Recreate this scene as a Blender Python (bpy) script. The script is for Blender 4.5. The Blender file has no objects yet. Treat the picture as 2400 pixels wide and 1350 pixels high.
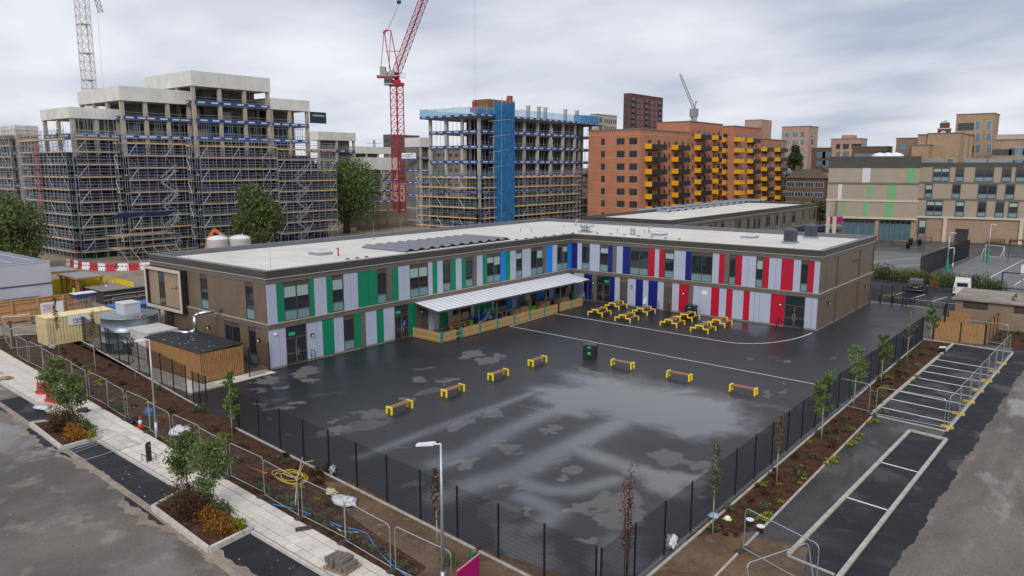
import bpy, bmesh, math, random
import numpy as np
from mathutils import Vector, Matrix
random.seed(7); RNG=np.random.default_rng(7)
SC=bpy.context.scene; COL=SC.collection
R=math.radians
# ------------------------------------------------------------------ camera
F,PITCH,YAW=1752.8,-.1616,2.2502
CAM=Vector((52.183,-76.383,16.346))
DV=Vector((math.cos(PITCH)*math.cos(YAW),math.cos(PITCH)*math.sin(YAW),math.sin(PITCH)))
RV=DV.cross(Vector((0,0,1))).normalized(); UV=RV.cross(DV)
cam=bpy.data.objects.new('camera',bpy.data.cameras.new('camera')); COL.objects.link(cam)
cam.location=CAM; cam.rotation_euler=DV.to_track_quat('-Z','Y').to_euler()
cam.data.sensor_width=36; cam.data.lens=F/2400*36; cam.data.clip_start=.5; cam.data.clip_end=6000
SC.camera=cam
# ------------------------------------------------------------------ world: overcast cloud over a daylight sky
SUN_AZ,SUN_EL=R(300),R(36)      # direction the light comes from
w=bpy.data.worlds.new('World'); SC.world=w; w.use_nodes=True
nt=w.node_tree; N=nt.nodes; Lk=nt.links
bg=N['Background']; bg.inputs['Strength'].default_value=.1
sky=N.new('ShaderNodeTexSky'); sky.sky_type='NISHITA'; sky.sun_disc=False; sky.sun_elevation=SUN_EL; sky.sun_rotation=R(90)-SUN_AZ
tc=N.new('ShaderNodeTexCoord'); sep=N.new('ShaderNodeSeparateXYZ'); Lk.new(tc.outputs['Generated'],sep.inputs[0])
def wm(op,a,b=None):
    n=N.new('ShaderNodeMath'); n.operation=op
    for i,v in enumerate((a,b)):
        if v is None: continue
        if isinstance(v,(int,float)): n.inputs[i].default_value=v
        else: Lk.new(v,n.inputs[i])
    return n.outputs[0]
zz=wm('ADD',wm('MAXIMUM',sep.outputs[2],0.0),.16)
cmb=N.new('ShaderNodeCombineXYZ'); Lk.new(wm('DIVIDE',sep.outputs[0],zz),cmb.inputs[0]); Lk.new(wm('DIVIDE',sep.outputs[1],zz),cmb.inputs[1])
n1=N.new('ShaderNodeTexNoise'); n1.inputs['Scale'].default_value=1.0; n1.inputs['Detail'].default_value=5; n1.inputs['Roughness'].default_value=.48; n1.inputs['Distortion'].default_value=.15
mp=N.new('ShaderNodeMapping'); mp.inputs['Location'].default_value=(3.3,1.2,0); mp.inputs['Rotation'].default_value=(0,0,R(40)); mp.inputs['Scale'].default_value=(.85,1.15,1)
Lk.new(cmb.outputs[0],mp.inputs[0]); Lk.new(mp.outputs[0],n1.inputs['Vector'])
n2=N.new('ShaderNodeTexNoise'); n2.inputs['Scale'].default_value=2.6; n2.inputs['Detail'].default_value=5; n2.inputs['Roughness'].default_value=.5; n2.inputs['Distortion'].default_value=.3
mp2=N.new('ShaderNodeMapping'); mp2.inputs['Location'].default_value=(1.7,.4,2.1); mp2.inputs['Scale'].default_value=(1,1,2.6); Lk.new(tc.outputs['Generated'],mp2.inputs[0]); Lk.new(mp2.outputs[0],n2.inputs['Vector'])
cr=N.new('ShaderNodeValToRGB'); Lk.new(wm('ADD',wm('MULTIPLY',n1.outputs['Fac'],.5),wm('MULTIPLY',n2.outputs['Fac'],.5)),cr.inputs[0])
e=cr.color_ramp.elements; e[0].position=.37; e[0].color=(.345,.385,.485,1); e[1].position=.61; e[1].color=(.70,.715,.755,1)
m_=e.new(.48); m_.color=(.525,.555,.63,1)
gain=N.new('ShaderNodeVectorMath'); gain.operation='SCALE'; gain.inputs['Scale'].default_value=10.0; Lk.new(cr.outputs[0],gain.inputs[0])
mx=N.new('ShaderNodeMix'); mx.data_type='RGBA'; mx.inputs[0].default_value=.97
Lk.new(sky.outputs[0],mx.inputs[6]); Lk.new(gain.outputs[0],mx.inputs[7]); Lk.new(mx.outputs[2],bg.inputs['Color'])
sun=bpy.data.objects.new('sun',bpy.data.lights.new('sun','SUN')); COL.objects.link(sun)
sun.data.energy=1.5; sun.data.angle=R(28); sun.data.color=(1,.965,.91)
sv=Vector((math.cos(SUN_EL)*math.cos(SUN_AZ),math.cos(SUN_EL)*math.sin(SUN_AZ),math.sin(SUN_EL)))
sun.rotation_euler=(-sv).to_track_quat('-Z','Y').to_euler(); sun.location=(0,-40,60)
SC.view_settings.view_transform='Standard'; SC.view_settings.look='None'; SC.view_settings.gamma=1; SC.view_settings.exposure=0.32
# ------------------------------------------------------------------ pixel helpers (photo pixel -> direction)
def ray(x,y): return (DV+RV*((x-1200)/F)+UV*((675-y)/F)).normalized()
def G(x,y,z=0.0):
    v=ray(x,y); return CAM+v*((z-CAM.z)/v.z)
def onX(X,x,y):
    v=ray(x,y); return CAM+v*((X-CAM.x)/v.x)
def onY(Y,x,y):
    v=ray(x,y); return CAM+v*((Y-CAM.y)/v.y)
def atD(D,x,y):
    v=ray(x,y); return CAM+v*(D/math.hypot(v.x,v.y))
def uX(X,px,z):   # y on plane x=X at height z seen at image column px
    k=(px-1200)/F; a=RV-DV*k; return CAM.y-(a.x*(X-CAM.x)+a.z*(z-CAM.z))/a.y
def uY(Y,px,z):
    k=(px-1200)/F; a=RV-DV*k; return CAM.x-(a.y*(Y-CAM.y)+a.z*(z-CAM.z))/a.x
def colD(px,D,py=500): # ground point under image column px at horizontal distance D
    p=atD(D,px,py); return Vector((p.x,p.y,0))
# ------------------------------------------------------------------ mesh builder
class MB:
    def __init__(s): s.v=[]; s.f=[]; s.m=[]; s.mi=0
    def add(s,vs,fs):
        o=len(s.v); s.v+= [tuple(p) for p in vs]; s.f+=[tuple(i+o for i in f) for f in fs]; s.m+=[s.mi]*len(fs); return s
    def box(s,x0,x1,y0,y1,z0,z1):
        return s.add([(x0,y0,z0),(x1,y0,z0),(x1,y1,z0),(x0,y1,z0),(x0,y0,z1),(x1,y0,z1),(x1,y1,z1),(x0,y1,z1)],BF)
    def obox(s,c,ux,uy,uz):   # centre and three half vectors
        c,ux,uy,uz=map(Vector,(c,ux,uy,uz))
        return s.add([c+a*ux+b*uy+d*uz for d in(-1,1) for a,b in((-1,-1),(1,-1),(1,1),(-1,1))],BF)
    def bar(s,p,q,w,h=None,up=(0,0,1)):
        p,q=Vector(p),Vector(q); d=q-p; L=d.length
        if L<1e-6: return s
        d/=L; u=Vector(up)
        if abs(d.dot(u))>.98: u=Vector((1,0,0))
        a=d.cross(u).normalized(); b=a.cross(d); h=w if h is None else h
        return s.obox((p+q)/2,a*(w/2),d*(L/2),b*(h/2))
    def cyl(s,p,q,r0,r1=None,n=8,caps=True):
        p,q=Vector(p),Vector(q); r1=r0 if r1 is None else r1; d=(q-p)
        if d.length<1e-6: return s
        d.normalize(); u=Vector((0,0,1)) if abs(d.z)<.9 else Vector((1,0,0)); a=d.cross(u).normalized(); b=d.cross(a)
        vs=[]
        for c,r in((p,r0),(q,r1)):
            for i in range(n):
                t=2*math.pi*i/n; vs.append(c+(a*math.cos(t)+b*math.sin(t))*r)
        fs=[(i,(i+1)%n,n+(i+1)%n,n+i) for i in range(n)]
        if caps: fs+=[tuple(range(n))[::-1],tuple(range(n,2*n))]
        return s.add(vs,fs)
    def tube(s,pts,r,n=6):
        for a,b in zip(pts[:-1],pts[1:]): s.cyl(a,b,r,r,n)
        return s
    def prism(s,pts,z0,z1):
        n=len(pts); A=sum(pts[i][0]*pts[(i+1)%n][1]-pts[(i+1)%n][0]*pts[i][1] for i in range(n))
        if A<0: pts=pts[::-1]
        vs=[(p[0],p[1],z0) for p in pts]+[(p[0],p[1],z1) for p in pts]
        return s.add(vs,[tuple(range(n))[::-1],tuple(range(n,2*n))]+[(i,(i+1)%n,n+(i+1)%n,n+i) for i in range(n)])
    def flat(s,pts,z=0):
        n=len(pts); A=sum(pts[i][0]*pts[(i+1)%n][1]-pts[(i+1)%n][0]*pts[i][1] for i in range(n))
        if A<0: pts=pts[::-1]
        return s.add([(p[0],p[1],z) for p in pts],[tuple(range(n))])
    def lathe(s,prof,c=(0,0,0),n=20,cap=True):
        vs=[];fs=[];k=len(prof)
        for r,z in prof:
            for i in range(n):
                t=2*math.pi*i/n; vs.append((c[0]+r*math.cos(t),c[1]+r*math.sin(t),c[2]+z))
        for j in range(k-1):
            for i in range(n): fs.append((j*n+i,j*n+(i+1)%n,(j+1)*n+(i+1)%n,(j+1)*n+i))
        if cap: fs+=[tuple(range(n))[::-1],tuple(range((k-1)*n,k*n))]
        return s.add(vs,fs)
    def blob(s,c,rx,ry,rz,seed=0,nz=.25,sub=2):
        bm=bmesh.new(); bmesh.ops.create_icosphere(bm,subdivisions=sub,radius=1); rr=random.Random(seed)
        ph=[(rr.uniform(1,4),rr.uniform(0,6),rr.uniform(1,4),rr.uniform(0,6),rr.uniform(1,4)) for _ in range(3)]
        vs=[]
        for v in bm.verts:
            k=1+nz*sum(math.sin(a*v.co.x*2+b)*math.sin(cc*v.co.y*2+d)*math.cos(e2*v.co.z*2) for a,b,cc,d,e2 in ph)
            vs.append((c[0]+v.co.x*rx*k,c[1]+v.co.y*ry*k,c[2]+v.co.z*rz*k))
        fs=[tuple(q.index for q in f.verts) for f in bm.faces]; bm.free(); return s.add(vs,fs)
    def mesh(s,name,mats,smooth=False):
        me=bpy.data.meshes.new(name); me.from_pydata(s.v,[],s.f)
        for m in (mats if isinstance(mats,(list,tuple)) else [mats]): me.materials.append(m)
        if isinstance(mats,(list,tuple)) and len(mats)>1: me.polygons.foreach_set('material_index',s.m)
        if smooth: me.polygons.foreach_set('use_smooth',[True]*len(s.f))
        me.update(); return me
    def build(s,name,mats,parent=None,smooth=False,loc=None,rz=0,kind=None,label=None):
        return link(s.mesh(name,mats,smooth),name,parent,loc,rz,kind,label)
BF=[(0,3,2,1),(4,5,6,7),(0,1,5,4),(1,2,6,5),(2,3,7,6),(3,0,4,7)]
def link(me,name,parent=None,loc=None,rz=0,kind=None,label=None):
    o=bpy.data.objects.new(name,me); COL.objects.link(o)
    if parent is not None: o.parent=parent
    if loc is not None: o.location=loc
    if rz: o.rotation_euler=(0,0,rz)
    if kind: o['kind']=kind
    if label: o['label']=label
    return o
def tag(o,label,cat,group=None):
    o['label']=label; o['category']=cat
    if group: o['group']=group
    return o
def thing(name,label,cat,loc=(0,0,0),rz=0,group=None):
    return tag(link(None,name,None,loc,rz),label,cat,group)
def dup(o,loc=None,rz=None,label=None,parent=None):
    c=o.copy(); COL.objects.link(c)
    if parent is not None: c.parent=parent
    if loc is not None: c.location=loc
    if rz is not None: c.rotation_euler=(0,0,rz)
    if label: c['label']=label
    for ch in list(o.children): dup(ch,parent=c)
    return c
def text(s,parent,mat,size,mtx,name='lettering',ext=.01,sx=1):
    cu=bpy.data.curves.new(name,'FONT'); cu.body=s; cu.size=size; cu.align_x='CENTER'; cu.align_y='CENTER'; cu.extrude=ext; cu.resolution_u=2; cu.space_character=1.05
    t=bpy.data.objects.new('tmp',cu); COL.objects.link(t)
    dg=bpy.context.evaluated_depsgraph_get(); me=bpy.data.meshes.new_from_object(t.evaluated_get(dg)); bpy.data.objects.remove(t)
    me.transform(mtx@Matrix.Diagonal((sx,1,1,1))); me.materials.clear(); me.materials.append(mat)
    return link(me,name,parent)
def frame(o,u,v):  # matrix with x=u, y=v at origin o
    u=Vector(u).normalized(); v=Vector(v).normalized(); n=u.cross(v)
    return Matrix(((u.x,v.x,n.x,o[0]),(u.y,v.y,n.y,o[1]),(u.z,v.z,n.z,o[2]),(0,0,0,1)))
# ------------------------------------------------------------------ materials
MATS={}
def mat(name,col,rough=.6,metal=0,var=.12,scale=3.0,bump=0,spec=.5,col2=None,detail=4,obj=False,stretch=None,alpha=None,trans=None,bscale=None,lo=.3,hi=.7,rand=0):
    if name in MATS: return MATS[name]
    m=bpy.data.materials.new(name); m.use_nodes=True; t=m.node_tree; n=t.nodes; l=t.links; b=n['Principled BSDF']
    b.inputs['Roughness'].default_value=rough; b.inputs['Metallic'].default_value=metal; b.inputs['Specular IOR Level'].default_value=spec
    c=tuple(col)+(1,)
    if var or col2:
        g=n.new('ShaderNodeTexCoord') if obj else n.new('ShaderNodeNewGeometry'); v=g.outputs['Object' if obj else 'Position']
        if stretch:
            mp=n.new('ShaderNodeMapping'); mp.inputs['Scale'].default_value=stretch; l.new(v,mp.inputs[0]); v=mp.outputs[0]
        no=n.new('ShaderNodeTexNoise'); no.inputs['Scale'].default_value=scale; no.inputs['Detail'].default_value=detail; no.inputs['Roughness'].default_value=.6; l.new(v,no.inputs['Vector'])
        r=n.new('ShaderNodeValToRGB'); l.new(no.outputs['Fac'],r.inputs[0]); e=r.color_ramp.elements; e[0].position=lo; e[1].position=hi
        c2=col2 if col2 else tuple(min(1,x*(1+var)) for x in col); c1=col if col2 else tuple(x*(1-var) for x in col)
        e[0].color=tuple(c1)+(1,); e[1].color=tuple(c2)+(1,); out=r.outputs[0]
        if rand:
            oi=n.new('ShaderNodeObjectInfo'); hs=n.new('ShaderNodeHueSaturation'); ma=n.new('ShaderNodeMapRange'); l.new(oi.outputs['Random'],ma.inputs[0]); ma.inputs[3].default_value=1-rand; ma.inputs[4].default_value=1+rand
            l.new(ma.outputs[0],hs.inputs['Value']); l.new(out,hs.inputs['Color']); out=hs.outputs[0]
        l.new(out,b.inputs['Base Color'])
        if bump:
            no2=no
            if bscale:
                no2=n.new('ShaderNodeTexNoise'); no2.inputs['Scale'].default_value=bscale; no2.inputs['Detail'].default_value=5; l.new(v,no2.inputs['Vector'])
            bp=n.new('ShaderNodeBump'); bp.inputs['Strength'].default_value=bump; bp.inputs['Distance'].default_value=.05; l.new(no2.outputs['Fac'],bp.inputs['Height']); l.new(bp.outputs[0],b.inputs['Normal'])
    else: b.inputs['Base Color'].default_value=c
    if alpha is not None: b.inputs['Alpha'].default_value=alpha
    if trans: b.inputs['Transmission Weight'].default_value=trans
    MATS[name]=m; return m
def brickmat(name,c1,c2,mortar,scale=1.0,bw=.5,rh=.16,rough=.85):
    if name in MATS: return MATS[name]
    m=bpy.data.materials.new(name); m.use_nodes=True; t=m.node_tree; n=t.nodes; l=t.links; b=n['Principled BSDF']; b.inputs['Roughness'].default_value=rough
    tcn=n.new('ShaderNodeTexCoord'); sp=n.new('ShaderNodeSeparateXYZ'); l.new(tcn.outputs['Object'],sp.inputs[0])
    ad=n.new('ShaderNodeMath'); ad.operation='ADD'; l.new(sp.outputs[0],ad.inputs[0]); l.new(sp.outputs[1],ad.inputs[1])
    cb=n.new('ShaderNodeCombineXYZ'); l.new(ad.outputs[0],cb.inputs[0]); l.new(sp.outputs[2],cb.inputs[1])
    br=n.new('ShaderNodeTexBrick'); l.new(cb.outputs[0],br.inputs['Vector']); br.inputs['Color1'].default_value=c1+(1,); br.inputs['Color2'].default_value=c2+(1,); br.inputs['Mortar'].default_value=mortar+(1,)
    br.inputs['Scale'].default_value=scale; br.inputs['Brick Width'].default_value=bw; br.inputs['Row Height'].default_value=rh; br.inputs['Mortar Size'].default_value=.012
    no=n.new('ShaderNodeTexNoise'); no.inputs['Scale'].default_value=.35; no.inputs['Detail'].default_value=5; l.new(tcn.outputs['Object'],no.inputs['Vector'])
    mr=n.new('ShaderNodeMapRange'); l.new(no.outputs['Fac'],mr.inputs[0]); mr.inputs[3].default_value=.8; mr.inputs[4].default_value=1.2
    hs=n.new('ShaderNodeHueSaturation'); l.new(mr.outputs[0],hs.inputs['Value']); l.new(br.outputs['Color'],hs.inputs['Color']); l.new(hs.outputs[0],b.inputs['Base Color'])
    MATS[name]=m; return m
def cladmat(name,col,pitch=.3,dark=.72,rough=.45,metal=.0,spec=.5):
    """metal cladding with fine vertical joints"""
    if name in MATS: return MATS[name]
    m=bpy.data.materials.new(name); m.use_nodes=True; t=m.node_tree; n=t.nodes; l=t.links; b=n['Principled BSDF']; b.inputs['Roughness'].default_value=rough; b.inputs['Metallic'].default_value=metal
    tcn=n.new('ShaderNodeTexCoord'); sp=n.new('ShaderNodeSeparateXYZ'); l.new(tcn.outputs['Object'],sp.inputs[0])
    ad=n.new('ShaderNodeMath'); ad.operation='ADD'; l.new(sp.outputs[0],ad.inputs[0]); l.new(sp.outputs[1],ad.inputs[1])
    fr=n.new('ShaderNodeMath'); fr.operation='FRACT'; dv=n.new('ShaderNodeMath'); dv.operation='DIVIDE'; dv.inputs[1].default_value=pitch; l.new(ad.outputs[0],dv.inputs[0]); l.new(dv.outputs[0],fr.inputs[0])
    lt=n.new('ShaderNodeMath'); lt.operation='LESS_THAN'; lt.inputs[1].default_value=.07; l.new(fr.outputs[0],lt.inputs[0])
    no=n.new('ShaderNodeTexNoise'); no.inputs['Scale'].default_value=.5; no.inputs['Detail'].default_value=4; l.new(tcn.outputs['Object'],no.inputs['Vector'])
    mr=n.new('ShaderNodeMapRange'); l.new(no.outputs['Fac'],mr.inputs[0]); mr.inputs[3].default_value=.86; mr.inputs[4].default_value=1.14
    mx=n.new('ShaderNodeMath'); mx.operation='MULTIPLY_ADD'; l.new(lt.outputs[0],mx.inputs[0]); mx.inputs[1].default_value=dark-1; mx.inputs[2].default_value=1
    mu=n.new('ShaderNodeMath'); mu.operation='MULTIPLY'; l.new(mx.outputs[0],mu.inputs[0]); l.new(mr.outputs[0],mu.inputs[1])
    hs=n.new('ShaderNodeHueSaturation'); hs.inputs['Color'].default_value=tuple(col)+(1,); l.new(mu.outputs[0],hs.inputs['Value']); l.new(hs.outputs[0],b.inputs['Base Color'])
    MATS[name]=m; return m
def leafmat(name,c1,c2,rough=.55):
    if name in MATS: return MATS[name]
    m=bpy.data.materials.new(name); m.use_nodes=True; t=m.node_tree; n=t.nodes; l=t.links; b=n['Principled BSDF']; b.inputs['Roughness'].default_value=rough; b.inputs['Specular IOR Level'].default_value=.3
    at=n.new('ShaderNodeAttribute'); at.attribute_name='tint'; mx=n.new('ShaderNodeMix'); mx.data_type='RGBA'; l.new(at.outputs['Fac'],mx.inputs[0]); mx.inputs[6].default_value=tuple(c1)+(1,); mx.inputs[7].default_value=tuple(c2)+(1,)
    oi=n.new('ShaderNodeObjectInfo'); ma=n.new('ShaderNodeMapRange'); l.new(oi.outputs['Random'],ma.inputs[0]); ma.inputs[3].default_value=.85; ma.inputs[4].default_value=1.15
    hs=n.new('ShaderNodeHueSaturation'); l.new(ma.outputs[0],hs.inputs['Value']); l.new(mx.outputs[2],hs.inputs['Color']); l.new(hs.outputs[0],b.inputs['Base Color'])
    tr=n.new('ShaderNodeBsdfTranslucent'); l.new(hs.outputs[0],tr.inputs['Color']); ms=n.new('ShaderNodeMixShader'); ms.inputs[0].default_value=.25
    l.new(b.outputs[0],ms.inputs[1]); l.new(tr.outputs[0],ms.inputs[2]); l.new(ms.outputs[0],n['Material Output'].inputs[0])
    MATS[name]=m; return m
CONC=mat('concrete',(.40,.375,.33),.85,var=.16,scale=.45); CONCL=mat('concrete_light',(.64,.625,.585),.85,var=.13,scale=.4)
CONCD=mat('concrete_column',(.40,.35,.27),.85,var=.12,scale=.6)
KERB=mat('kerb_stone',(.40,.375,.335),.8,var=.2,scale=2.5); KERBW=mat('kerb_pale',(.50,.47,.43),.8,var=.15,scale=3)
BLACK=mat('black_paint',(.012,.013,.018),.45,var=0); DARK=mat('dark_void',(.02,.021,.026),.6,var=0)
STEEL=mat('galvanised_steel',(.42,.45,.48),.4,.6,var=.12,scale=4); STEELD=mat('dull_steel',(.30,.315,.33),.5,.4,var=.15,scale=2)
WHITE=mat('white_paint',(.74,.75,.77),.5,var=.06,scale=2); WLINE=mat('road_paint_white',(.78,.77,.75),.6,var=.2,scale=5)
YELLOW=mat('yellow_paint',(.86,.66,.015),.4,var=.05); TIMB=mat('bench_timber',(.30,.135,.065),.6,var=.3,scale=6,stretch=(1,1,6))
GLASS=mat('dark_glass',(.016,.022,.028),.04,var=0,spec=.9); TEAL=mat('spandrel_glass',(.155,.27,.30),.18,var=.08,scale=1.5,spec=.6); BLIND=mat('roller_blind',(.30,.41,.385),.6,var=.05)
BRF=mat('bronze_frame',(.085,.068,.054),.45,var=.08,scale=3); BRP=mat('bronze_panel',(.15,.109,.074),.42,var=.10,scale=.8); BRB=mat('bronze_band',(.135,.116,.10),.45,var=.08,scale=.8)
FAS=mat('fascia_dark',(.058,.053,.044),.45,var=.1,scale=.7); CREAM=mat('cream_trim',(.52,.45,.36),.55,var=.06); PALE=mat('pale_trim',(.42,.38,.33),.5,var=.05)
LAV=mat('grey_panel',(.40,.435,.545),.38,var=.04,scale=.6); GRN=mat('green_panel',(.0,.20,.095),.38,var=.06,scale=.6); RED=mat('red_panel',(.44,.004,.028),.38,var=.05,scale=.6)
BLU=mat('navy_panel',(.006,.014,.165),.38,var=.06,scale=.6); SKYB=mat('sky_blue_panel',(.0,.21,.66),.38,var=.05,scale=.6)
MEMB=mat('roof_membrane',(.615,.585,.54),.75,var=.11,scale=.22,detail=8); MEMBW=mat('roof_edge_white',(.72,.69,.64),.7,var=.04)
BLUEP=mat('blue_paint',(.012,.055,.25),.5,var=.1); REDP=mat('crane_red',(.42,.012,.028),.45,var=.1); NET=mat('debris_net',(.02,.16,.34),.7,var=.2,scale=.6)
WOODL=mat('new_timber',(.46,.25,.10),.7,var=.25,scale=5,stretch=(3,3,.6)); WOODP=mat('picket_timber',(.50,.31,.13),.7,var=.25,scale=7); WOODF=mat('fence_timber',(.33,.175,.065),.7,var=.28,scale=4,stretch=(3,3,.5))
BOARD=mat('scaffold_board',(.40,.26,.13),.8,var=.3,scale=1.2)
# ================================================================== GROUND
def vnoise(x,y,s,seed=0):
    x=x*s+seed*17.3; y=y*s+seed*9.1; xi=np.floor(x).astype(int); yi=np.floor(y).astype(int); fx=x-xi; fy=y-yi; fx=fx*fx*(3-2*fx); fy=fy*fy*(3-2*fy)
    def h(a,b): return np.modf(np.abs(np.sin(a*127.1+b*311.7+seed*74.7)*43758.5453))[0]
    return (h(xi,yi)*(1-fx)+h(xi+1,yi)*fx)*(1-fy)+(h(xi,yi+1)*(1-fx)+h(xi+1,yi+1)*fx)*fy
def fbm(x,y,s,seed=0,o=4): return sum(vnoise(x,y,s*2**i,seed+i)*.5**(i+1) for i in range(o))/(1-.5**o)
def sheet(name,pts,z,m,parent=None):
    o=MB().flat([tuple(p[:2]) for p in pts],z).build(name,m,parent); o['kind']='structure'; return o
def px(*pts): return [G(*p) for p in pts]
def groundmat(name,c1,c2,c3,s1,s2,rlo,rhi,wets=.12,bump=.25,str_=None,wetpos=(.52,.62),seed=0,spec=.5):
    m=bpy.data.materials.new(name); m.use_nodes=True; t=m.node_tree; n=t.nodes; l=t.links; b=n['Principled BSDF']; b.inputs['Specular IOR Level'].default_value=spec
    g=n.new('ShaderNodeNewGeometry')
    mp=n.new('ShaderNodeMapping'); mp.inputs['Location'].default_value=(seed*7.3,seed*3.1,0); mp.inputs['Scale'].default_value=str_ or (1,1,1); l.new(g.outputs['Position'],mp.inputs[0])
    def noise(s,d=5,dist=0,r=.6):
        q=n.new('ShaderNodeTexNoise'); q.inputs['Scale'].default_value=s; q.inputs['Detail'].default_value=d; q.inputs['Distortion'].default_value=dist; q.inputs['Roughness'].default_value=r; l.new(mp.outputs[0],q.inputs['Vector']); return q.outputs['Fac']
    def ramp(v,a,b2,ca,cb):
        q=n.new('ShaderNodeValToRGB'); l.new(v,q.inputs[0]); q.color_ramp.elements[0].position=a; q.color_ramp.elements[1].position=b2; q.color_ramp.elements[0].color=ca; q.color_ramp.elements[1].color=cb; return q.outputs[0]
    A=ramp(noise(s1,6,.4),.38,.62,c1+(1,),c2+(1,)); Fm=ramp(noise(s2,4),.55,.72,(0,0,0,1),(1,1,1,1))
    mx=n.new('ShaderNodeMix'); mx.data_type='RGBA'; l.new(Fm,mx.inputs[0]); l.new(A,mx.inputs[6]); mx.inputs[7].default_value=c3+(1,)
    fine=noise(9,6,0,.7); hs=n.new('ShaderNodeHueSaturation'); mr=n.new('ShaderNodeMapRange'); l.new(fine,mr.inputs[0]); mr.inputs[1].default_value=.3; mr.inputs[2].default_value=.7; mr.inputs[3].default_value=.78; mr.inputs[4].default_value=1.22; l.new(mr.outputs[0],hs.inputs['Value']); l.new(mx.outputs[2],hs.inputs['Color']); l.new(hs.outputs[0],b.inputs['Base Color'])
    W=ramp(noise(wets,4,.6),wetpos[0],wetpos[1],(rhi,)*3+(1,),(rlo,)*3+(1,)); l.new(W,b.inputs['Roughness'])
    bp=n.new('ShaderNodeBump'); bp.inputs['Strength'].default_value=bump; bp.inputs['Distance'].default_value=.02; l.new(fine,bp.inputs['Height']); l.new(bp.outputs[0],b.inputs['Normal'])
    MATS[name]=m; return m
M_EARTH=groundmat('site_earth',(.20,.15,.11),(.30,.235,.175),(.36,.30,.24),.12,.5,.5,.9,bump=.4)
M_FAR=groundmat('far_ground',(.09,.085,.08),(.14,.13,.115),(.07,.085,.05),.02,.05,.6,.9)
M_ASPH=groundmat('asphalt_grey',(.052,.053,.058),(.085,.084,.088),(.115,.11,.108),.10,.35,.30,.6,.08,seed=2)
M_ASPD=groundmat('asphalt_new',(.015,.0155,.019),(.026,.0265,.031),(.036,.036,.039),.3,1.1,.45,.8,.3,seed=3,spec=.3,bump=.5)
M_PATH=groundmat('path_worn',(.036,.034,.036),(.062,.058,.057),(.11,.095,.08),.35,.5,.4,.8,.3,seed=8,spec=.3,str_=(1,.4,1))
M_ROAD=groundmat('road_muddy',(.088,.075,.068),(.15,.127,.11),(.26,.22,.18),.13,.42,.12,.72,.12,wetpos=(.52,.60),seed=4)
M_ROADR=groundmat('road_worn',(.095,.080,.070),(.165,.139,.117),(.255,.22,.19),.28,.55,.07,.75,.22,wetpos=(.54,.60),seed=5,str_=(1.2,.35,1))
M_MULCH=groundmat('bark_mulch',(.042,.019,.011),(.088,.042,.023),(.12,.065,.036),1.6,5.0,.8,.95,bump=.9,seed=6,spec=.15)
M_SOIL=groundmat('bare_soil',(.105,.064,.038),(.165,.106,.066),(.21,.15,.10),.5,1.6,.75,.95,bump=.9,seed=7,spec=.2)
M_PAVE=mat('paving_slab',(.55,.50,.43),.75,var=.16,scale=1.3,detail=6,col2=(.68,.635,.565),rand=.10); M_JOINT=mat('paving_joint',(.13,.11,.09),.9,var=.2,scale=4)
sheet('ground',[(-3000,-1500),(3000,-1500),(3000,4000),(-3000,4000)],-.03,M_FAR)
sheet('site_ground',[(-190,-58),(-19.4,-54.5),(-19.4,20.7),(-19,150),(-190,210)],-.018,M_EARTH)
sheet('campus_asphalt',[(-19.3,-54),(75,-54),(75,160),(-19.3,160)],-.01,M_ASPH)
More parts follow.
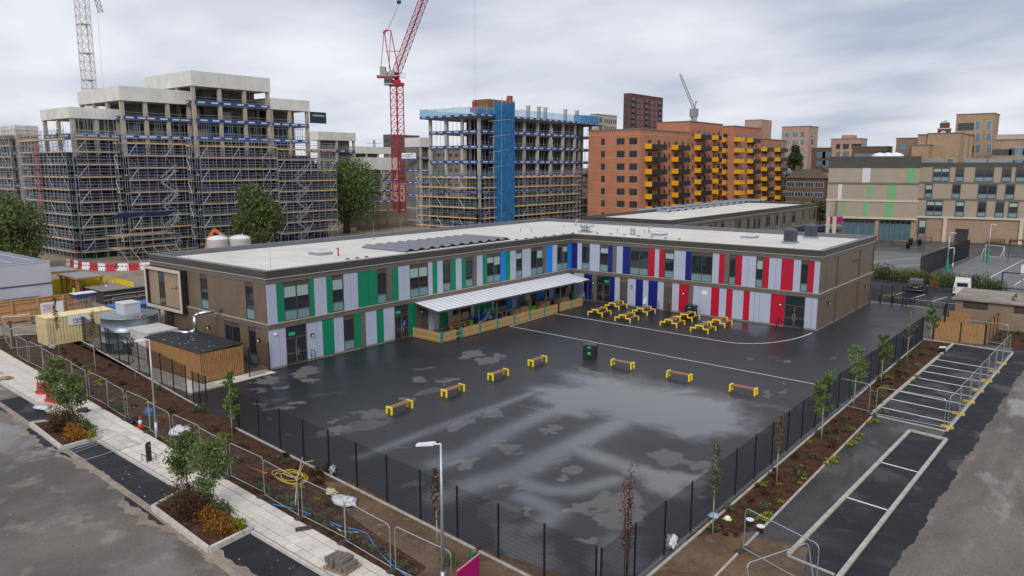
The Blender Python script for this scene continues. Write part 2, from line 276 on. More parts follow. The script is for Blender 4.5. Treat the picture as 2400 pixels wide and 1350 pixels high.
# ---- the wet playground: a fine grid whose dryness and standing-water maps are worked out per vertex
def project(X,Y,Z=0.0):
    vx,vy,vz=X-CAM.x,Y-CAM.y,Z-CAM.z
    d=vx*DV.x+vy*DV.y+vz*DV.z; return 1200+F*(vx*RV.x+vy*RV.y)/d, 675-F*(vx*UV.x+vy*UV.y+vz*UV.z)/d
def playground():
    st=.16; xs=np.arange(.06,38.62,st); ys=np.arange(-54.35,20.4,st)
    X,Y=np.meshgrid(xs,ys); P,Q=project(X,Y)
    wx=X+2.2*(fbm(X,Y,.45,3)-.5)+.9*(fbm(X,Y,1.8,5)-.5); wy=Y+2.2*(fbm(X,Y,.45,4)-.5)+.9*(fbm(X,Y,1.8,6)-.5); PW,QW=project(wx,wy)
    el=[]
    def Z(ox,oy,sc,L): el.extend((ox+a/sc,oy+b/sc,c/sc,d/sc,e) for a,b,c,d,e in L)
    Z(1050,850,2.7,[(270,320,105,25,-15),(90,395,90,30,-20),(545,285,90,22,8),(655,425,75,28,5),(720,365,45,14,-8),(280,500,70,20,-20),(420,540,110,35,10),(880,505,55,20,-15),(985,543,35,16,-10),(640,625,130,35,-28),(800,670,120,45,-5),(655,735,45,16,-20),(1400,600,140,40,5),(1560,640,120,25,5),(130,650,110,30,-25),(40,605,60,20,-20),(290,980,190,100,0),(465,822,40,18,0),(225,840,50,15,-20),(540,955,40,16,0),(900,880,170,40,-25),(1100,920,210,120,-10),(830,1130,80,20,10),(350,775,40,12,-25),(1105,340,110,14,8),(1480,305,50,12,5),(1780,370,60,12,5),(420,1195,30,14,0),(1080,1310,40,25,0),(1180,692,30,12,0),(780,85,45,18,-5)])
    Z(500,900,3,[(1080,215,100,35,5),(1040,300,200,45,-12),(845,345,140,35,-15),(860,260,70,15,-15),(600,135,50,15,0),(430,170,120,20,-5),(300,45,70,25,0),(320,140,60,20,10),(490,20,60,15,0),(1330,110,80,25,5),(1500,45,120,30,-10),(1340,440,50,12,-5),(1620,540,120,25,-20),(1380,740,80,40,-20),(1750,580,80,30,-10),(520,357,40,8,-10),(400,275,25,12,0)])
    Z(800,450,3,[(905,1140,90,30,-15),(1020,1180,100,25,-12),(1080,1140,50,15,0),(580,1240,50,12,-5),(740,1330,70,15,-5),(560,1320,100,20,-10),(1610,1300,50,15,-5),(1750,1270,100,15,15),(1700,1240,60,10,10)])
    Z(560,560,3.97,[(600,1245,170,45,-15),(300,1315,110,25,10),(650,1320,120,18,0)]); Z(1600,450,3,[(660,1160,30,8,0),(755,1192,25,8,0),(1035,1165,35,8,0),(480,1175,40,10,0)])
    Z(1700,850,2.7,[(300,270,90,14,8),(395,190,20,10,-20),(360,135,25,8,-10),(270,200,40,12,-30),(500,280,40,10,-30)])
    dry=np.zeros_like(X)
    for cx,cy,rx,ry,a in el:
        t=math.radians(a); dx=PW-cx; dy=QW-cy; u=(dx*math.cos(t)+dy*math.sin(t))/rx; v=(-dx*math.sin(t)+dy*math.cos(t))/ry
        dry=np.maximum(dry,np.clip((1.12-np.sqrt(u*u+v*v))/.30,0,1)*min(1,.55+.45*abs(math.sin(cx*.7+cy)))*(.8+.4*fbm(X,Y,.9,31)))
    sh=np.zeros_like(X)
    def seg(pts,wd,amp,ox=1050,oy=850,sc=2.7):
        nonlocal sh
        g=[G(ox+a/sc,oy+b/sc) for a,b in pts]
        for p,q in zip(g[:-1],g[1:]):
            dx,dy=q.x-p.x,q.y-p.y; L2=dx*dx+dy*dy; t=np.clip(((X-p.x)*dx+(Y-p.y)*dy)/L2,0,1); d2=(X-p.x-t*dx)**2+(Y-p.y-t*dy)**2
            sh=np.maximum(sh,amp*np.exp(-d2/(wd*wd)))
    def area(pts,amp,soft,ox=1050,oy=850,sc=2.7):
        nonlocal sh
        g=[G(ox+a/sc,oy+b/sc) for a,b in pts]; inside=np.zeros(X.shape,bool); dm=np.full(X.shape,1e9); k=len(g)
        for i in range(k):
            p,q=g[i],g[(i+1)%k]; c=((p.y>wy)!=(q.y>wy))&(wx<(q.x-p.x)*(wy-p.y)/(q.y-p.y+1e-9)+p.x); inside^=c
            dx,dy=q.x-p.x,q.y-p.y; t=np.clip(((wx-p.x)*dx+(wy-p.y)*dy)/(dx*dx+dy*dy),0,1); dm=np.minimum(dm,np.hypot(wx-p.x-t*dx,wy-p.y-t*dy))
        sdf=np.where(inside,dm,-dm); tt=np.clip(.5+sdf/soft,0,1); sh=np.maximum(sh,amp*tt*tt*(3-2*tt))
    seg([(-560,600),(0,385),(350,260),(590,170)],.42,.75); seg([(590,170),(850,190),(1130,215),(1540,180)],1.0,.9)
    area([(600,165),(1000,130),(1500,190),(1850,235),(1890,420),(1560,470),(1200,390),(900,300),(650,330),(590,200)],1.0,3.0)
    area([(700,60),(1200,110),(1700,200),(1880,250),(1300,230),(800,150)],.8,3.2)
    seg([(640,310),(380,430),(150,560),(-60,640)],.75,.75); seg([(1090,380),(870,480),(620,600),(450,690),(200,760),(-40,850)],.8,.9)
    seg([(790,530),(900,580),(1080,640),(1250,700),(1450,820)],.7,.9); area([(1180,640),(1500,700),(1640,690),(1460,860),(1300,790)],.95,1.1)
    seg([(430,720),(500,770),(640,810),(800,810),(950,770),(1050,740)],.55,.85); seg([(480,850),(600,900),(680,950),(620,1010),(520,1060)],.6,.8)
    seg([(640,310),(760,300),(850,330)],.6,.8); area([(330,1060),(520,1040),(700,1330),(400,1340)],.55,1.2); area([(950,1060),(1300,1080),(1250,1340),(900,1330)],.4,1.2)
    area([(0,640),(500,560),(700,900),(500,1000),(150,900)],.45,2,1600,450,3)
    seg([(300,130),(900,60)],.3,.5,500,900,3)
    sh*=(.85+.4*fbm(X,Y,.6,9)); dry*=(1-.85*np.clip(sh,0,1)*(sh>.5))
    damp=np.clip((fbm(X,Y,.11,21)-.35)*2.2,0,1)
    ny,nx=X.shape; idx=np.arange(ny*nx).reshape(ny,nx)
    keep=((X[:-1,:-1]>=0)&((Y[:-1,:-1]<-.25)|(X[:-1,:-1]>29.9)))
    f=np.stack([idx[:-1,:-1],idx[:-1,1:],idx[1:,1:],idx[1:,:-1]],-1)[keep]
    me=bpy.data.meshes.new('playground'); V=np.stack([X,Y,np.zeros_like(X)],-1).reshape(-1,3)
    used=np.zeros(len(V),bool); used[f.ravel()]=True; remap=np.cumsum(used)-1; V=V[used]; f=remap[f]
    me.vertices.add(len(V)); me.vertices.foreach_set('co',V.ravel()); me.loops.add(f.size); me.loops.foreach_set('vertex_index',f.ravel().astype(np.int32)); me.polygons.add(len(f)); me.polygons.foreach_set('loop_start',np.arange(0,f.size,4,dtype=np.int32)); me.update(calc_edges=True); me.validate()
    for nm,a in(('dry',dry),('sheen',sh),('damp',damp)):
        at=me.attributes.new(nm,'FLOAT','POINT'); at.data.foreach_set('value',a.reshape(-1)[used].astype(np.float32))
    m=bpy.data.materials.new('wet_asphalt'); m.use_nodes=True; t=m.node_tree; n=t.nodes; l=t.links; b=n['Principled BSDF']
    def att(k): q=n.new('ShaderNodeAttribute'); q.attribute_name=k; return q.outputs['Fac']
    g=n.new('ShaderNodeNewGeometry'); no=n.new('ShaderNodeTexNoise'); no.inputs['Scale'].default_value=14; no.inputs['Detail'].default_value=6; no.inputs['Roughness'].default_value=.75; l.new(g.outputs['Position'],no.inputs['Vector'])
    no2=n.new('ShaderNodeTexNoise'); no2.inputs['Scale'].default_value=.25; no2.inputs['Detail'].default_value=6; l.new(g.outputs['Position'],no2.inputs['Vector'])
    def math_(op,a,b2,c=None):
        q=n.new('ShaderNodeMath'); q.operation=op
        for i,v in enumerate((a,b2,c)):
            if v is None: continue
            if isinstance(v,(int,float)): q.inputs[i].default_value=v
            else: l.new(v,q.inputs[i])
        return q.outputs[0]
    def mixc(f_,a,b2):
        q=n.new('ShaderNodeMix'); q.data_type='RGBA'; l.new(f_,q.inputs[0])
        for i,v in((6,a),(7,b2)):
            if isinstance(v,tuple): q.inputs[i].default_value=v+(1,)
            else: l.new(v,q.inputs[i])
        return q.outputs[2]
    dr=math_('SMOOTH_MIN',1.0,math_('MAXIMUM',0.0,math_('MULTIPLY_ADD',math_('ADD',att('dry'),math_('MULTIPLY_ADD',no.outputs['Fac'],.55,-.275)),2.2,-.7)),.05)
    base=mixc(att('damp'),(.018,.018,.023),(.033,.033,.040)); base=mixc(dr,base,(.125,.119,.118))
    hs=n.new('ShaderNodeHueSaturation'); l.new(base,hs.inputs['Color']); l.new(math_('MULTIPLY_ADD',no.outputs['Fac'],.9,.55),hs.inputs['Value']); l.new(hs.outputs[0],b.inputs['Base Color'])
    ro=math_('MULTIPLY_ADD',att('damp'),.14,.36); ro=math_('MULTIPLY_ADD',dr,.40,ro); shc=math_('MINIMUM',att('sheen'),1.0); ro=math_('MULTIPLY',ro,math_('MULTIPLY_ADD',shc,-.84,1.0)); ro=math_('MULTIPLY_ADD',math_('SUBTRACT',no2.outputs['Fac'],.5),.18,ro); l.new(math_('MAXIMUM',ro,.06),b.inputs['Roughness'])
    l.new(math_('MULTIPLY_ADD',shc,1.7,math_('MULTIPLY_ADD',dr,-.1,.34)),b.inputs['Specular IOR Level'])
    bp=n.new('ShaderNodeBump'); bp.inputs['Distance'].default_value=.012; l.new(no.outputs['Fac'],bp.inputs['Height']); l.new(math_('MULTIPLY_ADD',shc,-.5,.55),bp.inputs['Strength']); l.new(bp.outputs[0],b.inputs['Normal'])
    me.materials.append(m); o=link(me,'playground'); o['kind']='structure'
playground()
# ---- planting strips, pavement and roads on the street side
def strip(name,pts,w,z0,z1,m,parent=None,kind='structure'):
    mb=MB()
    for p,q in zip(pts[:-1],pts[1:]):
        p=Vector((p[0],p[1],0)); q=Vector((q[0],q[1],0)); mb.bar(p+Vector((0,0,(z0+z1)/2)),q+Vector((0,0,(z0+z1)/2)),w,z1-z0)
    o=mb.build(name,m,parent)
    if parent is None: o['kind']=kind
    return o
FL=lambda x: -52.0-(x-10.3)*.083 if x>10.3 else -50.8-(x+.0)*.1165     # black fence line on the street side
HL=lambda x: -55.75-(x-3.4)*.060                                        # temporary fence line
KL=lambda x: -58.45-(x)*.033                                            # pavement kerb line
sheet('street_road',[(-120,-170),(100,-170),(100,KL(100)),(-120,KL(-120))],-.022,M_ROAD)
rd=[(x,KL(x)-.3-max(0,1.75+.3*math.sin(x*.45)+.12*math.sin(x*2.1)+.06*math.sin(x*6.3))) for x in np.arange(-8,36,.25)]
sheet('street_patch_asphalt',[(-8,KL(-8))]+rd+[(36,KL(36))],-.014,M_ASPD)
M_DUST=groundmat('road_dust',(.20,.165,.13),(.29,.24,.19),(.15,.13,.11),.5,1.2,.8,.95,bump=.4,seed=9)
def dustband(x0,x1,off,wid,ph,z):
    xs=np.arange(x0,x1,.08); nz=lambda x:float(fbm(np.array([x]),np.array([ph*5]),1.1,int(ph*10),5)[0]); up=[(x,KL(x)-2.0-off-.3*math.sin(x*.45)-.12*math.sin(x*2.1)-.06*math.sin(x*6.3)) for x in xs]
    lo=[(x,y-wid*max(.03,(nz(x)-.25)*2.2)*min(1,(x-x0)*2,(x1-x)*2)) for x,y in up]
    sheet('road_dust',up+lo[::-1],z,M_DUST)
dustband(-4,14,.0,.55,.4,-.012); dustband(15,33,.05,.7,2.0,-.0115)
bedx=[-30,-20,-10,0,6,10.3]
sheet('planting_bed',[(x,HL(x)-.5) for x in (-30,-10,10,20,40)][::1]+[(40,-54.6)]+[(x,FL(x)-.1) for x in (38,30,20,10.3,6,0,-10,-24)]+[(-30,-49)],.012,M_MULCH)
sheet('soil_patch',[G(*p) for p in ((800,1190),(760,1130),(840,1130),(930,1190),(1100,1275),(1330,1350),(1330,1420),(900,1420),(1000,1330),(860,1240))],.02,M_SOIL)
sheet('soil_patch',[(37.2,-53.9),(38.9,-54.0),(38.9,-47.2),(39.8,-45.7),(43.2,-44.8),(44.4,-50),(44.4,-60),(33,-60),(36,-56)],.02,M_SOIL)
# pavement of single slabs
def pavement():
    root=sheet('pavement',[(x,HL(x)-.25) for x in (-34,-10,10,33)]+[(x,KL(x)+.12) for x in (33,10,-10,-34)],.045,M_JOINT); rr=random.Random(3); k=0; stf=MB()
    x=-33.5; row=0
    dirv=Vector((1,-.047,0)).normalized(); nrm=Vector((-dirv.y,dirv.x,0))
    while x<32.5:
        top=HL(x)-.3; bot=KL(x)+.16; ncol=4; hgt=(top-bot)/ncol
        for c in range(ncol):
            off=.3*(c%2); cy=bot+(c+.5)*hgt; cx=x+off; dz=rr.uniform(0,.008)
            ce=Vector((cx,cy,.05+dz)); near=cx>-8
            tgt=MB() if (near and k<295) else stf
            tgt.obox(ce if tgt is stf else (0,0,0),dirv*.435,nrm*(hgt/2-.012),Vector((rr.uniform(-.004,.004),0,.022)))
            if tgt is not stf: tgt.build('slab',M_PAVE,root,loc=ce); k+=1
        x+=.9
    o=stf.build('slabs',M_PAVE,root,kind='stuff')
    kb=[]
    x=-33.
    while x<32:
        if not(-.7<x<5.6 or 16.6<x<23.2): MB().box(-.45,.45,-.075,.075,0,.14).build('kerb_block',KERBW,root,loc=(x,KL(x),-.02),rz=-.033)
        x+=.915
pavement()
# planters built out into the road: kerb boxes with soil
def planter(pts,label):
    r=thing('planter_bed',label,'planter',(pts[0][0],pts[0][1],0)); o=Vector((pts[0][0],pts[0][1],0)); L=[Vector((p[0],p[1],0))-o for p in pts]
    MB().prism([(p.x,p.y) for p in L],0,.16).build('soil',M_MULCH,r)
    n=len(L)
    for i in range(n):
        p,q=L[i],L[(i+1)%n]; k=max(1,int((q-p).length/.92))
        for j in range(k):
            a=p.lerp(q,j/k); b=p.lerp(q,(j+1)/k); d=(b-a).normalized()*.012
            MB().bar(a+d+Vector((0,0,.11)),b-d+Vector((0,0,.11)),.17,.26).build('kerb_block',KERBW,r)
    return r
PL2=px((358,1195),(490,1295),(590,1245),(440,1150)); PL1=px((72,997),(145,1055),(235,1030),(175,985))
planter(PL2,'kerbed planter with orange and brown shrubs beside the pallet of grey blocks'); planter(PL1,'kerbed planter with orange shrubs beside the red plastic barriers')
planter([(-21,-59),(-15.2,-59.2),(-15.4,-57.2),(-21,-57)],'kerbed planter with dry orange grass at the far end of the pavement')
# worn line along the road
strip('road_joint',[(-30,-58.6),(-7.2,-59.8),(17.1,-60.95),(26,-61.6),(60,-63.5)],.35,-.03,-.006,mat('worn_joint',(.27,.22,.175),.9,var=.3,scale=1.5))
# ---- right hand side: bed, path, bays, strip and worn road
sheet('planting_bed',[(38.75,-47.5),(41.0,-44.5),(40.85,-24.2),(41.5,2.2),(39.0,2.2)],.016,M_MULCH)
sheet('path_asphalt',[(41.05,-52),(44.6,-52),(44.9,-24.4),(40.9,-24.2)],.004,M_PATH)
sheet('parking_asphalt',[(40.9,-24.2),(45.2,-24.6),(46.1,1.5),(41.6,2.2)],.006,M_ASPD)
sheet('parking_asphalt',[(42.9,-46.2),(44.8,-46.4),(45.4,-26.6),(43.5,-26.2)],.010,M_ASPD)
sheet('path_asphalt_strip',[(45.0,-55),(46.4,-55)]+[(46.5+.07*math.sin(y*.9)+.05*math.sin(y*2.7)+.04*math.sin(y*7.1)+(y+45)*.024,y) for y in np.arange(-52,10,.35)]+[(46.2,10),(45.2,-24.6)],-.002,M_ASPD)
sheet('worn_road',[(45.6,-90),(140,-90),(140,60),(46.8,60),(46.6,-5),(45.8,-40)],-.006,M_ROADR)
sheet('planting_bed',[(44.0,4.0),(47.5,4.0),(47.5,15.5),(44.2,15.5)],.016,M_MULCH)
def kerbrun(name,p,q,w=.14,h=.10,L=.915,m=KERB):
    p=Vector(p).to_3d(); q=Vector(q).to_3d(); d=q-p; n=max(1,int(d.length/L)); root=None
    for i in range(n):
        a=p.lerp(q,i/n); b=p.lerp(q,(i+1)/n); s=(b-a).normalized()*.008
        o=MB().bar(a+s+Vector((0,0,h/2)),b-s+Vector((0,0,h/2)),w,h+.03)
        if root is None: root=o.build(name,m); root['kind']='structure'
        else: o.build('kerb_block',m,root)
    return root
kerbrun('kerb',(40.75,-24.2),(41.5,2.3),.22,.08); kerbrun('kerb',(45.25,-24.6),(46.2,1.4),.16,.08); kerbrun('kerb',(40.9,-24.25),(45.2,-24.7),.12,.06)
kerbrun('kerb',(41.05,-50),(40.9,-24.4),.10,.05); kerbrun('kerb',(42.75,-46),(43.45,-26.0),.19,.09); kerbrun('kerb',(43.45,-26.0),(45.5,-26.3),.19,.09); kerbrun('kerb',(44.75,-53),(45.5,-26.3),.19,.09); kerbrun('kerb',(42.75,-46.1),(44.75,-46.4),.10,.05)
kerbrun('kerb',(41.6,2.4),(46.2,1.9),.12,.06); kerbrun('kerb',(38.9,2.6),(41.5,2.5),.12,.06)
x0=10.3
kerbrun('fence_edging',(10.3,FL(10.3)-.22),(38.2,FL(38.2)-.22),.12,.06,1.2); kerbrun('fence_edging',(38.95,-53.8),(38.95,2),.12,.06,1.2); kerbrun('fence_edging',(-24,FL(-24)-.15),(5,FL(5)-.15),.10,.05,1.2)
def line(p,q,w=.1,z=.02,m=WLINE,name='painted_line'):
    o=MB().bar((p[0],p[1],z),(q[0],q[1],z),w,.004).build(name,m); o['kind']='structure'
for i in range(8):
    y=-22.1+i*2.42
    if i<9: line((40.95+.03*i,y),(45.2+.08*i,y-.55),.13)
line((43.1,-32.55),(45.25,-32.8),.11); line((43.0,-38.5),(45.0,-38.75),.11)
ln=[(4.5,-17.7),(36.6,-19.35)]; line(ln[0],ln[1],.09)
ln=[(4.1,-9.25),(12,-9.7),(20.2,-10.1),(24.7,-10.35)]+[(29.75-5.0*(1-math.sin(t))-.0,-10.35+9.2*(1-math.cos(t))) for t in np.linspace(.15,math.pi/2,10)]
for p,q in zip(ln[:-1],ln[1:]): line(p,q,.11)
line((4.45,-17.7),(4.15,-9.2),.08)
# ================================================================== SCHOOL
L_,W_,DL,DR=42.87,29.81,19.2,20.5
ZP,ZF,ZT,ZM,ZN=8.11,7.476,7.033,3.783,3.318
SCH=thing('school_building','L-shaped two-storey school clad in brown metal with green, red and blue panels','school')
class Fac:   # facade frame: point = o + u*U + n*N + z
    def __init__(s,o,U,Nn): s.o=Vector(o); s.U=Vector(U); s.N=Vector(Nn)
    def box(s,mb,u0,u1,z0,z1,d0,d1):
        c=s.o+s.U*((u0+u1)/2)+s.N*((d0+d1)/2); c.z+=(z0+z1)/2
        return mb.obox(c,s.U*((u1-u0)/2),s.N*((d1-d0)/2),(0,0,(z1-z0)/2))
    def part(s,name,m,u0,u1,z0,z1,d0,d1,parent=None): return s.box(MB(),u0,u1,z0,z1,d0,d1).build(name,m,parent)
    def pt(s,u,z,d): p=s.o+s.U*u+s.N*d; p.z+=z; return p
FE=Fac((0,0,0),(0,1,0),(1,0,0)); FS=Fac((0,0,0),(1,0,0),(0,-1,0)); FW=Fac((0,-L_,0),(1,0,0),(0,-1,0)); FX=Fac((W_,0,0),(0,1,0),(1,0,0))
Lpoly=[(0,-L_),(0,0),(W_,0),(W_,DR),(-DL,DR),(-DL,-L_)]
def inset(d): return [(-d,-L_+d),(-d,d),(W_-d,d),(W_-d,DR-d),(-DL+d,DR-d),(-DL+d,-L_+d)]
MB().prism(inset(.06),.0,7.62).build('wall_core',BRP,SCH)
ROOF=MB().prism(inset(.25),7.625,7.66).build('roof',MEMB,SCH)
# parapet: dark fascia, pale capping, brown band, storey band and plinth on each side
segs=[((0,-L_),(0,0),(1,0)),((0,0),(W_,0),(0,-1)),((W_,0),(W_,DR),(1,0)),((W_,DR),(-DL,DR),(0,1)),((-DL,DR),(-DL,-L_),(-1,0)),((-DL,-L_),(0,-L_),(0,-1))]
def ring(d0,d1,z0,z1):
    """closed mitred ring between offsets d0 (inside) and d1 (outside)"""
    A=inset(-d0);B=inset(-d1);n=6; vs=[(p[0],p[1],z) for z in(z0,z1) for P in(A,B) for p in P]; fs=[]
    for i in range(n):
        j=(i+1)%n; a0,a1,b0,b1=i,j,n+i,n+j; t=2*n
        fs+=[(b0,b1,b1+t,b0+t),(a1,a0,a0+t,a1+t),(a0+t,b0+t,b1+t,a1+t)[::-1],(a0,b0,b1,a1)]
    return MB().add(vs,fs)
ring(-.35,.16,ZF+.03,ZP-.04).build('parapet',FAS,SCH); ring(-.37,.18,ZP-.04,ZP).build('parapet_capping',mat('capping_grey',(.15,.15,.155),.5,var=.05),SCH); ring(-.05,.20,ZF-.03,ZF+.03).build('fascia_trim',PALE,SCH)
ring(-.05,.10,ZT,ZF-.03).build('upper_band',BRB,SCH); ring(-.05,.12,ZN,ZM-.05).build('storey_band',BRB,SCH); ring(-.05,.17,ZM-.05,ZM+.01).build('storey_trim',PALE,SCH); ring(-.05,.02,.0,.16).build('plinth',mat('plinth',(.26,.22,.18),.8,var=.15,scale=2),SCH)
ring(-.9,-.55,7.655,7.67).build('roof_edge_strip',MEMBW,ROOF)
SEAM=mat('membrane_seam',(.50,.475,.44),.7,var=.15,scale=1.5)
for i in range(21): MB().box(-.03,.03,0,DL-1.6,0,.006).build('membrane_seam',SEAM,ROOF,loc=(-.8,-L_+1.5+i*2.02,7.661),rz=R(90))
for i in range(14): MB().box(-.03,.03,0,DR-1.6,0,.006).build('membrane_seam',SEAM,ROOF,loc=(1.2+i*2.02,.8,7.661))
mp=mat('parapet_inner',(.13,.135,.155),.6,var=.08); ring(-.37,-.352,7.62,ZP-.045).build('parapet_lining',mp,SCH)
COLS={'L':LAV,'G':GRN,'R':RED,'B':BLU,'S':SKYB,'P':BRB,'M':BRP}
wr=random.Random(11)
def window(F_,u0,u1,z0,z1,n=1,sp=.85,head=.42,blind=None,parent=SCH,fm=BRF,t=.065):
    w=F_.part('window',DARK,u0+.02,u1-.02,z0,z1,-.045,-.02,parent)
    mb=MB(); F_.box(mb,u0,u0+t,z0,z1,-.04,.05); F_.box(mb,u1-t,u1,z0,z1,-.04,.05); F_.box(mb,u0+t,u1-t,z0,z0+t,-.04,.05); F_.box(mb,u0+t,u1-t,z1-.05,z1,-.04,.05)
    wd=(u1-u0-t)/n
    for i in range(1,n): F_.box(mb,u0+t/2+i*wd-t/2,u0+t/2+i*wd+t/2,z0+t,z1-.05,-.04,.045)
    F_.box(mb,u0+t,u1-t,z0+sp-.035,z0+sp+.035,-.04,.042); mb.build('window_frame',fm,w)
    for i in range(n):
        a=u0+t/2+i*wd+t/2; b=a+wd-t
        if head: F_.part('window_head',BRF if n<9 else BRP,a,b,z1-head,z1-.05,-.018,.02,w)
        F_.part('pane',GLASS,a,b,z0+sp+.035,z1-max(head,.05),-.018,-.004,w); F_.part('spandrel',TEAL,a,b,z0+t,z0+sp-.035,-.018,.004,w)
        bl=wr.choice((0,0,.3,.45)) if blind is None else blind
        if bl: h=(z1-max(head,.05)-z0-sp)*bl; F_.part('blind',BLIND,a+.03,b-.03,z1-max(head,.05)-h,z1-max(head,.05),-.003,.002,w)
    return w
HAND=mat('handle_steel',(.6,.6,.6),.3,.8,var=0)
def door(F_,u0,u1,z1,leaf=2.25,n=2,label=None,parent=SCH,glz=True):
    d=F_.part('door',DARK,u0,u1,.03,z1,-.045,-.02,parent); t=.09; mb=MB()
    F_.box(mb,u0,u0+t,.03,z1,-.04,.06); F_.box(mb,u1-t,u1,.03,z1,-.04,.06); F_.box(mb,u0+t,u1-t,leaf,leaf+t,-.04,.06); F_.box(mb,u0+t,u1-t,z1-.05,z1,-.04,.06)
    for i in range(1,n): c=u0+(u1-u0)*i/n; F_.box(mb,c-.08,c+.08,.03,leaf,-.04,.055)
    F_.box(mb,u0+t,u1-t,.95,1.07,-.04,.05); F_.box(mb,u0+t,u1-t,.03,.2,-.04,.05); mb.build('door_frame',BRF,d)
    F_.part('transom_pane',GLASS,u0+t,u1-t,leaf+t,z1-.05,-.018,-.004,d)
    for i in range(n):
        a=u0+t+(u1-u0-2*t)*i/n; b=u0+t+(u1-u0-2*t)*(i+1)/n; F_.part('door_pane',GLASS,a,b,.2,leaf,-.018,-.003,d)
    c=(u0+u1)/2
    for s in((-1,1) if n==2 else (1,)):
        mb=MB(); q=c+s*.13; F_.box(mb,q-.02,q+.02,.75,1.45,.10,.14); F_.box(mb,q-.02,q+.02,.75,.79,.05,.10); F_.box(mb,q-.02,q+.02,1.41,1.45,.05,.10); mb.build('door_handle',HAND,d)
    return d
def solid_door(F_,u0,u1,z1,side=1):
    d=F_.part('door',BRF,u0+.03,u1-.03,.05,z1,-.04,.045,SCH); q=u0+.2 if side<0 else u1-.2; mb=MB(); F_.box(mb,q-.02,q+.02,.95,1.4,.10,.13); F_.box(mb,q-.02,q+.02,.95,.99,.046,.10); F_.box(mb,q-.02,q+.02,1.36,1.40,.046,.10); mb.build('door_handle',HAND,d)
    F_.part('door_head',BRP,u0+.03,u1-.03,z1-.5,z1-.06,.046,.06,d)
def run(F_,items,z0,z1,conv,low=False,seams=()):
    """items: list of (pixel column at the top edge, kind)"""
    us=[conv(p,z1) for p,_ in items]
    for i,(p,k) in enumerate(items[:-1]):
        u0,u1=us[i],us[i+1]
        if k in COLS:
            if k=='P': F_.part('pilaster',BRB,u0+.01,u1-.01,z0,z1,-.03,.085,SCH); continue
            a=[u0]+sorted(conv(s,z1) for s in seams if p+3<s<items[i+1][0]-3)+[u1]
            for q0,q1 in zip(a[:-1],a[1:]): F_.part('cladding_panel',COLS[k],q0+.012,q1-.012,z0+(.17 if low else .02),z1,-.04,.07+wr.uniform(-.004,.004),SCH)
        elif k=='1': window(F_,u0,u1,z0+(.18 if low else .03),z1,1)
        elif k=='2': window(F_,u0,u1,z0+(.18 if low else .03),z1,2)
        elif k=='D': door(F_,u0,u1,z1)
        elif k=='K': solid_door(F_,u0,u1,z1-.02)
cE=lambda p,z:uX(.07,p,z); cS=lambda p,z:uY(-.07,p,z)
run(FE,[(624.4,'L'),(646.7,'G'),(663.3,'2'),(724.4,'G'),(735.1,'L'),(764,'G'),(777.3,'1'),(804.4,'L'),(837.8,'G'),(883.3,'1'),(905.6,'P'),(918,'G'),(932.9,'L'),(959.6,'2'),(1003.1,'L'),(1013.2,'G'),(1024.4,'L'),(1037.4,'1'),(1056.4,'G'),(1068,'L'),(1081.7,'G'),(1090.8,'1'),(1108.4,'P'),(1117.2,'L'),(1131.1,'G'),(1141,'2'),(1173.9,'S'),(1184.9,'G'),(1195.9,'L'),(1209.4,'1'),(1224.4,'L'),(1244.4,'2'),(1273.2,'P'),(1280.5,'S'),(1295.1,'L'),(1306.3,'2'),(1331.6,'S'),(1339.3,'x')],ZM,ZT,cE,seams=(821.1,862.2,947.1))
run(FE,[(630,'L'),(668.9,'D'),(717.8,'L'),(755.1,'G'),(781.8,'L'),(804.4,'1'),(830,'G'),(846.2,'P'),(856,'L'),(882.2,'G'),(898.4,'L'),(924,'D'),(957.8,'G'),(976.4,'P'),(985,'K'),(1004,'L'),(1027.5,'G'),(1048.5,'L'),(1060.5,'2'),(1103.5,'L'),(1111.5,'G'),(1153,'L'),(1158,'2'),(1188.5,'S'),(1200,'L'),(1210,'S'),(1217,'P'),(1231,'L'),(1244,'K'),(1259,'S'),(1276,'1'),(1288,'L'),(1298,'S'),(1303,'2'),(1332,'L'),(1338,'x')],0,ZN,cE,True,seams=(654.4,741.8,789.3))
run(FS,[(1341,'B'),(1353.5,'L'),(1363.8,'1'),(1382.4,'L'),(1406.1,'1'),(1426,'B'),(1436.1,'P'),(1445.6,'L'),(1460.1,'B'),(1477.2,'2'),(1520.6,'R'),(1535.3,'L'),(1546,'R'),(1558.3,'1'),(1580.6,'L'),(1607.8,'B'),(1621.1,'2'),(1670.9,'L'),(1686.5,'R'),(1699,'P'),(1710.5,'1'),(1726,'R'),(1740.2,'L'),(1773.2,'1'),(1790,'R'),(1803.6,'L'),(1832.9,'R'),(1861.3,'L'),(1878.6,'1'),(1896.5,'R'),(1909.9,'L'),(1923.2,'x')],ZM,ZT,cS,seams=(1396.7,1754.8,1819.6))
run(FS,[(1346,'L'),(1369,'B'),(1387.8,'P'),(1398.4,'D'),(1430.4,'B'),(1441.1,'L'),(1453,'K'),(1471.3,'L'),(1490.5,'B'),(1507.4,'L'),(1520.2,'B'),(1541.6,'L'),(1556,'K'),(1575.8,'L'),(1592.1,'R'),(1615.4,'P'),(1625.2,'L'),(1667.7,'R'),(1686.5,'L'),(1703.2,'R'),(1717.5,'L'),(1743.5,'R'),(1757.7,'L'),(1807.6,'R'),(1840,'D'),(1888,'L'),(1917.0,'x')],0,ZN,cS,True,seams=(1642.4,1769.5,1781,1904))
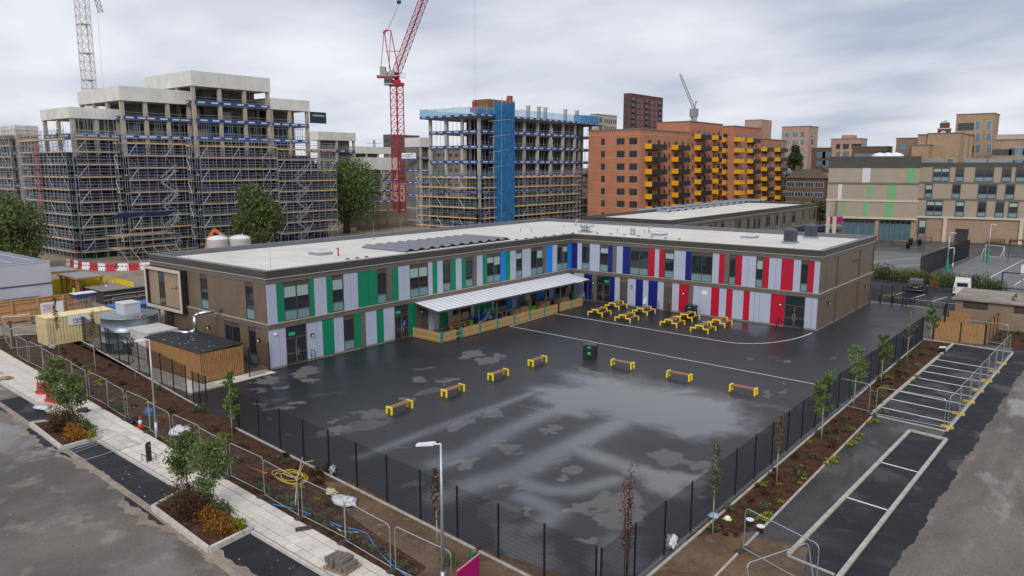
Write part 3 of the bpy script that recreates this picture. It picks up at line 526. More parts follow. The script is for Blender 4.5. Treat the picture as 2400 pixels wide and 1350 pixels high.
# street end of the left wing
cW=lambda p,z:uY(-L_,320+p/3.97,z)
def wend(p0,p1,z0,z1,k=None,low=False):
    u0,u1=cW(p0,z1),cW(p1,z1)
    if k is None:
        n=max(1,round((u1-u0)/1.25))
        for i in range(n): FW.part('cladding_panel',BRP,u0+(u1-u0)*i/n+.006,u0+(u1-u0)*(i+1)/n-.006,z0+(.17 if low else .02),z1,-.04,.05,SCH)
    else: window(FW,u0,u1,z0+.1,z1,k,blind=0)
for a,b,k in((475,590,None),(590,660,1),(660,1010,None),(1010,1088,1),(1088,1204,None)): wend(a,b,ZM,ZT,k)
for a,b,k in((355,820,None),(820,965,2),(965,1040,None),(1040,1112,1),(1112,1226,None)): wend(a,b,0,ZN,k,True)
# projecting framed bay on the end wall
bx0,bx1=-DL-.25,cW(470,6); bz0,bz1=3.15,7.05
bay=FW.part('framed_bay',mat('bay_panel',(.29,.215,.15),.5,var=.06,scale=.7),bx0+.3,bx1-.3,bz0+.3,bz1-.3,.0,.34,SCH)
mb=MB(); FW.box(mb,bx0,bx1,bz1-.3,bz1,.0,.6); FW.box(mb,bx0,bx1,bz0,bz0+.3,.0,.6); FW.box(mb,bx1-.3,bx1,bz0+.3,bz1-.3,.0,.6); FW.box(mb,bx0,bx0+.3,bz0+.3,bz1-.3,.0,.6); mb.build('bay_frame',mat('bay_black',(.018,.016,.018),.5,var=0),bay)
mb=MB(); FW.box(mb,bx0-.01,bx1+.01,bz1-.29,bz1+.01,.6,.65); FW.box(mb,bx0-.01,bx1+.01,bz0-.01,bz0+.29,.6,.65); FW.box(mb,bx1-.29,bx1+.01,bz0+.29,bz1-.29,.6,.65); FW.box(mb,bx0-.01,bx0+.29,bz0+.29,bz1-.29,.6,.65); mb.build('bay_trim',CREAM,bay)
cc=cW(272,5); FW.part('bay_pane',GLASS,cc-.55,cc+.55,bz0+.35,bz1-.35,.34,.36,bay)
FW.part('bay_leg',CREAM,cW(295,2)-.1,cW(322,2),0,bz0,.25,.62,SCH); FW.part('bay_leg_side',BRF,cW(322,2)+.01,cW(345,2),0,bz0,.0,.6,SCH)
mb=MB()
for dx in(-.3,.3): FW.box(mb,cW(385,5.7)+dx-.22,cW(385,5.7)+dx+.22,5.35,5.55,.34,.52)
mb.build('nest_box',mat('nest_box',(.42,.24,.09),.7,var=.2),bay)
# far end of right wing: large panels and pilasters
pe=[0,5.6,14.2,20.35]
for i in range(3):
    n=3 if i!=1 else 4
    for j in range(n):
        a=pe[i]+(pe[i+1]-pe[i])*j/n; b=pe[i]+(pe[i+1]-pe[i])*(j+1)/n
        FX.part('cladding_panel',BRP,a+.004,b-.004,ZM+.02,ZT,-.04,.05,SCH); FX.part('cladding_panel',BRP,a+.004,b-.004,.17,ZN,-.04,.05,SCH)
for y in(5.6,14.2,20.2): FX.part('pilaster',BRF,y-.12,y+.12,ZM+.02,ZT,.0,.14,SCH); FX.part('pilaster',BRF,y-.12,y+.12,.17,ZN,.0,.14,SCH)
for y in(11.6,12.6): MB().cyl(FX.pt(y,6.1,.05),FX.pt(y,6.1,.30),.17,.17,10).build('vent_cowl',mat('vent_brown',(.16,.09,.055),.6,var=.1),SCH)
# wall lamps and small fixtures
def wall_lamp(F_,u,z,m=None):
    l=F_.part('wall_lamp',BLACK,u-.13,u+.13,z-.12,z+.16,.055,.2,SCH); F_.part('lamp_glass',WHITE,u-.09,u+.09,z-.10,z+.05,.2,.215,l)
for p,z in((731,2.2),(986,2.3)): wall_lamp(FE,cE(p,z),z)
for p,z in((1392,2.35),(1480,2.35),(1603,2.3),(1830,2.3)): wall_lamp(FS,cS(p,z),z)
for y,z in((3.2,2.4),(17.5,2.3)): wall_lamp(FX,y,z)
for p in(492,610): wall_lamp(FW,uY(-L_,p,2.2),2.3)
for F_,u,z in((FE,cE(645,2.9),2.9),):
    MB().blob(F_.pt(u,z,.12),.12,.12,.12,nz=0).build('alarm_dome',WHITE,SCH,True)
mb=MB(); FS.box(mb,cS(1513,.9)-.15,cS(1513,.9)+.15,.55,.95,.08,.4); FS.box(mb,cS(1513,.9)-.08,cS(1513,.9)+.08,.95,1.15,.08,.2); mb.build('drinking_fountain',WHITE,SCH)
FS.part('wall_notice',WHITE,cS(1652,2.7)-.35,cS(1652,2.7)+.3,2.45,2.85,.075,.085,SCH)
FE.part('door_notice',mat('notice_blue',(.05,.12,.5),.5,var=0),cE(948,1.4)-.14,cE(948,1.4)+.14,1.25,1.75,.065,.075,SCH)
EXITM=mat('exit_green',(.0,.42,.2),.4,var=0)
for F_,u in((FE,cE(685,2.7)),(FE,cE(934,2.7)),(FS,cS(1421,2.7))): F_.part('exit_sign',EXITM,u-.3,u+.3,2.5,2.78,.0,.02,SCH)
# flue pipe from plant unit on the end wall
# ---- roof furniture (fixed to the roof)
RZ=7.66
def rp(x,y): return G(x,y,RZ)
def skylight(x,y,sx,sy):
    p=rp(x,y); s=MB().box(-sx,sx,-sy,sy,0,.28).build('skylight',STEELD,ROOF,loc=p); MB().add([(-sx+.05,-sy+.05,.285),(sx-.05,-sy+.05,.285),(sx-.05,sy-.05,.285),(-sx+.05,sy-.05,.285),(-sx*.55,-sy*.55,.5),(sx*.55,-sy*.55,.5),(sx*.55,sy*.55,.5),(-sx*.55,sy*.55,.5)],BF).build('skylight_dome',mat('skylight_dome',(.50,.51,.52),.25,var=.06),s)
    MB().box(-sx*1.45,sx*1.45,-sy*1.45,sy*1.45,.004,.02).build('skylight_apron',MEMBW,s)
for a in((752,597,.85,.85),(1545,552,.8,.8),(1757,558,.85,.8)): skylight(*a)
VG=mat('vent_grey',(.075,.085,.105),.5,var=.08)
for x,y in((1852,570),(1900,558)):
    p=rp(x,y); v=MB().box(-.75,.75,-.75,.75,0,.22).build('roof_vent',STEELD,ROOF,loc=p); MB().box(-.58,.58,-.58,.58,.22,1.55).build('vent_body',VG,v); MB().add([(-.62,-.62,1.55),(.62,-.62,1.55),(.62,.62,1.55),(-.62,.62,1.55),(0,0,1.8)],[(0,1,4),(1,2,4),(2,3,4),(3,0,4),(3,2,1,0)]).build('vent_cap',VG,v)
    mb=MB()
    for i in range(6):
        z=.4+i*.18
        for s in(-1,1): mb.box(-.5,.5,s*.605-.02,s*.605+.02,z,z+.06); mb.box(s*.605-.02,s*.605+.02,-.5,.5,z,z+.06)
    mb.build('vent_louvres',BLACK,v)
p=rp(1372,545); v=MB().box(-.8,.8,-.5,.5,0,.2).build('duct_cluster',STEELD,ROOF,loc=p)
for i in range(5):
    x=-.55+i*.27; MB().tube([(x,0,.2),(x,0,.65),(x+(.12*(i-2)),-.25 if i%2 else .25,.95),(x+.22*(i-2),-.5 if i%2 else .5,.95)],.13,8).build('duct_pipe',STEEL,v,True)
for x,y in((1350,528),(1521,545),(1482,552)): MB().tube([(0,0,0),(0,0,.55),(.15,0,.75),(.4,0,.75)],.12,8).build('roof_pipe',STEEL,ROOF,True,loc=rp(x,y))
MB().box(-.3,.3,-.2,.2,0,.8).build('roof_unit',STEEL,ROOF,loc=rp(1483,550)); MB().box(-.7,.7,-.12,.12,0,.12).build('pipe_support',WHITE,ROOF,loc=rp(1478,555))
for x,y in((1220,543),(1245,544),(1322,535),(1370,533),(1447,545),(1511,548)): MB().cyl((0,0,0),(0,0,.55),.05,.05,6).build('vent_pipe',STEELD,ROOF,loc=rp(x,y))
MB().box(-.05,.05,-.05,.05,0,.7).box(-.25,.05,-.05,.05,.7,.8).build('red_stop_valve',REDP,ROOF,loc=rp(793,600))
for x,y in((442,605),(635,628),(876,553),(940,541),(1060,523),(1272,512),(2010,555)):
    MB().cyl((0,0,0),(0,0,2.0),.02,.012,5).blob((0,0,.06),.25,.25,.08,nz=0,sub=1).build('lightning_rod',STEEL,ROOF,loc=rp(x,y+8))
for i in range(26):
    x=815+i*22.0; y=608-i*2.55
    if 880<x<1195: continue
    MB().box(-.16,.16,-.1,.1,0,.1).build('ballast_block',BLACK,ROOF,loc=rp(x,y))
for i in range(7): MB().box(-.14,.14,-.1,.1,0,.1).build('ballast_block',BLACK,ROOF,loc=rp(1400+i*32,547+i*2.3))
# ---- photovoltaic rows
PVM=mat('solar_cell',(.13,.135,.16),.3,var=.06,scale=1.0,spec=.6); PVD=mat('solar_back',(.02,.02,.022),.5,var=0)
p0,p1=rp(950,592),rp(1196,562); q0=rp(888,577)
nrow=11
for i in range(nrow):
    p=p0.lerp(p1,(i+.5)/nrow); r=thing('solar_panel_row','east-west tilted row of grey solar panels on the school roof','solar panels',(0,0,0),0,'rows of solar panels on the school roof'); r.location=(p.x-.0,p.y,RZ)
    span=1.0*(p1-p0).length/nrow/2
    for k in range(4):
        for s in(-1,1):
            x0,x1=-1.72*(k+1)+.02,-1.72*k-.02; a=.03 if s<0 else .03
            MB().add([(x0,s*span*.96,.08),(x1,s*span*.96,.08),(x1,s*.05,.36),(x0,s*.05,.36),(x0,s*span*.96,.04),(x1,s*span*.96,.04),(x1,s*.05,.32),(x0,s*.05,.32)],[(0,1,2,3) if s<0 else (3,2,1,0),(4,7,6,5),(0,4,5,1),(1,5,6,2),(2,6,7,3),(3,7,4,0)]).build('panel',PVM,r)
    MB().box(-6.8,.05,-span*.9,-span*.8,0,.05).box(-6.8,.05,span*.8,span*.9,0,.05).box(-.03,.05,-.04,.04,.05,.31).box(-.1,.15,-span,-span+.2,0,.1).build('rail',PVD,r)
# ================================================================== canopy, nursery fence and play things
CAN=thing('canopy','long white ribbed polycarbonate canopy on brown posts along the school wall','canopy',(0,0,0))
PC=mat('polycarbonate',(.80,.82,.86),.35,var=.05,scale=.8,spec=.6)
ya,yb=uX(.2,972,3.35),-1.0; zin,zout=3.28,2.78; xo=G(1045,730,zout).x; 
xo=3.35
n=36
for i in range(n):
    y0=ya+(yb-ya)*i/n; y1=ya+(yb-ya)*(i+1)/n; xe=xo if y1<-3.4 else xo+.1
    if y0>-2.6: xe=xo+.0
    MB().add([(.16,y0+.03,zin),(xe,y0+.03,zout),(xe,y1-.03,zout),(.16,y1-.03,zin),(.16,y0+.03,zin+.03),(xe,y0+.03,zout+.03),(xe,y1-.03,zout+.03),(.16,y1-.03,zin+.03)],[(0,3,2,1),(4,5,6,7),(0,1,5,4),(1,2,6,5),(2,3,7,6),(3,0,4,7)]).build('roof_sheet',PC,CAN)
mb=MB()
for i in range(n+1):
    y=ya+(yb-ya)*i/n; mb.bar((.16,y,zin+.015),(xo,y,zout+.015),.05,.07)
mb.build('glazing_bars',mat('glazing_bar',(.30,.30,.33),.5,var=0),CAN)
MB().bar((xo,ya-.05,zout-.04),(xo,yb,zout-.04),.1,.16).build('gutter',BRF,CAN); MB().bar((.16,ya-.04,zin-.03),(xo,ya-.04,zout-.03),.08,.14).build('end_beam',BRF,CAN)
pys=[ya+.2+i*(yb-ya-.4)/9 for i in range(10)]
for y in pys: MB().box(-.05,.05,-.05,.05,0,zout-.1).build('post',BRF,CAN,loc=(xo-.12,y,0))
MB().box(-.05,.05,-.05,.05,0,zin-.15).build('post',BRF,CAN,loc=(.35,ya+.1,0))
TEALP=mat('teal_post',(.0,.23,.22),.5,var=.08)
turf=sheet('nursery_turf',[(.1,ya-.2),(3.8,ya-.2),(3.8,-2.2),(.1,-1.4)],.018,mat('artificial_turf',(.055,.085,.038),.9,var=.3,scale=6))
def picket_fence(pts,label,h=1.0,posts=True,gap=None):
    r=thing('picket_fence',label,'picket fence',(pts[0][0],pts[0][1],0)); o=Vector((pts[0][0],pts[0][1],0)); rr=random.Random(5)
    for p,q in zip(pts[:-1],pts[1:]):
        p=Vector((p[0],p[1],0))-o; q=Vector((q[0],q[1],0))-o; d=(q-p); Ln=d.length; d.normalize(); nn=Vector((-d.y,d.x,0))
        npan=max(1,round(Ln/2.7)); 
        for i in range(npan):
            a=p+d*(Ln*i/npan); b=p+d*(Ln*(i+1)/npan); mb=MB(); k=int((b-a).length/.165)
            for j in range(k):
                c=a.lerp(b,(j+.5)/k); hh=h*(.92+.06*math.sin(math.pi*j/k))+rr.uniform(-.012,.012)
                if gap and gap[0]<(c+o).y<gap[1]: continue
                mb.obox(c+Vector((0,0,hh/2+.05)),d*.042,nn*.012,(0,0,hh/2)); mb.add([c+Vector((0,0,hh+.05))-d*.035-nn*.012,c+Vector((0,0,hh+.05))+d*.035-nn*.012,c+Vector((0,0,hh+.05))+d*.035+nn*.012,c+Vector((0,0,hh+.05))-d*.035+nn*.012,c+Vector((0,0,hh+.10))],[(0,1,4),(1,2,4),(2,3,4),(3,0,4)])
            mb.build('pickets',WOODP,r,kind='stuff')
            if not gap or not(gap[0]<((a+b)/2+o).y<gap[1]): MB().bar(a+nn*.03+Vector((0,0,.3)),b+nn*.03+Vector((0,0,.3)),.035,.08).bar(a+nn*.03+Vector((0,0,.82)),b+nn*.03+Vector((0,0,.82)),.035,.08).build('rail',WOODP,r)
            if posts: MB().box(-.075,.075,-.075,.075,0,1.12).build('post',TEALP,r,loc=a)
        if posts: MB().box(-.075,.075,-.075,.075,0,1.12).build('post',TEALP,r,loc=q)
    return r
yc=-27.6
picket_fence([(.35,yc+.15),(4.35,yc)],'short timber picket fence closing the near end of the nursery yard',posts=False)
picket_fence([(4.35,yc),(4.15,-8.6),(3.95,-3.4)],'long timber picket fence with teal posts along the nursery yard',gap=(yc+2.0,yc+2.9))
picket_fence([(3.95,-3.4),(2.3,-.5)],'timber picket fence with a teal post by the blue panels')
# ---- nursery yard things
def yp(zx,zy): return 960+zx/10.386,680+zy/10.386
def gy(px_,py_): p=G(px_,py_); return Vector((min(max(p.x,.5),3.9),p.y,0.022))
PINK=mat('play_timber',(.42,.25,.14),.6,var=.15,scale=4); CARD=mat('cardboard',(.36,.22,.12),.8,var=.15,scale=3)
def mud_kitchen(p,w,label):
    r=thing('mud_kitchen',label,'play kitchen',p,0)
    for i in range(2): MB().box(-.3,.3,-w/2+i*w*.5+.02,-w/2+(i+1)*w*.5-.02,.42,.48).build('worktop',WOODP,r)
    for y in(-w/2,w/2-.08,-.04):
        MB().box(-.28,.28,y,y+.08,0,.42).build('side_panel',WOODP,r)
    for z in(.6,.78,.96,1.14): MB().box(-.30,-.26,-w/2,w/2,z,z+.14).build('back_slat',WOODP,r)
    MB().box(-.26,.26,-w/2+.1,w/2-.1,.12,.16).build('shelf',WOODP,r)
mud_kitchen(gy(1072,768),1.9,'timber mud kitchen with slatted back under the canopy'); mud_kitchen(gy(1086,762)+Vector((0,.4,0)),1.0,'small timber mud kitchen next to the larger one')
tb=thing('tub','round lime green plastic tub on the turf','tub',gy(1104,762)); MB().lathe([(.20,0),(.27,.42),(.29,.43),(.25,.42),(.18,.05)],cap=False).build('shell',mat('lime_plastic',(.16,.55,.03),.4,var=.05),tb,True); MB().tube([(.28,0,.42),(.32,0,.36),(.28,.05,.30)],.015).build('handle',mat('lime_plastic',(0,0,0)),tb)
tb=thing('tub','bright green plastic tub standing behind the picket fence','tub',gy(1243,728)); MB().box(-.4,.4,-.4,.4,0,.5).box(-.45,.45,-.45,.45,.5,.56).build('shell',mat('green_plastic',(.05,.5,.06),.4,var=.05),tb)
bb=thing('play_tray','tilted blue plastic tray with toys','tray',gy(1119,757)); MB().obox((0,0,.42),(.30,0,.28),(0,.75,0),(-.03,0,.04)).obox((.28,0,.78),(.03,0,.03),(0,.75,0),(-.05,0,.06)).obox((0,.74,.45),(.30,0,.28),(0,.02,0),(-.06,0,.08)).build('tray',mat('blue_plastic',(.01,.04,.55),.4,var=.08),bb); MB().blob((.35,.2,.12),.2,.2,.1,1).build('toys',mat('toy_mix',(.5,.4,.35),.6,var=.3,scale=9),bb)
sl=thing('toddler_slide','pale blue plastic toddler slide','slide',gy(1137,752)); MB().obox((0,0,.6),(.0,.42,.62),(.28,0,0),(0,-.03,.03)).obox((.3,0,.66),(.0,.42,.62),(.02,0,0),(0,-.08,.08)).obox((-.3,0,.66),(.0,.42,.62),(.02,0,0),(0,-.08,.08)).build('chute',mat('pale_blue_plastic',(.25,.42,.56),.4,var=.06),sl); MB().box(-.28,.28,.35,.5,0,1.1).build('steps',mat('pale_blue_plastic',(0,0,0)),sl); 
st=thing('sand_pit','low blue sand pit with yellow toys','sand pit',gy(1152,750)); MB().box(-.5,.5,-.6,.6,0,.2).build('tray',mat('teal_blue_plastic',(.02,.11,.25),.5,var=.1),st); MB().blob((-.2,0,.28),.3,.3,.12,4).build('toys',mat('yellow_toy',(.6,.42,.03),.5,var=.2),st)
def play_table(p,label,s=1):
    r=thing('play_table',label,'table',p); MB().box(-.42,.42,-.6,.6,.62,.70).build('top',PINK,r)
    for a in(-1,1):
        for b in(-1,1): MB().bar((a*.36,b*.5,.63),(a*.40,b*.66,0),.09).build('leg',PINK,r)
    MB().box(-.3,.3,-.4,.4,.2,.25).build('shelf',mat('blue_plastic',(0,0,0)),r)
play_table(gy(1164,746),'pale wooden play table with splayed legs by the blue sand pit'); play_table(gy(1188,741),'pale wooden play table beside the toy shelves')
def crate(p,dx,dy,h,label,m=CARD,tilt=0):
    r=thing('play_crate',label,'crate',p); MB().box(-dx,dx,-dy,dy,0,h).build('box',m,r); t=.05
    mb=MB()
    for z in(.02,h-.1): mb.box(-dx-.015,dx+.015,-dy-.015,dy+.015,z,z+.08)
    mb.build('battens',PINK,r)
crate(gy(1224,734),.45,.7,.75,'open wooden shelf crate with round holes'); crate(gy(1238,728),.25,.3,1.1,'tall upright wooden crate'); crate(gy(1272,722),.5,.8,.8,'brown cardboard box by the canopy post'); crate(gy(1316,712),.5,.9,.8,'wide brown play box beside a leaning board'); crate(gy(1205,738),.35,.5,.6,'small brown crate between the play tables')
lb=thing('leaning_board','plywood board leaning under the far end of the canopy','board',gy(1328,706)); MB().obox((0,0,.85),(0,.40,0),(.12,0,.83),(.02,0,-.003)).build('sheet',CARD,lb); MB().obox((.05,0,.85),(0,.40,0),(.015,0,.04),(.02,0,0)).build('batten',PINK,lb)
gb=thing('storage_drum','tall green drum under the canopy','drum',gy(1340,702)); MB().lathe([(.26,0),(.28,.1),(.26,.5),(.28,.55),(.26,1.0),(.2,1.03)],n=14).build('drum',mat('green_drum',(.0,.2,.03),.5,var=.1),gb,True); MB().cyl((0,0,1.03),(0,0,1.08),.08).build('cap',BLACK,gb)
ch=thing('play_chair','curved blue plastic seat beside the boxes','chair',gy(1268,716)); MB().obox((0,0,.3),(.3,0,0),(0,.3,0),(0,0,.03)).obox((-.3,0,.6),(.04,0,.3),(0,.3,0),(.03,0,-.005)).build('shell',mat('navy_plastic',(.01,.03,.15),.4,var=.1),ch); MB().box(-.25,.25,-.25,.25,0,.27).build('base',BLACK,ch)
# ---- door hoops
HOOP=None
def hoop(x,y,rz,label):
    r=thing('door_guard_hoop',label,'guard rail',(x,y,0),rz,'black guard hoops beside the school doors')
    MB().tube([(-.28,0,0),(-.28,0,.95),(-.2,0,1.05),(.2,0,1.05),(.28,0,.95),(.28,0,0)],.03,6).build('hoop_rail',BLACK,r); MB().cyl((-.28,0,.55),(.28,0,.55),.022,n=6).build('cross_rail',BLACK,r)
def hoopE(p): hoop(.6,uX(.6,p,0),0,'black tubular guard hoop at a door in the wall with green panels')
def hoopS(p): hoop(uY(-.6,p,0),-.6,R(90),'black tubular guard hoop at a door in the wall with red and blue panels')
for p in(681,735,935,1026): hoopE(p)
for p in(1386,1425,1541,1566,1822,1880): hoopS(p)
# ================================================================== playground furniture
def bench_mesh():
    r=thing('bench','long bench with three brown timber slats on square yellow frames','bench',(0,0,0),0,'yellow-framed benches around the playground')
    for y in(-.16,0,.16): MB().box(-.87,.87,y-.07,y+.07,.45,.50).build('slat',TIMB,r)
    for s in(-1,1):
        mb=MB()
        for y in(-.23,.23): mb.box(s*.93-.055,s*.93+.055,y-.055,y+.055,0,.43)
        mb.box(s*.93-.055,s*.93+.055,-.285,.285,.43,.53); mb.box(s*.85-.03,s*.85+.03,-.22,.22,.40,.448); mb.build('leg',YELLOW,r)
    return r
bpos=[(937,963,90),(1062,923,90),(1168,885,90),(1260,853,90),(1459,860,0),(1592,888,0),(1742,921,0)]
b0=None
for x,y,a in bpos:
    p=G(x,y)
    if b0 is None: b0=bench_mesh(); o=b0
    else: o=dup(b0)
    o.location=(p.x,p.y,0); o.rotation_euler=(0,0,R(a))
def picnic():
    r=thing('picnic_table','picnic table with brown timber top and seats on a stepped yellow frame','picnic table',(0,0,0),0,'stepped yellow picnic tables by the school')
    for y in(-.27,-.09,.09,.27): MB().box(-.85,.85,y-.08,y+.08,.70,.74).build('top_slat',TIMB,r)
    for s in(-1,1):
        for y in(.62,.80): MB().box(-.85,.85,s*y-.075,s*y+.075,.41,.45).build('seat_slat',TIMB,r)
    for s in(-1,1):
        x=s*.9; mb=MB(); t=.05
        for q in(-1,1):
            mb.box(x-t,x+t,q*.92-t,q*.92+t,0,.46); mb.box(x-t,x+t,min(q*.87,q*.44),max(q*.87,q*.44),.36,.46); mb.box(x-t,x+t,q*.39-t,q*.39+t,.36,.76)
        mb.box(x-t,x+t,-.34,.34,.66,.76); mb.build('frame',YELLOW,r)
    MB().box(-.85,.85,-.03,.03,.62,.695).build('brace',YELLOW,r)
    return r
pt=None
for x,y in((1405,738),(1444,722),(1469,751),(1509,735),(1576,762),(1612,749),(1648,776),(1687,762)):
    p=G(x,y)
    if pt is None: pt=picnic(); o=pt
    else: o=dup(pt)
    o.location=(p.x,p.y,0); o.rotation_euler=(0,0,R(90))
GLOW=mat('green_sign',(.03,.45,.12),.5,var=.1)
def litter_bin(p,label,rz=0,s=1):
    r=thing('recycling_bin',label,'bin',p,rz); MB().box(-.55*s,.55*s,-.42*s,.42*s,.05,1.12*s).build('cabinet',BLACK,r); MB().box(-.58*s,.58*s,-.45*s,.45*s,1.12*s,1.2*s).build('lid',mat('bin_lid',(.03,.032,.036),.4,var=0),r)
    MB().box(-.5*s,.5*s,-.38*s,.38*s,0,.05).build('base',BLACK,r)
    for q in(-1,1): MB().box(q*.27*s-.18*s,q*.27*s+.18*s,-.45*s,-.42*s,.72*s,.9*s).build('aperture',DARK,r)
    MB().box(-.12*s,.12*s,-.44*s,-.42*s,.35*s,.58*s).build('sticker',GLOW,r); MB().box(-.15*s,.15*s,-.44*s,-.42*s,.92*s,1.05*s).build('sticker',GLOW,r)
p=G(1383,838); litter_bin((p.x,p.y,0),'black recycling bin with green stickers alone in the middle of the playground',R(20))
p=G(1633,735); litter_bin((p.x,-.75,0),'black recycling bin with green stickers against the grey wall panels',0)
# ================================================================== fences
def mesh_fence(pts,label,h=2.45,sp=2.52,w0=.05,first=True,last=True,name='mesh_fence',col=BLACK,dense=.05,skip=()):
    r=thing(name,label,'fence',(pts[0][0],pts[0][1],0)); o=Vector((pts[0][0],pts[0][1],0)); idx=0
    for p,q in zip(pts[:-1],pts[1:]):
        p=Vector((p[0],p[1],0))-o; q=Vector((q[0],q[1],0))-o; Ln=(q-p).length; n=max(1,round(Ln/sp)); d=(q-p).normalized()
        for i in range(n+1):
            c=p.lerp(q,i/n); MB().obox(c+Vector((0,0,h/2)),d*.035,Vector((-d.y,d.x,0))*.03,(0,0,h/2)).box(c.x-.045,c.x+.045,c.y-.045,c.y+.045,h,h+.015).build('post',col,r)
            if i<n and idx not in skip:
                a=c+d*.04; b=p.lerp(q,(i+1)/n)-d*.04; mb=MB(); k=int((b-a).length/dense)
                for j in range(k+1):
                    s=a.lerp(b,j/k); mb.obox(s+Vector((0,0,(h-.08)/2+.05)),d*.0042,Vector((-d.y,d.x,0))*.0035,(0,0,(h-.08)/2))
                for z in np.arange(.06,h-.02,.2): mb.bar(a+Vector((0,0,z)),b+Vector((0,0,z)),.007,.007)
                mb.build('mesh_panel',col,r)
            idx+=1
    return r
mesh_fence([(10.3,FL(10.3)),(38.4,FL(38.4))],'black mesh fence between the street planting bed and the playground')
mesh_fence([(38.62,FL(38.4)),(38.6,-24),(39.0,1.6)],'black mesh fence between the playground and the striped parking bays')
mesh_fence([(-24.5,FL(-24.5)),(2.0,FL(2.0))],'black mesh fence in front of the silver tank and timber bin store')
mesh_fence([(-24.5,FL(-24.5)),(-26.5,-45.5),(-26,-42)],'short black mesh fence return beside the cream container')
mesh_fence([(3.2,FL(3.2)),(5.2,FL(5.2)+.1)],'black mesh gate section by the bin store',h=2.3,sp=1.0)
mesh_fence([(5.2,FL(5.2)+.1),(7.0,-50.4),(10.3,FL(10.3))],'low black gate and fence return at the corner of the playground',h=1.9,sp=1.8)
mesh_fence([(.6,-45.2),(.3,-43.2)],'single black fence panel between bin store and school corner',h=2.4)
mesh_fence([(29.9,20.2),(33.5,19.9)],'black gate at the corner of the school by the car park',h=2.4,sp=1.2)
mesh_fence([(33.5,19.9),(34.2,23.2)],'open black gate leaf beside the dark car',h=2.4,sp=1.0)
# temporary galvanised fence panels
def heras(p,q,label='galvanised temporary fence panel with rounded top corners along the pavement',group='temporary fence panels along the pavement',h=1.95,foot=True,lean=0,ft=None):
    p=Vector((p[0],p[1],0)); q=Vector((q[0],q[1],0)); d=q-p; Ln=d.length; rz=math.atan2(d.y,d.x)
    r=thing('temporary_fence_panel',label,'fence panel',(p.x,p.y,.06),rz,group); t=.021; a=.16; 
    if lean: r.rotation_euler=(lean,0,rz)
    MB().tube([(.05,0,0),(.05,0,h-a),(.05+a*.35,0,h-a*.35),(.05+a,0,h),(Ln-.05-a,0,h),(Ln-.05-a*.35,0,h-a*.35),(Ln-.05,0,h-a),(Ln-.05,0,0)],t,6).cyl((.05,0,.12),(Ln-.05,0,.12),t,n=6).build('frame',STEEL,r)
    mb=MB()
    k=int(Ln/.11)
    for i in range(1,k): x=.05+(Ln-.1)*i/k; mb.box(x-.0017,x+.0017,-.0017,.0017,.12,h-.02)
    for z in np.arange(.3,h-.05,.27): mb.box(.05,Ln-.05,-.0017,.0017,z-.0017,z+.0017)
    for z in(.7,1.4): pass
    mb.build('wire_mesh',WIRE,r)
    if foot: MB().box(-.13,.13,-.36,.36,-.06,.07).box(-.06,.06,-.28,.28,.07,.10).build('foot_block',ft or FOOT,r)
    return r
WIRE=mat('dull_wire',(.15,.16,.17),.7,var=0); FOOT=mat('rubber_foot',(.055,.052,.05),.85,var=.15,scale=6)
x=-20.6
k=0
while x<33:
    nb={4:'by the red barriers and planter tree',7:'beside the traffic cone',8:'in front of the grey lamp post',9:'in front of the white bulk bag',10:'behind the pallet of fence feet near the waste post',11:'in front of the yellow hose coil',12:'with the grey duct hooked over it',13:'in front of the white sheet on the soil',14:'above the blue water pipe',15:'next to the magenta board'}.get(k)
    if nb: heras((x,HL(x)),(x+3.3,HL(x+3.3)+(.12 if k%2 else -.08)),'galvanised temporary fence panel '+nb)
    else: heras((x,HL(x)),(x+3.3,HL(x+3.3)+(.12 if k%2 else -.08)))
    x+=3.42; k+=1
heras((-30.6,-52.3),(-27.3,-53.1),'galvanised temporary fence panel at the end of the pavement near the timber post',None); heras((-27.2,-53.1),(-24,-53.7),'galvanised temporary fence panel turning the corner of the planting bed',None); heras((-30.6,-52.3),(-28,-49.5),'galvanised temporary fence panel running towards the timber hoarding',None); heras((-24.0,-53.7),(-22.8,-50.7),'galvanised temporary fence panel across the planting bed by the cream container',None)
g2='temporary fence panels around the striped bays'; l2='galvanised temporary fence panel beside the striped parking bays'
yy=-23.9
for i in range(7):
    heras((45.15+.035*(yy+24),yy),(45.25+.035*(yy+27),yy+3.3),l2,g2,ft=mat('yellow_foot',(.62,.40,.02),.6,var=.15)); yy+=3.42
heras((40.6,-24.0),(37.9+3.9-3.4,-24.0+.3),'galvanised temporary fence panel across the planting bed and black fence',None); heras((41.0,-24.3),(45.1,-24.4),'galvanised temporary fence panel closing the end of the striped bays',None)
heras((42.0,4.6),(45.5,4.3),'galvanised temporary fence panel in front of the brick hut bed',None)
heras((41.1,-46.9),(44.6,-48.2),'galvanised temporary fence panel standing across the path to the three long bays',None); heras((44.6,-48.3),(43.3,-51.4),'leaning galvanised temporary fence panel at the mouth of the path',None,lean=R(14))
for i,(a,b) in enumerate((((165,1068),(300,1020)),((200,1085),(330,1045)))):
    p,q=G(*a),G(*b); o=heras((p.x,p.y),(q.x,q.y),'galvanised fence panel lying flat on the road beside the planter',None,foot=False); o['group']='fallen fence panels'; o.rotation_euler=(R(-88) if i==0 else R(-86),0,o.rotation_euler[2]); o.location.z=.04+.08*i
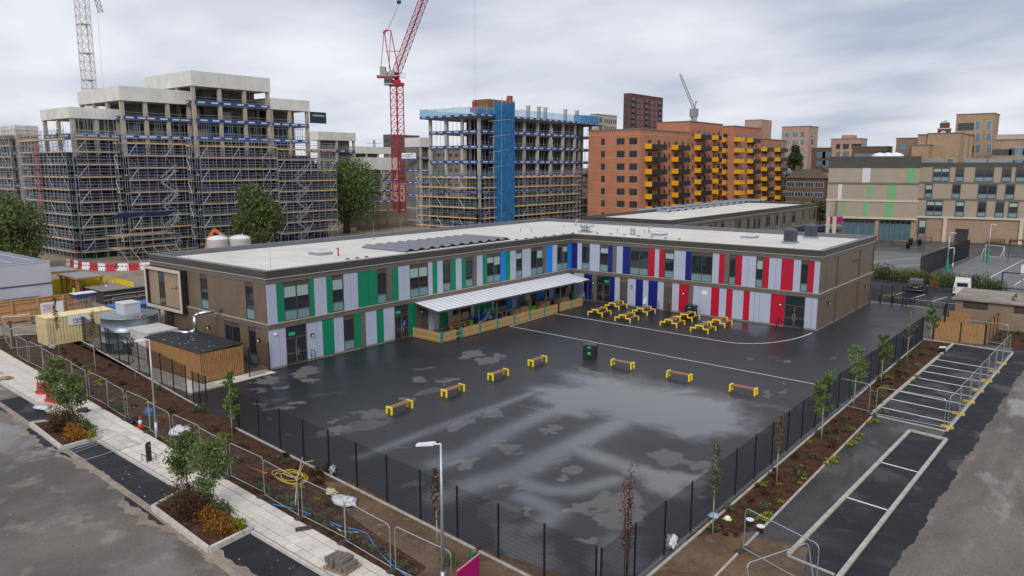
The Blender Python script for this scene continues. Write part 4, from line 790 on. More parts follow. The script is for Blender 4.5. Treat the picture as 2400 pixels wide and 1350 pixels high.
# ================================================================== vegetation
def leafcloud(name,pos,size,m,parent=None,loc=None,seed=0,kind=None,flat=.0,asp=.6):
    rg=np.random.default_rng(seed); n=len(pos); pos=np.asarray(pos,float)
    a=rg.normal(size=(n,3)); a[:,2]*=1-flat; a/=np.linalg.norm(a,axis=1)[:,None]+1e-9; b=np.cross(a,rg.normal(size=(n,3))); b/=np.linalg.norm(b,axis=1)[:,None]+1e-9
    s=size*rg.uniform(.6,1.35,n)[:,None]
    V=np.stack([pos-a*s,pos-b*s*asp,pos+a*s,pos+b*s*asp],1).reshape(-1,3); Fc=np.arange(4*n,dtype=np.int32)
    me=bpy.data.meshes.new(name); me.vertices.add(4*n); me.vertices.foreach_set('co',V.ravel()); me.loops.add(4*n); me.loops.foreach_set('vertex_index',Fc); me.polygons.add(n); me.polygons.foreach_set('loop_start',np.arange(0,4*n,4,dtype=np.int32)); me.update(calc_edges=True)
    at=me.attributes.new('tint','FLOAT','POINT'); at.data.foreach_set('value',np.repeat(rg.beta(1.3,1.8,n),4).astype(np.float32)); me.materials.append(m)
    return link(me,name,parent,loc,0,kind)
LG=leafmat('leaf_green',(.062,.10,.028),(.20,.25,.08)); LD=leafmat('leaf_dark',(.036,.06,.024),(.12,.15,.06)); LY=leafmat('leaf_fresh',(.08,.14,.03),(.22,.30,.075)); LO=leafmat('leaf_orange',(.20,.065,.015),(.42,.22,.035)); LB=leafmat('leaf_brown',(.05,.022,.014),(.13,.06,.035)); LM=leafmat('leaf_mixed',(.06,.052,.02),(.17,.14,.05)); LC=leafmat('leaf_lime',(.16,.20,.02),(.36,.38,.04)); LGR=leafmat('leaf_olive',(.05,.072,.028),(.16,.185,.075))
BARK=mat('bark',(.10,.08,.06),.9,var=.3,scale=3,bump=.5); BIRCH=mat('pale_bark',(.36,.31,.25),.85,var=.25,scale=4); BARKR=mat('red_bark',(.17,.075,.05),.85,var=.2,scale=4)
def mature(px_,py_,D,W,ztop,zbot,label,seed,m=LG,n=7000,size=.26,name='mature_tree',lobes=30,cone=False):
    rr=random.Random(seed); rg=np.random.default_rng(seed); p=colD(px_,D,py_); r=thing(name,label,'tree',p)
    H=ztop; cz=(ztop+zbot)/2; rz=(ztop-zbot)/2; C=[]
    for i in range(lobes):
        t=rr.uniform(0,6.283); u=rr.uniform(-1,1); q=math.sqrt(1-u*u)*rr.uniform(.55,1); k=rr.uniform(.35,.78)
        if cone: f=(1-(u+1)/2)*.85+.05; C.append((math.cos(t)*W/2*f*k,math.sin(t)*W/2*f*k,cz+u*rz*.93,(.10+.14*f)*W)); continue
        C.append((math.cos(t)*q*W/2*k*1.1,math.sin(t)*q*W/2*k*1.1,cz+u*rz*.78,rr.uniform(.13,.24)*W))
    pts=[]
    for x,y,z,s in C:
        k=n//lobes; v=rg.normal(size=(k,3)); v/=np.linalg.norm(v,axis=1)[:,None]; v*=(rg.uniform(.25,1,k)**.4)[:,None]*s; v[:,2]*=.8; pts.append(v+[x,y,z])
    leafcloud('crown',np.concatenate(pts),size,m,r,seed=seed)
    tr=W*.04; mb=MB().cyl((0,0,0),(.1,.1,zbot+rz*.35),tr,tr*.65,10)
    for x,y,z,s in C[:14]:
        a=Vector((.05,.05,zbot*rr.uniform(.5,1)+.4)); b=Vector((x,y,z)); c=a.lerp(b,.5)+Vector((0,0,.4)); mb.cyl(a,c,tr*.45,tr*.25,6); mb.cyl(c,b,tr*.25,tr*.08,5)
    mb.build('trunk',BARK,r,True); return r
mature(812,520,190,23,16.8,4.0,'large round-crowned tree between the scaffolded block and the red crane',21,LG,13000,.30,lobes=44)
mature(597,520,148,12.0,12.8,1.2,'medium leafy tree in front of the scaffolding behind two white silos',22,LG,10000,.24,lobes=40)
mature(18,520,140,13.5,12.4,1.0,'dark leafy tree beside the white stacked cabins',23,LG,9500,.26,lobes=40)
mature(1862,400,296,13,23.8,3,'tall conical dark green tree in front of the far pale tower',24,LD,5200,.42,'conical_tree',34,cone=True)
mature(1905,470,215,5,7.5,1,'small yellowing tree in front of the low brown-brick flats',25,LM,1500,.3); mature(1925,470,225,5,7,1,'small bushy tree at the corner of the beige school',26,LGR,1500,.3)
mature(1880,490,235,4.5,6.5,1,'slim green tree before the white windows of the brown-brick flats',28,LG,1200,.3); mature(1010,430,260,16,17,3,'broad tree seen through the concrete frame behind the red crane',27,LG,2500,.5)
def sapling(px_,py_,tx,ty,label,m,n,crown0=.35,wd=.5,seed=0,bark=BIRCH,size=.075,name='young_tree',narrow=False,stems=1,z0=.02):
    p=G(px_,py_); v=ray(tx,ty); h=math.hypot(p.x-CAM.x,p.y-CAM.y); H=CAM.z+v.z*h/math.hypot(v.x,v.y)
    r=thing(name,label,'tree',(p.x,p.y,z0)); rr=random.Random(seed); rg=np.random.default_rng(seed); mb=MB(); tips=[]
    H=max(1.5,H)
    for s in range(stems):
        ox=rr.uniform(-.12,.12)*(stems>1); oy=rr.uniform(-.12,.12)*(stems>1); lx,ly=ox*2.2+rr.uniform(-.05,.05),oy*2.2+rr.uniform(-.05,.05); hh=H*(1 if s==0 else rr.uniform(.75,.98))
        mb.cyl((ox,oy,0),(ox+lx*.4,oy+ly*.4,hh*.5),.035 if stems==1 else .02,.022 if stems==1 else .014,6); mb.cyl((ox+lx*.4,oy+ly*.4,hh*.5),(ox+lx,oy+ly,hh*.98),.022 if stems==1 else .014,.006,5)
        nb=int(16 if not narrow else 22)
        for i in range(nb):
            t=crown0+(.95-crown0)*(i+.5)/nb; z=hh*t; a=rr.uniform(0,6.283); L=wd*(1-.75*abs((t-crown0)/(1-crown0)-.35)**1.0)*rr.uniform(.6,1.1); up=L*(1.4 if narrow else .7)
            if narrow: L*=.7
            bp=Vector((ox+lx*t,oy+ly*t,z)); e_=bp+Vector((math.cos(a)*L,math.sin(a)*L,up)); mb.cyl(bp,e_,.011,.004,4); tips.append((bp,e_))
    mb.build('trunk',bark,r,True)
    if n:
        pts=[]
        for i in range(n):
            a,b=tips[rr.randrange(len(tips))]; q=a.lerp(b,rr.uniform(.25,1.08)); g_=.07 if wd<.8 else .17; pts.append((q.x+rr.gauss(0,g_),q.y+rr.gauss(0,g_),q.z+rr.gauss(0,g_)))
        leafcloud('crown',pts,size,m,r,seed=seed+5)
    return r
sapling(545,1030,535,868,'young upright light green tree in the bark bed beside the gate',LY,1500,.30,.5,31)
sapling(225,880,215,725,'young pale-barked tree with thin brown twigs near the silver tank',LB,130,.55,.5,32)
sapling(318,890,312,785,'thin sapling with sparse dark leaves in front of the white plant unit',LB,110,.35,.25,33)
sapling(140,838,125,690,'narrow dark brown tree in front of the cream container',LB,260,.42,.22,34,narrow=True)
sapling(172,990,168,880,'dense green young tree standing in the planter beside the red barriers',LG,2500,.26,1.05,35,BARK,.085); sapling(127,945,128,850,'bushy green young tree at the back of the planter beside the red barriers',LG,2300,.26,1.0,36,BARK,.085)
sapling(440,1165,432,1018,'green young tree at the back of the planter beside the block pallet',LG,2500,.34,.95,37,BARK,.075); sapling(505,1215,500,1035,'dark green young tree in the planter above the orange shrubs',LG,2500,.36,1.0,38,BARK,.075)
sapling(1025,1290,1020,1098,'thin brown-leaved tree beside the lamp post',LB,200,.35,.28,39,narrow=True)
sapling(1467,1345,1457,1078,'tall bare reddish multi-stemmed tree at the fence corner',LB,380,.2,.30,40,BARKR,.05,narrow=True,stems=5)
sapling(1670,1255,1672,1035,'slim young tree with sparse small green leaves by the white bag',LGR,330,.38,.28,41,narrow=True)
sapling(1820,1130,1820,965,'slim sapling with a bare dark tip in the parking bed',LM,220,.4,.22,42,narrow=True)
sapling(1925,1035,1922,868,'bright green young tree behind the end bench',LY,1500,.34,.7,43); sapling(2000,960,2012,808,'bright green young tree by the standing fence panel',LY,1400,.34,.7,44)
sapling(2065,900,2070,785,'rounded bright green young tree in the middle of the parking bed',LG,1500,.36,.75,45); sapling(2125,850,2128,728,'thin see-through young tree with few leaves',LGR,260,.4,.7,46,size=.06)
sapling(2180,810,2190,715,'bushy green young tree beside the timber bin store',LY,1400,.36,.72,47); sapling(2370,770,2378,690,'slender yellowing young tree in front of the brick hut',LM,260,.35,.4,48)
def shrub(p,rx,ry,h,label,m,n=500,seed=0,size=.05,group=None,name='shrub',stems=True):
    r=thing(name,label,'shrub',(p[0],p[1],p[2] if len(p)>2 else .1),0,group); rg=np.random.default_rng(seed)
    v=rg.normal(size=(n,3)); v/=np.linalg.norm(v,axis=1)[:,None]; v*=(rg.uniform(.1,1,n)**.5)[:,None]; v[:,2]=np.abs(v[:,2]); k=1+.3*np.sin(v[:,0]*5+seed)*np.cos(v[:,1]*5+seed); v*=k[:,None]
    leafcloud('foliage',v*[rx,ry,h],size,m,r,seed=seed)
    if stems:
        mb=MB(); rr=random.Random(seed)
        for i in range(6): mb.cyl((rr.uniform(-.1,.1)*rx,rr.uniform(-.1,.1)*ry,0),(rr.uniform(-.7,.7)*rx,rr.uniform(-.7,.7)*ry,h*rr.uniform(.5,.9)),.012,.005,4)
        mb.build('stems',BARK,r)
    return r
def pq(PL,u,v): return PL[0].lerp(PL[1],u).lerp(PL[3].lerp(PL[2],u),v)
for k,(PL,tx) in enumerate(((PL2,'beside the block pallet'),(PL1,'beside the red barriers'))):
    sp=[(.85,.55,.62,LO,'bright orange spreading shrub'),(.62,.62,.6,LO,'rusty orange low shrub'),(.9,.78,.45,LC,'yellow-orange low shrub'),(.40,.72,.8,LM,'large brown-green shrub'),(.20,.60,.85,LM,'tall brown twiggy shrub'),(.42,.40,.7,LB,'red-brown twiggy shrub'),(.62,.85,.6,LGR,'rounded green shrub')]
    for i,(u,v,rad,m,nm) in enumerate(sp):
        q=pq(PL,u,v); shrub((q.x,q.y,.12),rad*1.45,rad*1.05,rad*1.3*(1.25 if m in(LM,LB) else .8),nm+' in the kerbed planter '+tx,m,1500,60+i+10*k,.055)
shrub((-18,-58.2,.1),1.4,.6,.5,'dry orange grass clump at the far end of the pavement',LO,500,75); shrub((-20,-57.8,.1),.8,.6,.8,'dark scrubby bush at the far pavement planter',LM,400,76)
for i,(x,y,rad,m,l) in enumerate(((280,960+2,.6,LGR,'dark low shrub at the gate corner of the bed'),(470,965,.75,LGR,'wide green shrub beside the black gate'),(385,985,.5,LO,'orange-tinged shrub by the lamp post'),(355,1000,.6,LM,'scruffy mixed shrub behind the traffic cone'),(400,965,.45,LM,'low brownish plant by the grey lamp post'),(740,1115,.5,LB,'red-brown shrub beside the yellow hose'),(770,1105,.45,LB,'rusty low shrub next to the silver lamp head'),(1050,1320,.5,LG,'dark green weeds at the foot of the lamp post'))):
    p=G(x,y); shrub((p.x,p.y,.02),rad,rad*.8,rad*.9,l,m,420,80+i)
# low ground cover plants: individuals
def gc_mesh(m,seed,n=80,r=.17,h=.15): 
    rg=np.random.default_rng(seed); v=rg.normal(size=(n,3))*[r*.5,r*.5,0]; v[:,2]=rg.uniform(.03,h,n); o=leafcloud('ground_cover_plant',v,.055,m,None,seed=seed,flat=.5); me=o.data; bpy.data.objects.remove(o); return me
GC={'lime':[gc_mesh(LC,s) for s in(1,2,3)],'green':[gc_mesh(LGR,s,80,.19,.26) for s in(4,5)],'red':[gc_mesh(LB,s,70,.19,.22) for s in(6,7)]}
GL={'lime':'low yellow-green plant in the bark mulch','green':'small tufty green plant in the bark mulch','red':'small red-brown plant in the bark mulch'}
rr=random.Random(99)
def gc(kind,p):
    o=link(rr.choice(GC[kind]),'ground_cover_plant',None,(p[0],p[1],.02),rr.uniform(0,6)); s=rr.uniform(.7,1.35); o.scale=(s,s,s); tag(o,GL[kind],'plant',{'lime':'yellow-green plants in the mulch beds','green':'tufty green plants in the mulch beds','red':'red-brown plants in the mulch beds'}[kind])
for x,y in((200,862),(205,872),(215,880),(230,898),(240,893),(232,905),(295,935),(110,838),(180,857),(620,1105),(540,1022),(290,945),(262,942),(300,960),(350,948),(2050,990),(2035,993),(2010,1030),(2000,1040),(1990,1045),(2015,1022),(1960,1075),(1950,1083),(1935,1090),(1885,1125),(1875,1135),(1800,1210),(1785,1220),(1830,1178),(2075,968),(2140,895),(2150,885),(2205,835)): gc('lime',G(x,y))
for i in range(85):
    t=rr.uniform(0,1); y=-47+t*48; x=rr.uniform(39.1,40.6); gc(rr.choice(('green','green','red','lime') if i%3==0 else ('green','green','red')),(x,y))
for i in range(60):
    x=rr.uniform(-22,24); a=FL(x)-.4; b=HL(x)+.3; gc(rr.choice(('green','red','lime')) if i%4==0 else rr.choice(('green','red')),(x,rr.uniform(b,a)))
for i in range(34): x=19.5+i*.36; gc(rr.choice(('green','red')),(x,HL(x)+.35+rr.uniform(-.15,.3)))
for i in range(10): gc('green',(rr.uniform(44.4,47),rr.uniform(4.5,14)))
# leaf and paper litter on road and bark lying proud of the beds
def litter(name,n,fn,size,m,seed):
    rg=np.random.default_rng(seed); pts=[fn(rg) for _ in range(n)]; o=leafcloud(name,pts,size,m,None,seed=seed,flat=.9); o['kind']='stuff'; tag(o,{'bark_chips':'brown bark chips scattered over the planting beds','road_litter':'pale scraps and fallen leaves scattered over the muddy road'}[name],'litter'); return o
def fb(rg):
    if rg.random()<.5: x=rg.uniform(-22,25); return (x,rg.uniform(HL(x)+.1,FL(x)-.3),.03)
    return (rg.uniform(39.0,40.85),rg.uniform(-46,2),.03)
litter('bark_chips',9000,fb,.035,LB,5)
litter('road_litter',170,lambda rg:(lambda x:(x,KL(x)-abs(rg.normal(0,4))-.2,.0))(rg.uniform(-5,32)),.05,mat('paper_scrap',(.30,.27,.24),.8,var=.5,scale=20),6)
# hedge on the car park edge
hx=[(24.5,43.2),(41.5,39.0)]
for i in range(12):
    t=(i+.5)/12; x=hx[0][0]+(hx[1][0]-hx[0][0])*t; y=hx[0][1]+(hx[1][1]-hx[0][1])*t
    shrub((x,y,0),1.35,1.1,1.9+.3*math.sin(i*2.1),'bushy green hedge shrub along the car park edge',LM if i%4==1 else LG,1700,120+i,.09,'hedge shrubs along the car park')
# ================================================================== street furniture and clutter
def lamp_post(p,h,label,arm=-1,rz=0,col=STEEL,thick=.07):
    r=thing('lamp_post',label,'lamp post',p,rz); MB().cyl((0,0,0),(0,0,1.1),thick*1.35,thick*1.35,10).cyl((0,0,1.1),(0,0,h),thick,thick*.6,10).build('pole',col,r,True)
    MB().bar((0,0,h),(arm*.35,0,h-.03),.06).build('bracket',WHITE,r); hd=MB().add([(arm*.25,-.13,h-.06),(arm*.95,-.11,h-.16),(arm*.95,.11,h-.16),(arm*.25,.13,h-.06),(arm*.25,-.13,h+.03),(arm*.95,-.11,h-.09),(arm*.95,.11,h-.09),(arm*.25,.13,h+.03)],BF).build('lamp_head',WHITE,r); MB().cyl((arm*.1,0,h+.02),(arm*.1,0,h+.12),.05).build('photocell',BLACK,r); return r
p=G(1033,1040,6.2); lamp_post((p.x,p.y,0),6.2,'grey lamp post with white head in the soil near the magenta board',-1,R(25))
p=G(368,1030); lamp_post((p.x,p.y,0),6.2,'grey lamp post with white head beside the timber bin store',-1,R(25))
def waste_post(p):
    r=thing('litter_post','black slant-topped waste post inside a low hoop guard on the pavement','bin',p); MB().add([(-.11,-.11,0),(.11,-.11,0),(.11,.11,0),(-.11,.11,0),(-.11,-.11,.95),(.11,-.11,1.15),(.11,.11,1.15),(-.11,.11,.95)],BF).build('post',BLACK,r); MB().box(.112,.12,-.07,.07,.65,.8).build('aperture',DARK,r)
    MB().tube([(-.3,-.25,0),(-.3,-.25,.42),(.3,-.25,.42),(.3,-.25,0)],.02).tube([(-.3,.25,0),(-.3,.25,.42),(.3,.25,.42),(.3,.25,0)],.02).build('hoop_guard',BLACK,r); MB().box(.112,.118,-.04,.04,.9,.98).build('sticker',GLOW,r)
p=G(350,1083); waste_post((p.x,p.y,.06))
p=G(330,1003); c=thing('traffic_cone','orange and white traffic cone by the temporary fence','cone',(p.x,p.y,.05)); CO=mat('cone_orange',(.55,.07,.02),.5,var=.05)
MB().box(-.2,.2,-.2,.2,0,.05).build('base',CO,c); MB().lathe([(.15,.05),(.12,.25)],n=12).lathe([(.085,.48),(.03,.72)],n=12).build('cone',CO,c,True); MB().lathe([(.12,.251),(.085,.479)],n=12).build('band',WHITE,c,True)
RB=mat('barrier_red',(.48,.03,.05),.5,var=.08)
def plastic_barrier(p,rz,label,m=RB,group=None,L=2.0,h=1.0):
    r=thing('plastic_barrier',label,'barrier',p,rz,group); MB().add([(-L/2,-.22,0),(L/2,-.22,0),(L/2,.22,0),(-L/2,.22,0),(-L/2,-.22,.28*h),(L/2,-.22,.28*h),(L/2,.22,.28*h),(-L/2,.22,.28*h)],BF).add([(-L/2+.03,-.12,.28*h),(L/2-.03,-.12,.28*h),(L/2-.03,.12,.28*h),(-L/2+.03,.12,.28*h),(-L/2+.06,-.09,h),(L/2-.06,-.09,h),(L/2-.06,.09,h),(-L/2+.06,.09,h)],BF).build('body',m,r)
    for i in(-.5,0,.5): MB().box(i*L*.55-.1,i*L*.55+.1,-.14,.14,.52*h,.68*h).build('fork_slot',DARK,r)
    return r
p=G(112,925); plastic_barrier((p.x,p.y,.08),R(30),'red plastic water barrier dumped on the pavement',RB,h=.8,L=1.6); p=G(128,945); plastic_barrier((p.x,p.y,.06),R(15),'red plastic barrier on the pavement in front of another',RB,h=.75,L=1.5); p=G(150,935); o=plastic_barrier((p.x,p.y,.06),R(-40),'small red barrier piece lying by the planter tree',RB,h=.5,L=.8)
barr=[(157,622),(195,631),(250,635),(300,634),(355,631)]; bp_=[G(*b) for b in barr]; d=0; k=0
tot=[(a,b,(b-a).length) for a,b in zip(bp_[:-1],bp_[1:])]
for a,b,Ln in tot:
    n=max(1,round(Ln/1.9))
    for i in range(n):
        q=a.lerp(b,(i+.5)/n); rz=math.atan2((b-a).y,(b-a).x)
        plastic_barrier((q.x,q.y,0),rz,'red interlocking plastic barrier on the sandy site' if k%2 else 'white interlocking plastic barrier on the sandy site',RB if k%2 else WHITE,'red site barriers' if k%2 else 'white site barriers',1.95,1.15); k+=1
def pallet(p,rz,label,n=10,seed=0):
    r=thing('block_pallet',label,'pallet',p,rz); rr=random.Random(seed)
    for i in range(5): MB().box(-.6+i*.26,-.44+i*.26,-.5,.5,.1,.13).build('pallet_board',mat('pallet_wood',(.30,.22,.14),.8,var=.2),r)
    for y in(-.42,0,.42): MB().box(-.6,.6,y-.05,y+.05,0,.1).build('bearer',mat('pallet_wood',(0,0,0)),r)
    for i in range(n):
        lay=i//5; j=i%5; a=rr.uniform(-.12,.12); ce=Vector((-.46+j*.23,rr.uniform(-.05,.05),.19+lay*.13)); u=Vector((math.cos(a),math.sin(a),0)); v=Vector((-u.y,u.x,0))
        MB().obox(ce,u*.10,v*.36,(0,0,.06)).obox(ce+Vector((0,0,.07)),u*.05,v*.3,(0,0,.012)).build('fence_foot',FOOT2,r)
FOOT2=mat('concrete_foot',(.16,.145,.125),.9,var=.25,scale=8)
p=G(432,1107); pallet((p.x,p.y,.07),R(20),'wooden pallet of grey fence feet beside the waste post',11,1); p=G(802,1335); pallet((p.x,p.y,.07),R(8),'wooden pallet loaded with grey fence feet near the lamp post',14,2)
p=G(712,1245); r=thing('fence_foot_block','single dark fence foot lying on the pavement','fence foot',(p.x,p.y,.07),R(60)); MB().box(-.36,.36,-.11,.11,0,.12).build('block',FOOT,r); MB().box(-.3,.3,-.05,.05,.12,.14).build('rib',FOOT,r)
def bag(p,rx,ry,h,label,m,seed,name='sack'):
    r=thing(name,label,'bag',p); MB().blob((0,0,h*.5),rx,ry,h*.6,seed,.35,3).build('sack_body',m,r,True); MB().blob((rx*.5,ry*.3,h*.9),rx*.3,ry*.3,h*.35,seed+3,.4,2).build('sack_neck',m,r,True); return r
WB=mat('white_plastic_bag',(.60,.60,.62),.45,var=.15,scale=6); BBAG=mat('blue_bag',(.06,.12,.28),.5,var=.2,scale=5)
for i,(x,y,rx,ry,h,l,m) in enumerate(((425,1022,.75,.5,.45,'crumpled white bulk bag behind the temporary fence',WB),(350,975,.4,.3,.4,'blue and black rubbish bag behind the temporary fence',BBAG),(312,990,.35,.3,.3,'black bin bag by the traffic cone',BLACK),(805,1180,.75,.5,.22,'crumpled white sheet lying on the bare soil',WB),(775,1160,.35,.25,.25,'yellow and grey cement bag beside the white sheet',mat('cement_bag',(.55,.38,.08),.6,var=.5,scale=4,col2=(.4,.4,.38))),(1573,1285,.22,.25,.5,'white carrier bag hanging at the foot of the black fence',WB),(780,1112,.2,.15,.4,'small silver lamp head wrapped in plastic on the mulch',STEEL),(1672,1216,.25,.2,.2,'blue and white plastic scrap by the fence',mat('pale_blue_bag',(.3,.45,.6),.5,var=.2)),(125,818,.3,.3,.35,'grey plastic wrap on the bed by the cream container',mat('grey_wrap',(.3,.33,.36),.5,var=.15)),(100,958,.7,.4,.12,'flattened white sheet on the pavement by the planter',WB),(195,965,.6,.35,.12,'flattened black sheet on the pavement by the planter',BLACK),(12,890,.5,.4,.15,'dry straw heap at the end of the pavement',mat('straw',(.33,.2,.1),.9,var=.3)))):
    p=G(x,y); bag((p.x,p.y,.05),rx,ry,h,l,m,200+i)
# hoses and ducts
yh=mat('yellow_hose',(.62,.45,.04),.5,var=.05); pts=[]; c=G(678,1122)
for i in range(150):
    t=i*.21; rad=.75+.25*math.sin(t*.37)+.12*math.sin(t*1.7); pts.append((c.x+rad*1.25*math.cos(t)+.2*math.sin(t*.13),c.y+rad*.6*math.sin(t)+.2*math.cos(t*.21),.06+.0012*i+.02*math.sin(t*2)))
q=G(735,1098); pts+=[(q.x-.5,q.y-.2,.3),(q.x,q.y,.45)]
o=MB().tube(pts,.022,5).build('hose_coil',yh,smooth=True); tag(o,'tangled coil of yellow hose lying on the mulch','hose')
bl=mat('blue_pipe',(.03,.22,.55),.4,var=.05); P=[G(x,y,.12) for x,y in((640,1182),(690,1192),(745,1210),(800,1235),(830,1240),(860,1250),(885,1290),(920,1325),(960,1355))]
o=MB().tube(P,.03,6).build('water_pipe',bl,smooth=True); tag(o,'blue plastic water pipe snaking along the temporary fence','pipe')
P=[G(x,y,.1) for x,y in((755,1215),(800,1245),(840,1248))]; o=MB().tube(P,.025,6).build('conduit',WB,smooth=True); tag(o,'short white conduit lying beside the blue pipe','pipe')
P=[G(x,y,.25) for x,y in((692,1185),(698,1160),(712,1133))]; o=MB().tube([P[0],P[1]+Vector((0,0,.8)),P[2]+Vector((0,0,1.4))],.04,6).build('grey_duct',STEELD,smooth=True); tag(o,'curved grey duct hooked over the temporary fence','pipe')
o=MB().bar((16.8,-55.2,.08),(17.9,-55.1,.08),.05).box(17.85,18.1,-55.2,-55.02,.05,.1).build('spade',mat('cone_orange',(0,0,0))); tag(o,'orange spade lying on the mulch','spade')
for x,y,l in((1782,1248,'black bucket lying on the soil by the path edge'),(1757,1232,'black plant pot at the edge of the mulch')):
    p=G(x,y); r=thing('bucket',l,'bucket',(p.x,p.y,.02)); MB().lathe([(.13,0),(.17,.28),(.18,.29),(.15,.27),(.11,.03)],n=14,cap=False).build('shell',BLACK,r,True); MB().lathe([(.182,.27),(.182,.30)],n=14).build('rim',WHITE,r)
p=G(1676,1212); r=thing('hard_hat','white hard hat with a yellow flash lying on the mulch','helmet',(p.x+.6,p.y,.03)); MB().blob((0,0,.1),.15,.18,.13,nz=0).build('shell',WHITE,r,True); MB().box(-.2,.2,-.12,.12,.05,.07).build('brim',mat('hi_vis',(.55,.68,.05),.5,var=.05),r)
p=G(2208,826); r=thing('floodlight','black boxy floodlight standing on the mulch by the bays','light',(p.x,p.y,.02)); MB().box(-.22,.22,-.25,.25,0,.4).build('housing',BLACK,r); MB().obox((0,0,.46),(.24,0,.03),(0,.26,0),(0,0,.03)).build('cover',WHITE,r)
# ---- magenta board and the person behind it
p=thing('hoarding_board','bright magenta plywood hoarding board standing by the pavement','board',(34.8,-57.2,0),R(-82)); MB().box(-.45,1.0,-.02,.02,.05,1.9).build('face',mat('magenta',(.38,.0,.135),.5,var=.04),p); MB().box(-.45,1.0,-.025,.025,1.9,1.93).build('edge',mat('pink_edge',(.55,.25,.22),.6,var=0),p); MB().box(1.0,2.2,-.02,.02,.05,1.75).build('face',mat('magenta',(0,0,0)),p); MB().box(-.05,.05,-.12,-.03,0,1.6).build('prop',WOODL,p)
SKIN=mat('skin',(.22,.11,.065),.6,var=.05); HAIR=mat('hair',(.012,.01,.009),.5,var=0)
def person(loc,rz,label,top,legs,helmet=None,H=1.75,pose='stand',vest=None,bend=0.12,detail=True,group=None):
    """one skinned body; materials by height, hair / hat / vest as children"""
    V={};E=[]
    def v(n,x,y,z,r): V[n]=(x,y,z,r)
    b=bend
    v('pel',0,0,.93,.135); v('wst',.01+b*.2,0,1.08,.125); v('che',.02+b*.55,0,1.30,.15); v('nk0',.02+b*.9,0,1.46,.075); v('nk1',.05+b*1.1,0,1.53,.052); v('hd0',.08+b*1.35,0,1.60,.085); v('hd1',.09+b*1.55,0,1.68,.095)
    for s,k in((1,'l'),(-1,'r')):
        v(k+'sh',.01+b*.75,s*.17,1.41,.068); v(k+'el',.02+b*.6+(.1 if pose!='stand' else .03),s*.24,1.13,.046); v(k+'wr',.14+b*.8+(.18 if pose!='stand' else 0),s*.22,.92 if pose=='stand' else 1.08,.035); v(k+'pa',.18+b*.8+(.22 if pose!='stand' else 0),s*.21,.85 if pose=='stand' else 1.06,.038)
        v(k+'hp',0,s*.095,.86,.095); v(k+'kn',.03,s*.10,.49,.066); v(k+'an',-.02+(.1*s if pose=='walk' else 0),s*.105,.09,.047); v(k+'to',.14+(.1*s if pose=='walk' else 0),s*.12,.04,.038)
    keys=list(V); ix={k:i for i,k in enumerate(keys)}
    for a,c in(('pel','wst'),('wst','che'),('che','nk0'),('nk0','nk1'),('nk1','hd0'),('hd0','hd1')): E.append((ix[a],ix[c]))
    for k in 'lr':
        for a,c in(('nk0',k+'sh'),(k+'sh',k+'el'),(k+'el',k+'wr'),(k+'wr',k+'pa'),('pel',k+'hp'),(k+'hp',k+'kn'),(k+'kn',k+'an'),(k+'an',k+'to')): E.append((ix[a],ix[c]))
        if detail:
            px_,py_,pz_,_=V[k+'pa']; s=1 if k=='l' else -1
            for j in range(5):
                f=[(.0,-.03),(.01,-.015),(.01,.0),(.01,.016),(.0,.03)][j]; n1_=k+'f%d'%j; L=.055 if j in(0,4) else .075
                V[n1_]=(px_+.03,py_+f[1],pz_-.035,.0095); V[n1_+'t']=(px_+.045+.01*(j==0),py_+f[1]*1.15+(s*-.03 if j==0 else 0),pz_-.035-L,.0075)
                keys=list(V); ix={q:i for i,q in enumerate(keys)}; E.append((ix[k+'pa'],ix[n1_])); E.append((ix[n1_],ix[n1_+'t']))
    me=bpy.data.meshes.new('person_skel'); sc=H/1.78; me.from_pydata([tuple(c*sc for c in V[k][:3]) for k in keys],E,[]); o=bpy.data.objects.new('tmp',me); COL.objects.link(o)
    md=o.modifiers.new('s','SKIN'); md.use_smooth_shade=True; sv_=me.skin_vertices[0].data
    for i,k in enumerate(keys): sv_[i].radius=(V[k][3]*sc,V[k][3]*sc*(1.12 if k in('che','wst','pel') else 1)); sv_[i].use_root=(k=='pel')
    o.modifiers.new('b','SUBSURF').levels=1; o.modifiers['b'].render_levels=1
    dg=bpy.context.evaluated_depsgraph_get(); dg.update(); bm=bpy.data.meshes.new_from_object(o.evaluated_get(dg)); bpy.data.objects.remove(o)
    bm.materials.clear()
    for m in(top,legs,SKIN,BLACK): bm.materials.append(m)
    mi=[]
    hand=[Vector(V[k+'pa'][:3])*sc for k in 'lr']
    for pl in bm.polygons:
        c=pl.center; k=0
        if c.z<.09*sc: k=3
        elif c.z<.95*sc and abs(c.y)<.19*sc and all((c-h).length>.14 for h in hand): k=1
        elif c.z>1.50*sc: k=2
        elif any((c-h).length<.10 for h in hand) : k=2
        mi.append(k)
    bm.polygons.foreach_set('material_index',mi); bm.name='person'
    r=thing('person',label,'person',loc,rz,group); link(bm,'body',r)
    hx,hz=(.09+b*1.5)*sc,1.66*sc
    if helmet: MB().lathe([(.135,0),(.125,.06),(.08,.12),(.02,.14)],(hx,0,hz+.02),12).box(hx-.12,hx+.2,-.11,.11,hz+.015,hz+.03).build('hard_hat',helmet,r,True)
    else:
        MB().blob((hx-.025,0,hz+.035),.112,.102,.10,3,.05,2).build('hair',HAIR,r,True)
    MB().blob((hx+.095,0,hz-.045),.02,.016,.024,nz=0,sub=1).build('nose',SKIN,r,True)
    for s in(-1,1): MB().blob((hx+.085,s*.034,hz-.015),.012,.014,.010,nz=0,sub=1).build('eye',HAIR,r); MB().blob((hx-.0,s*.098,hz-.03),.022,.012,.032,nz=0,sub=1).build('ear',SKIN,r,True)
    MB().box(hx+.078,hx+.092,-.028,.028,hz-.095,hz-.083).build('mouth',HAIR,r)
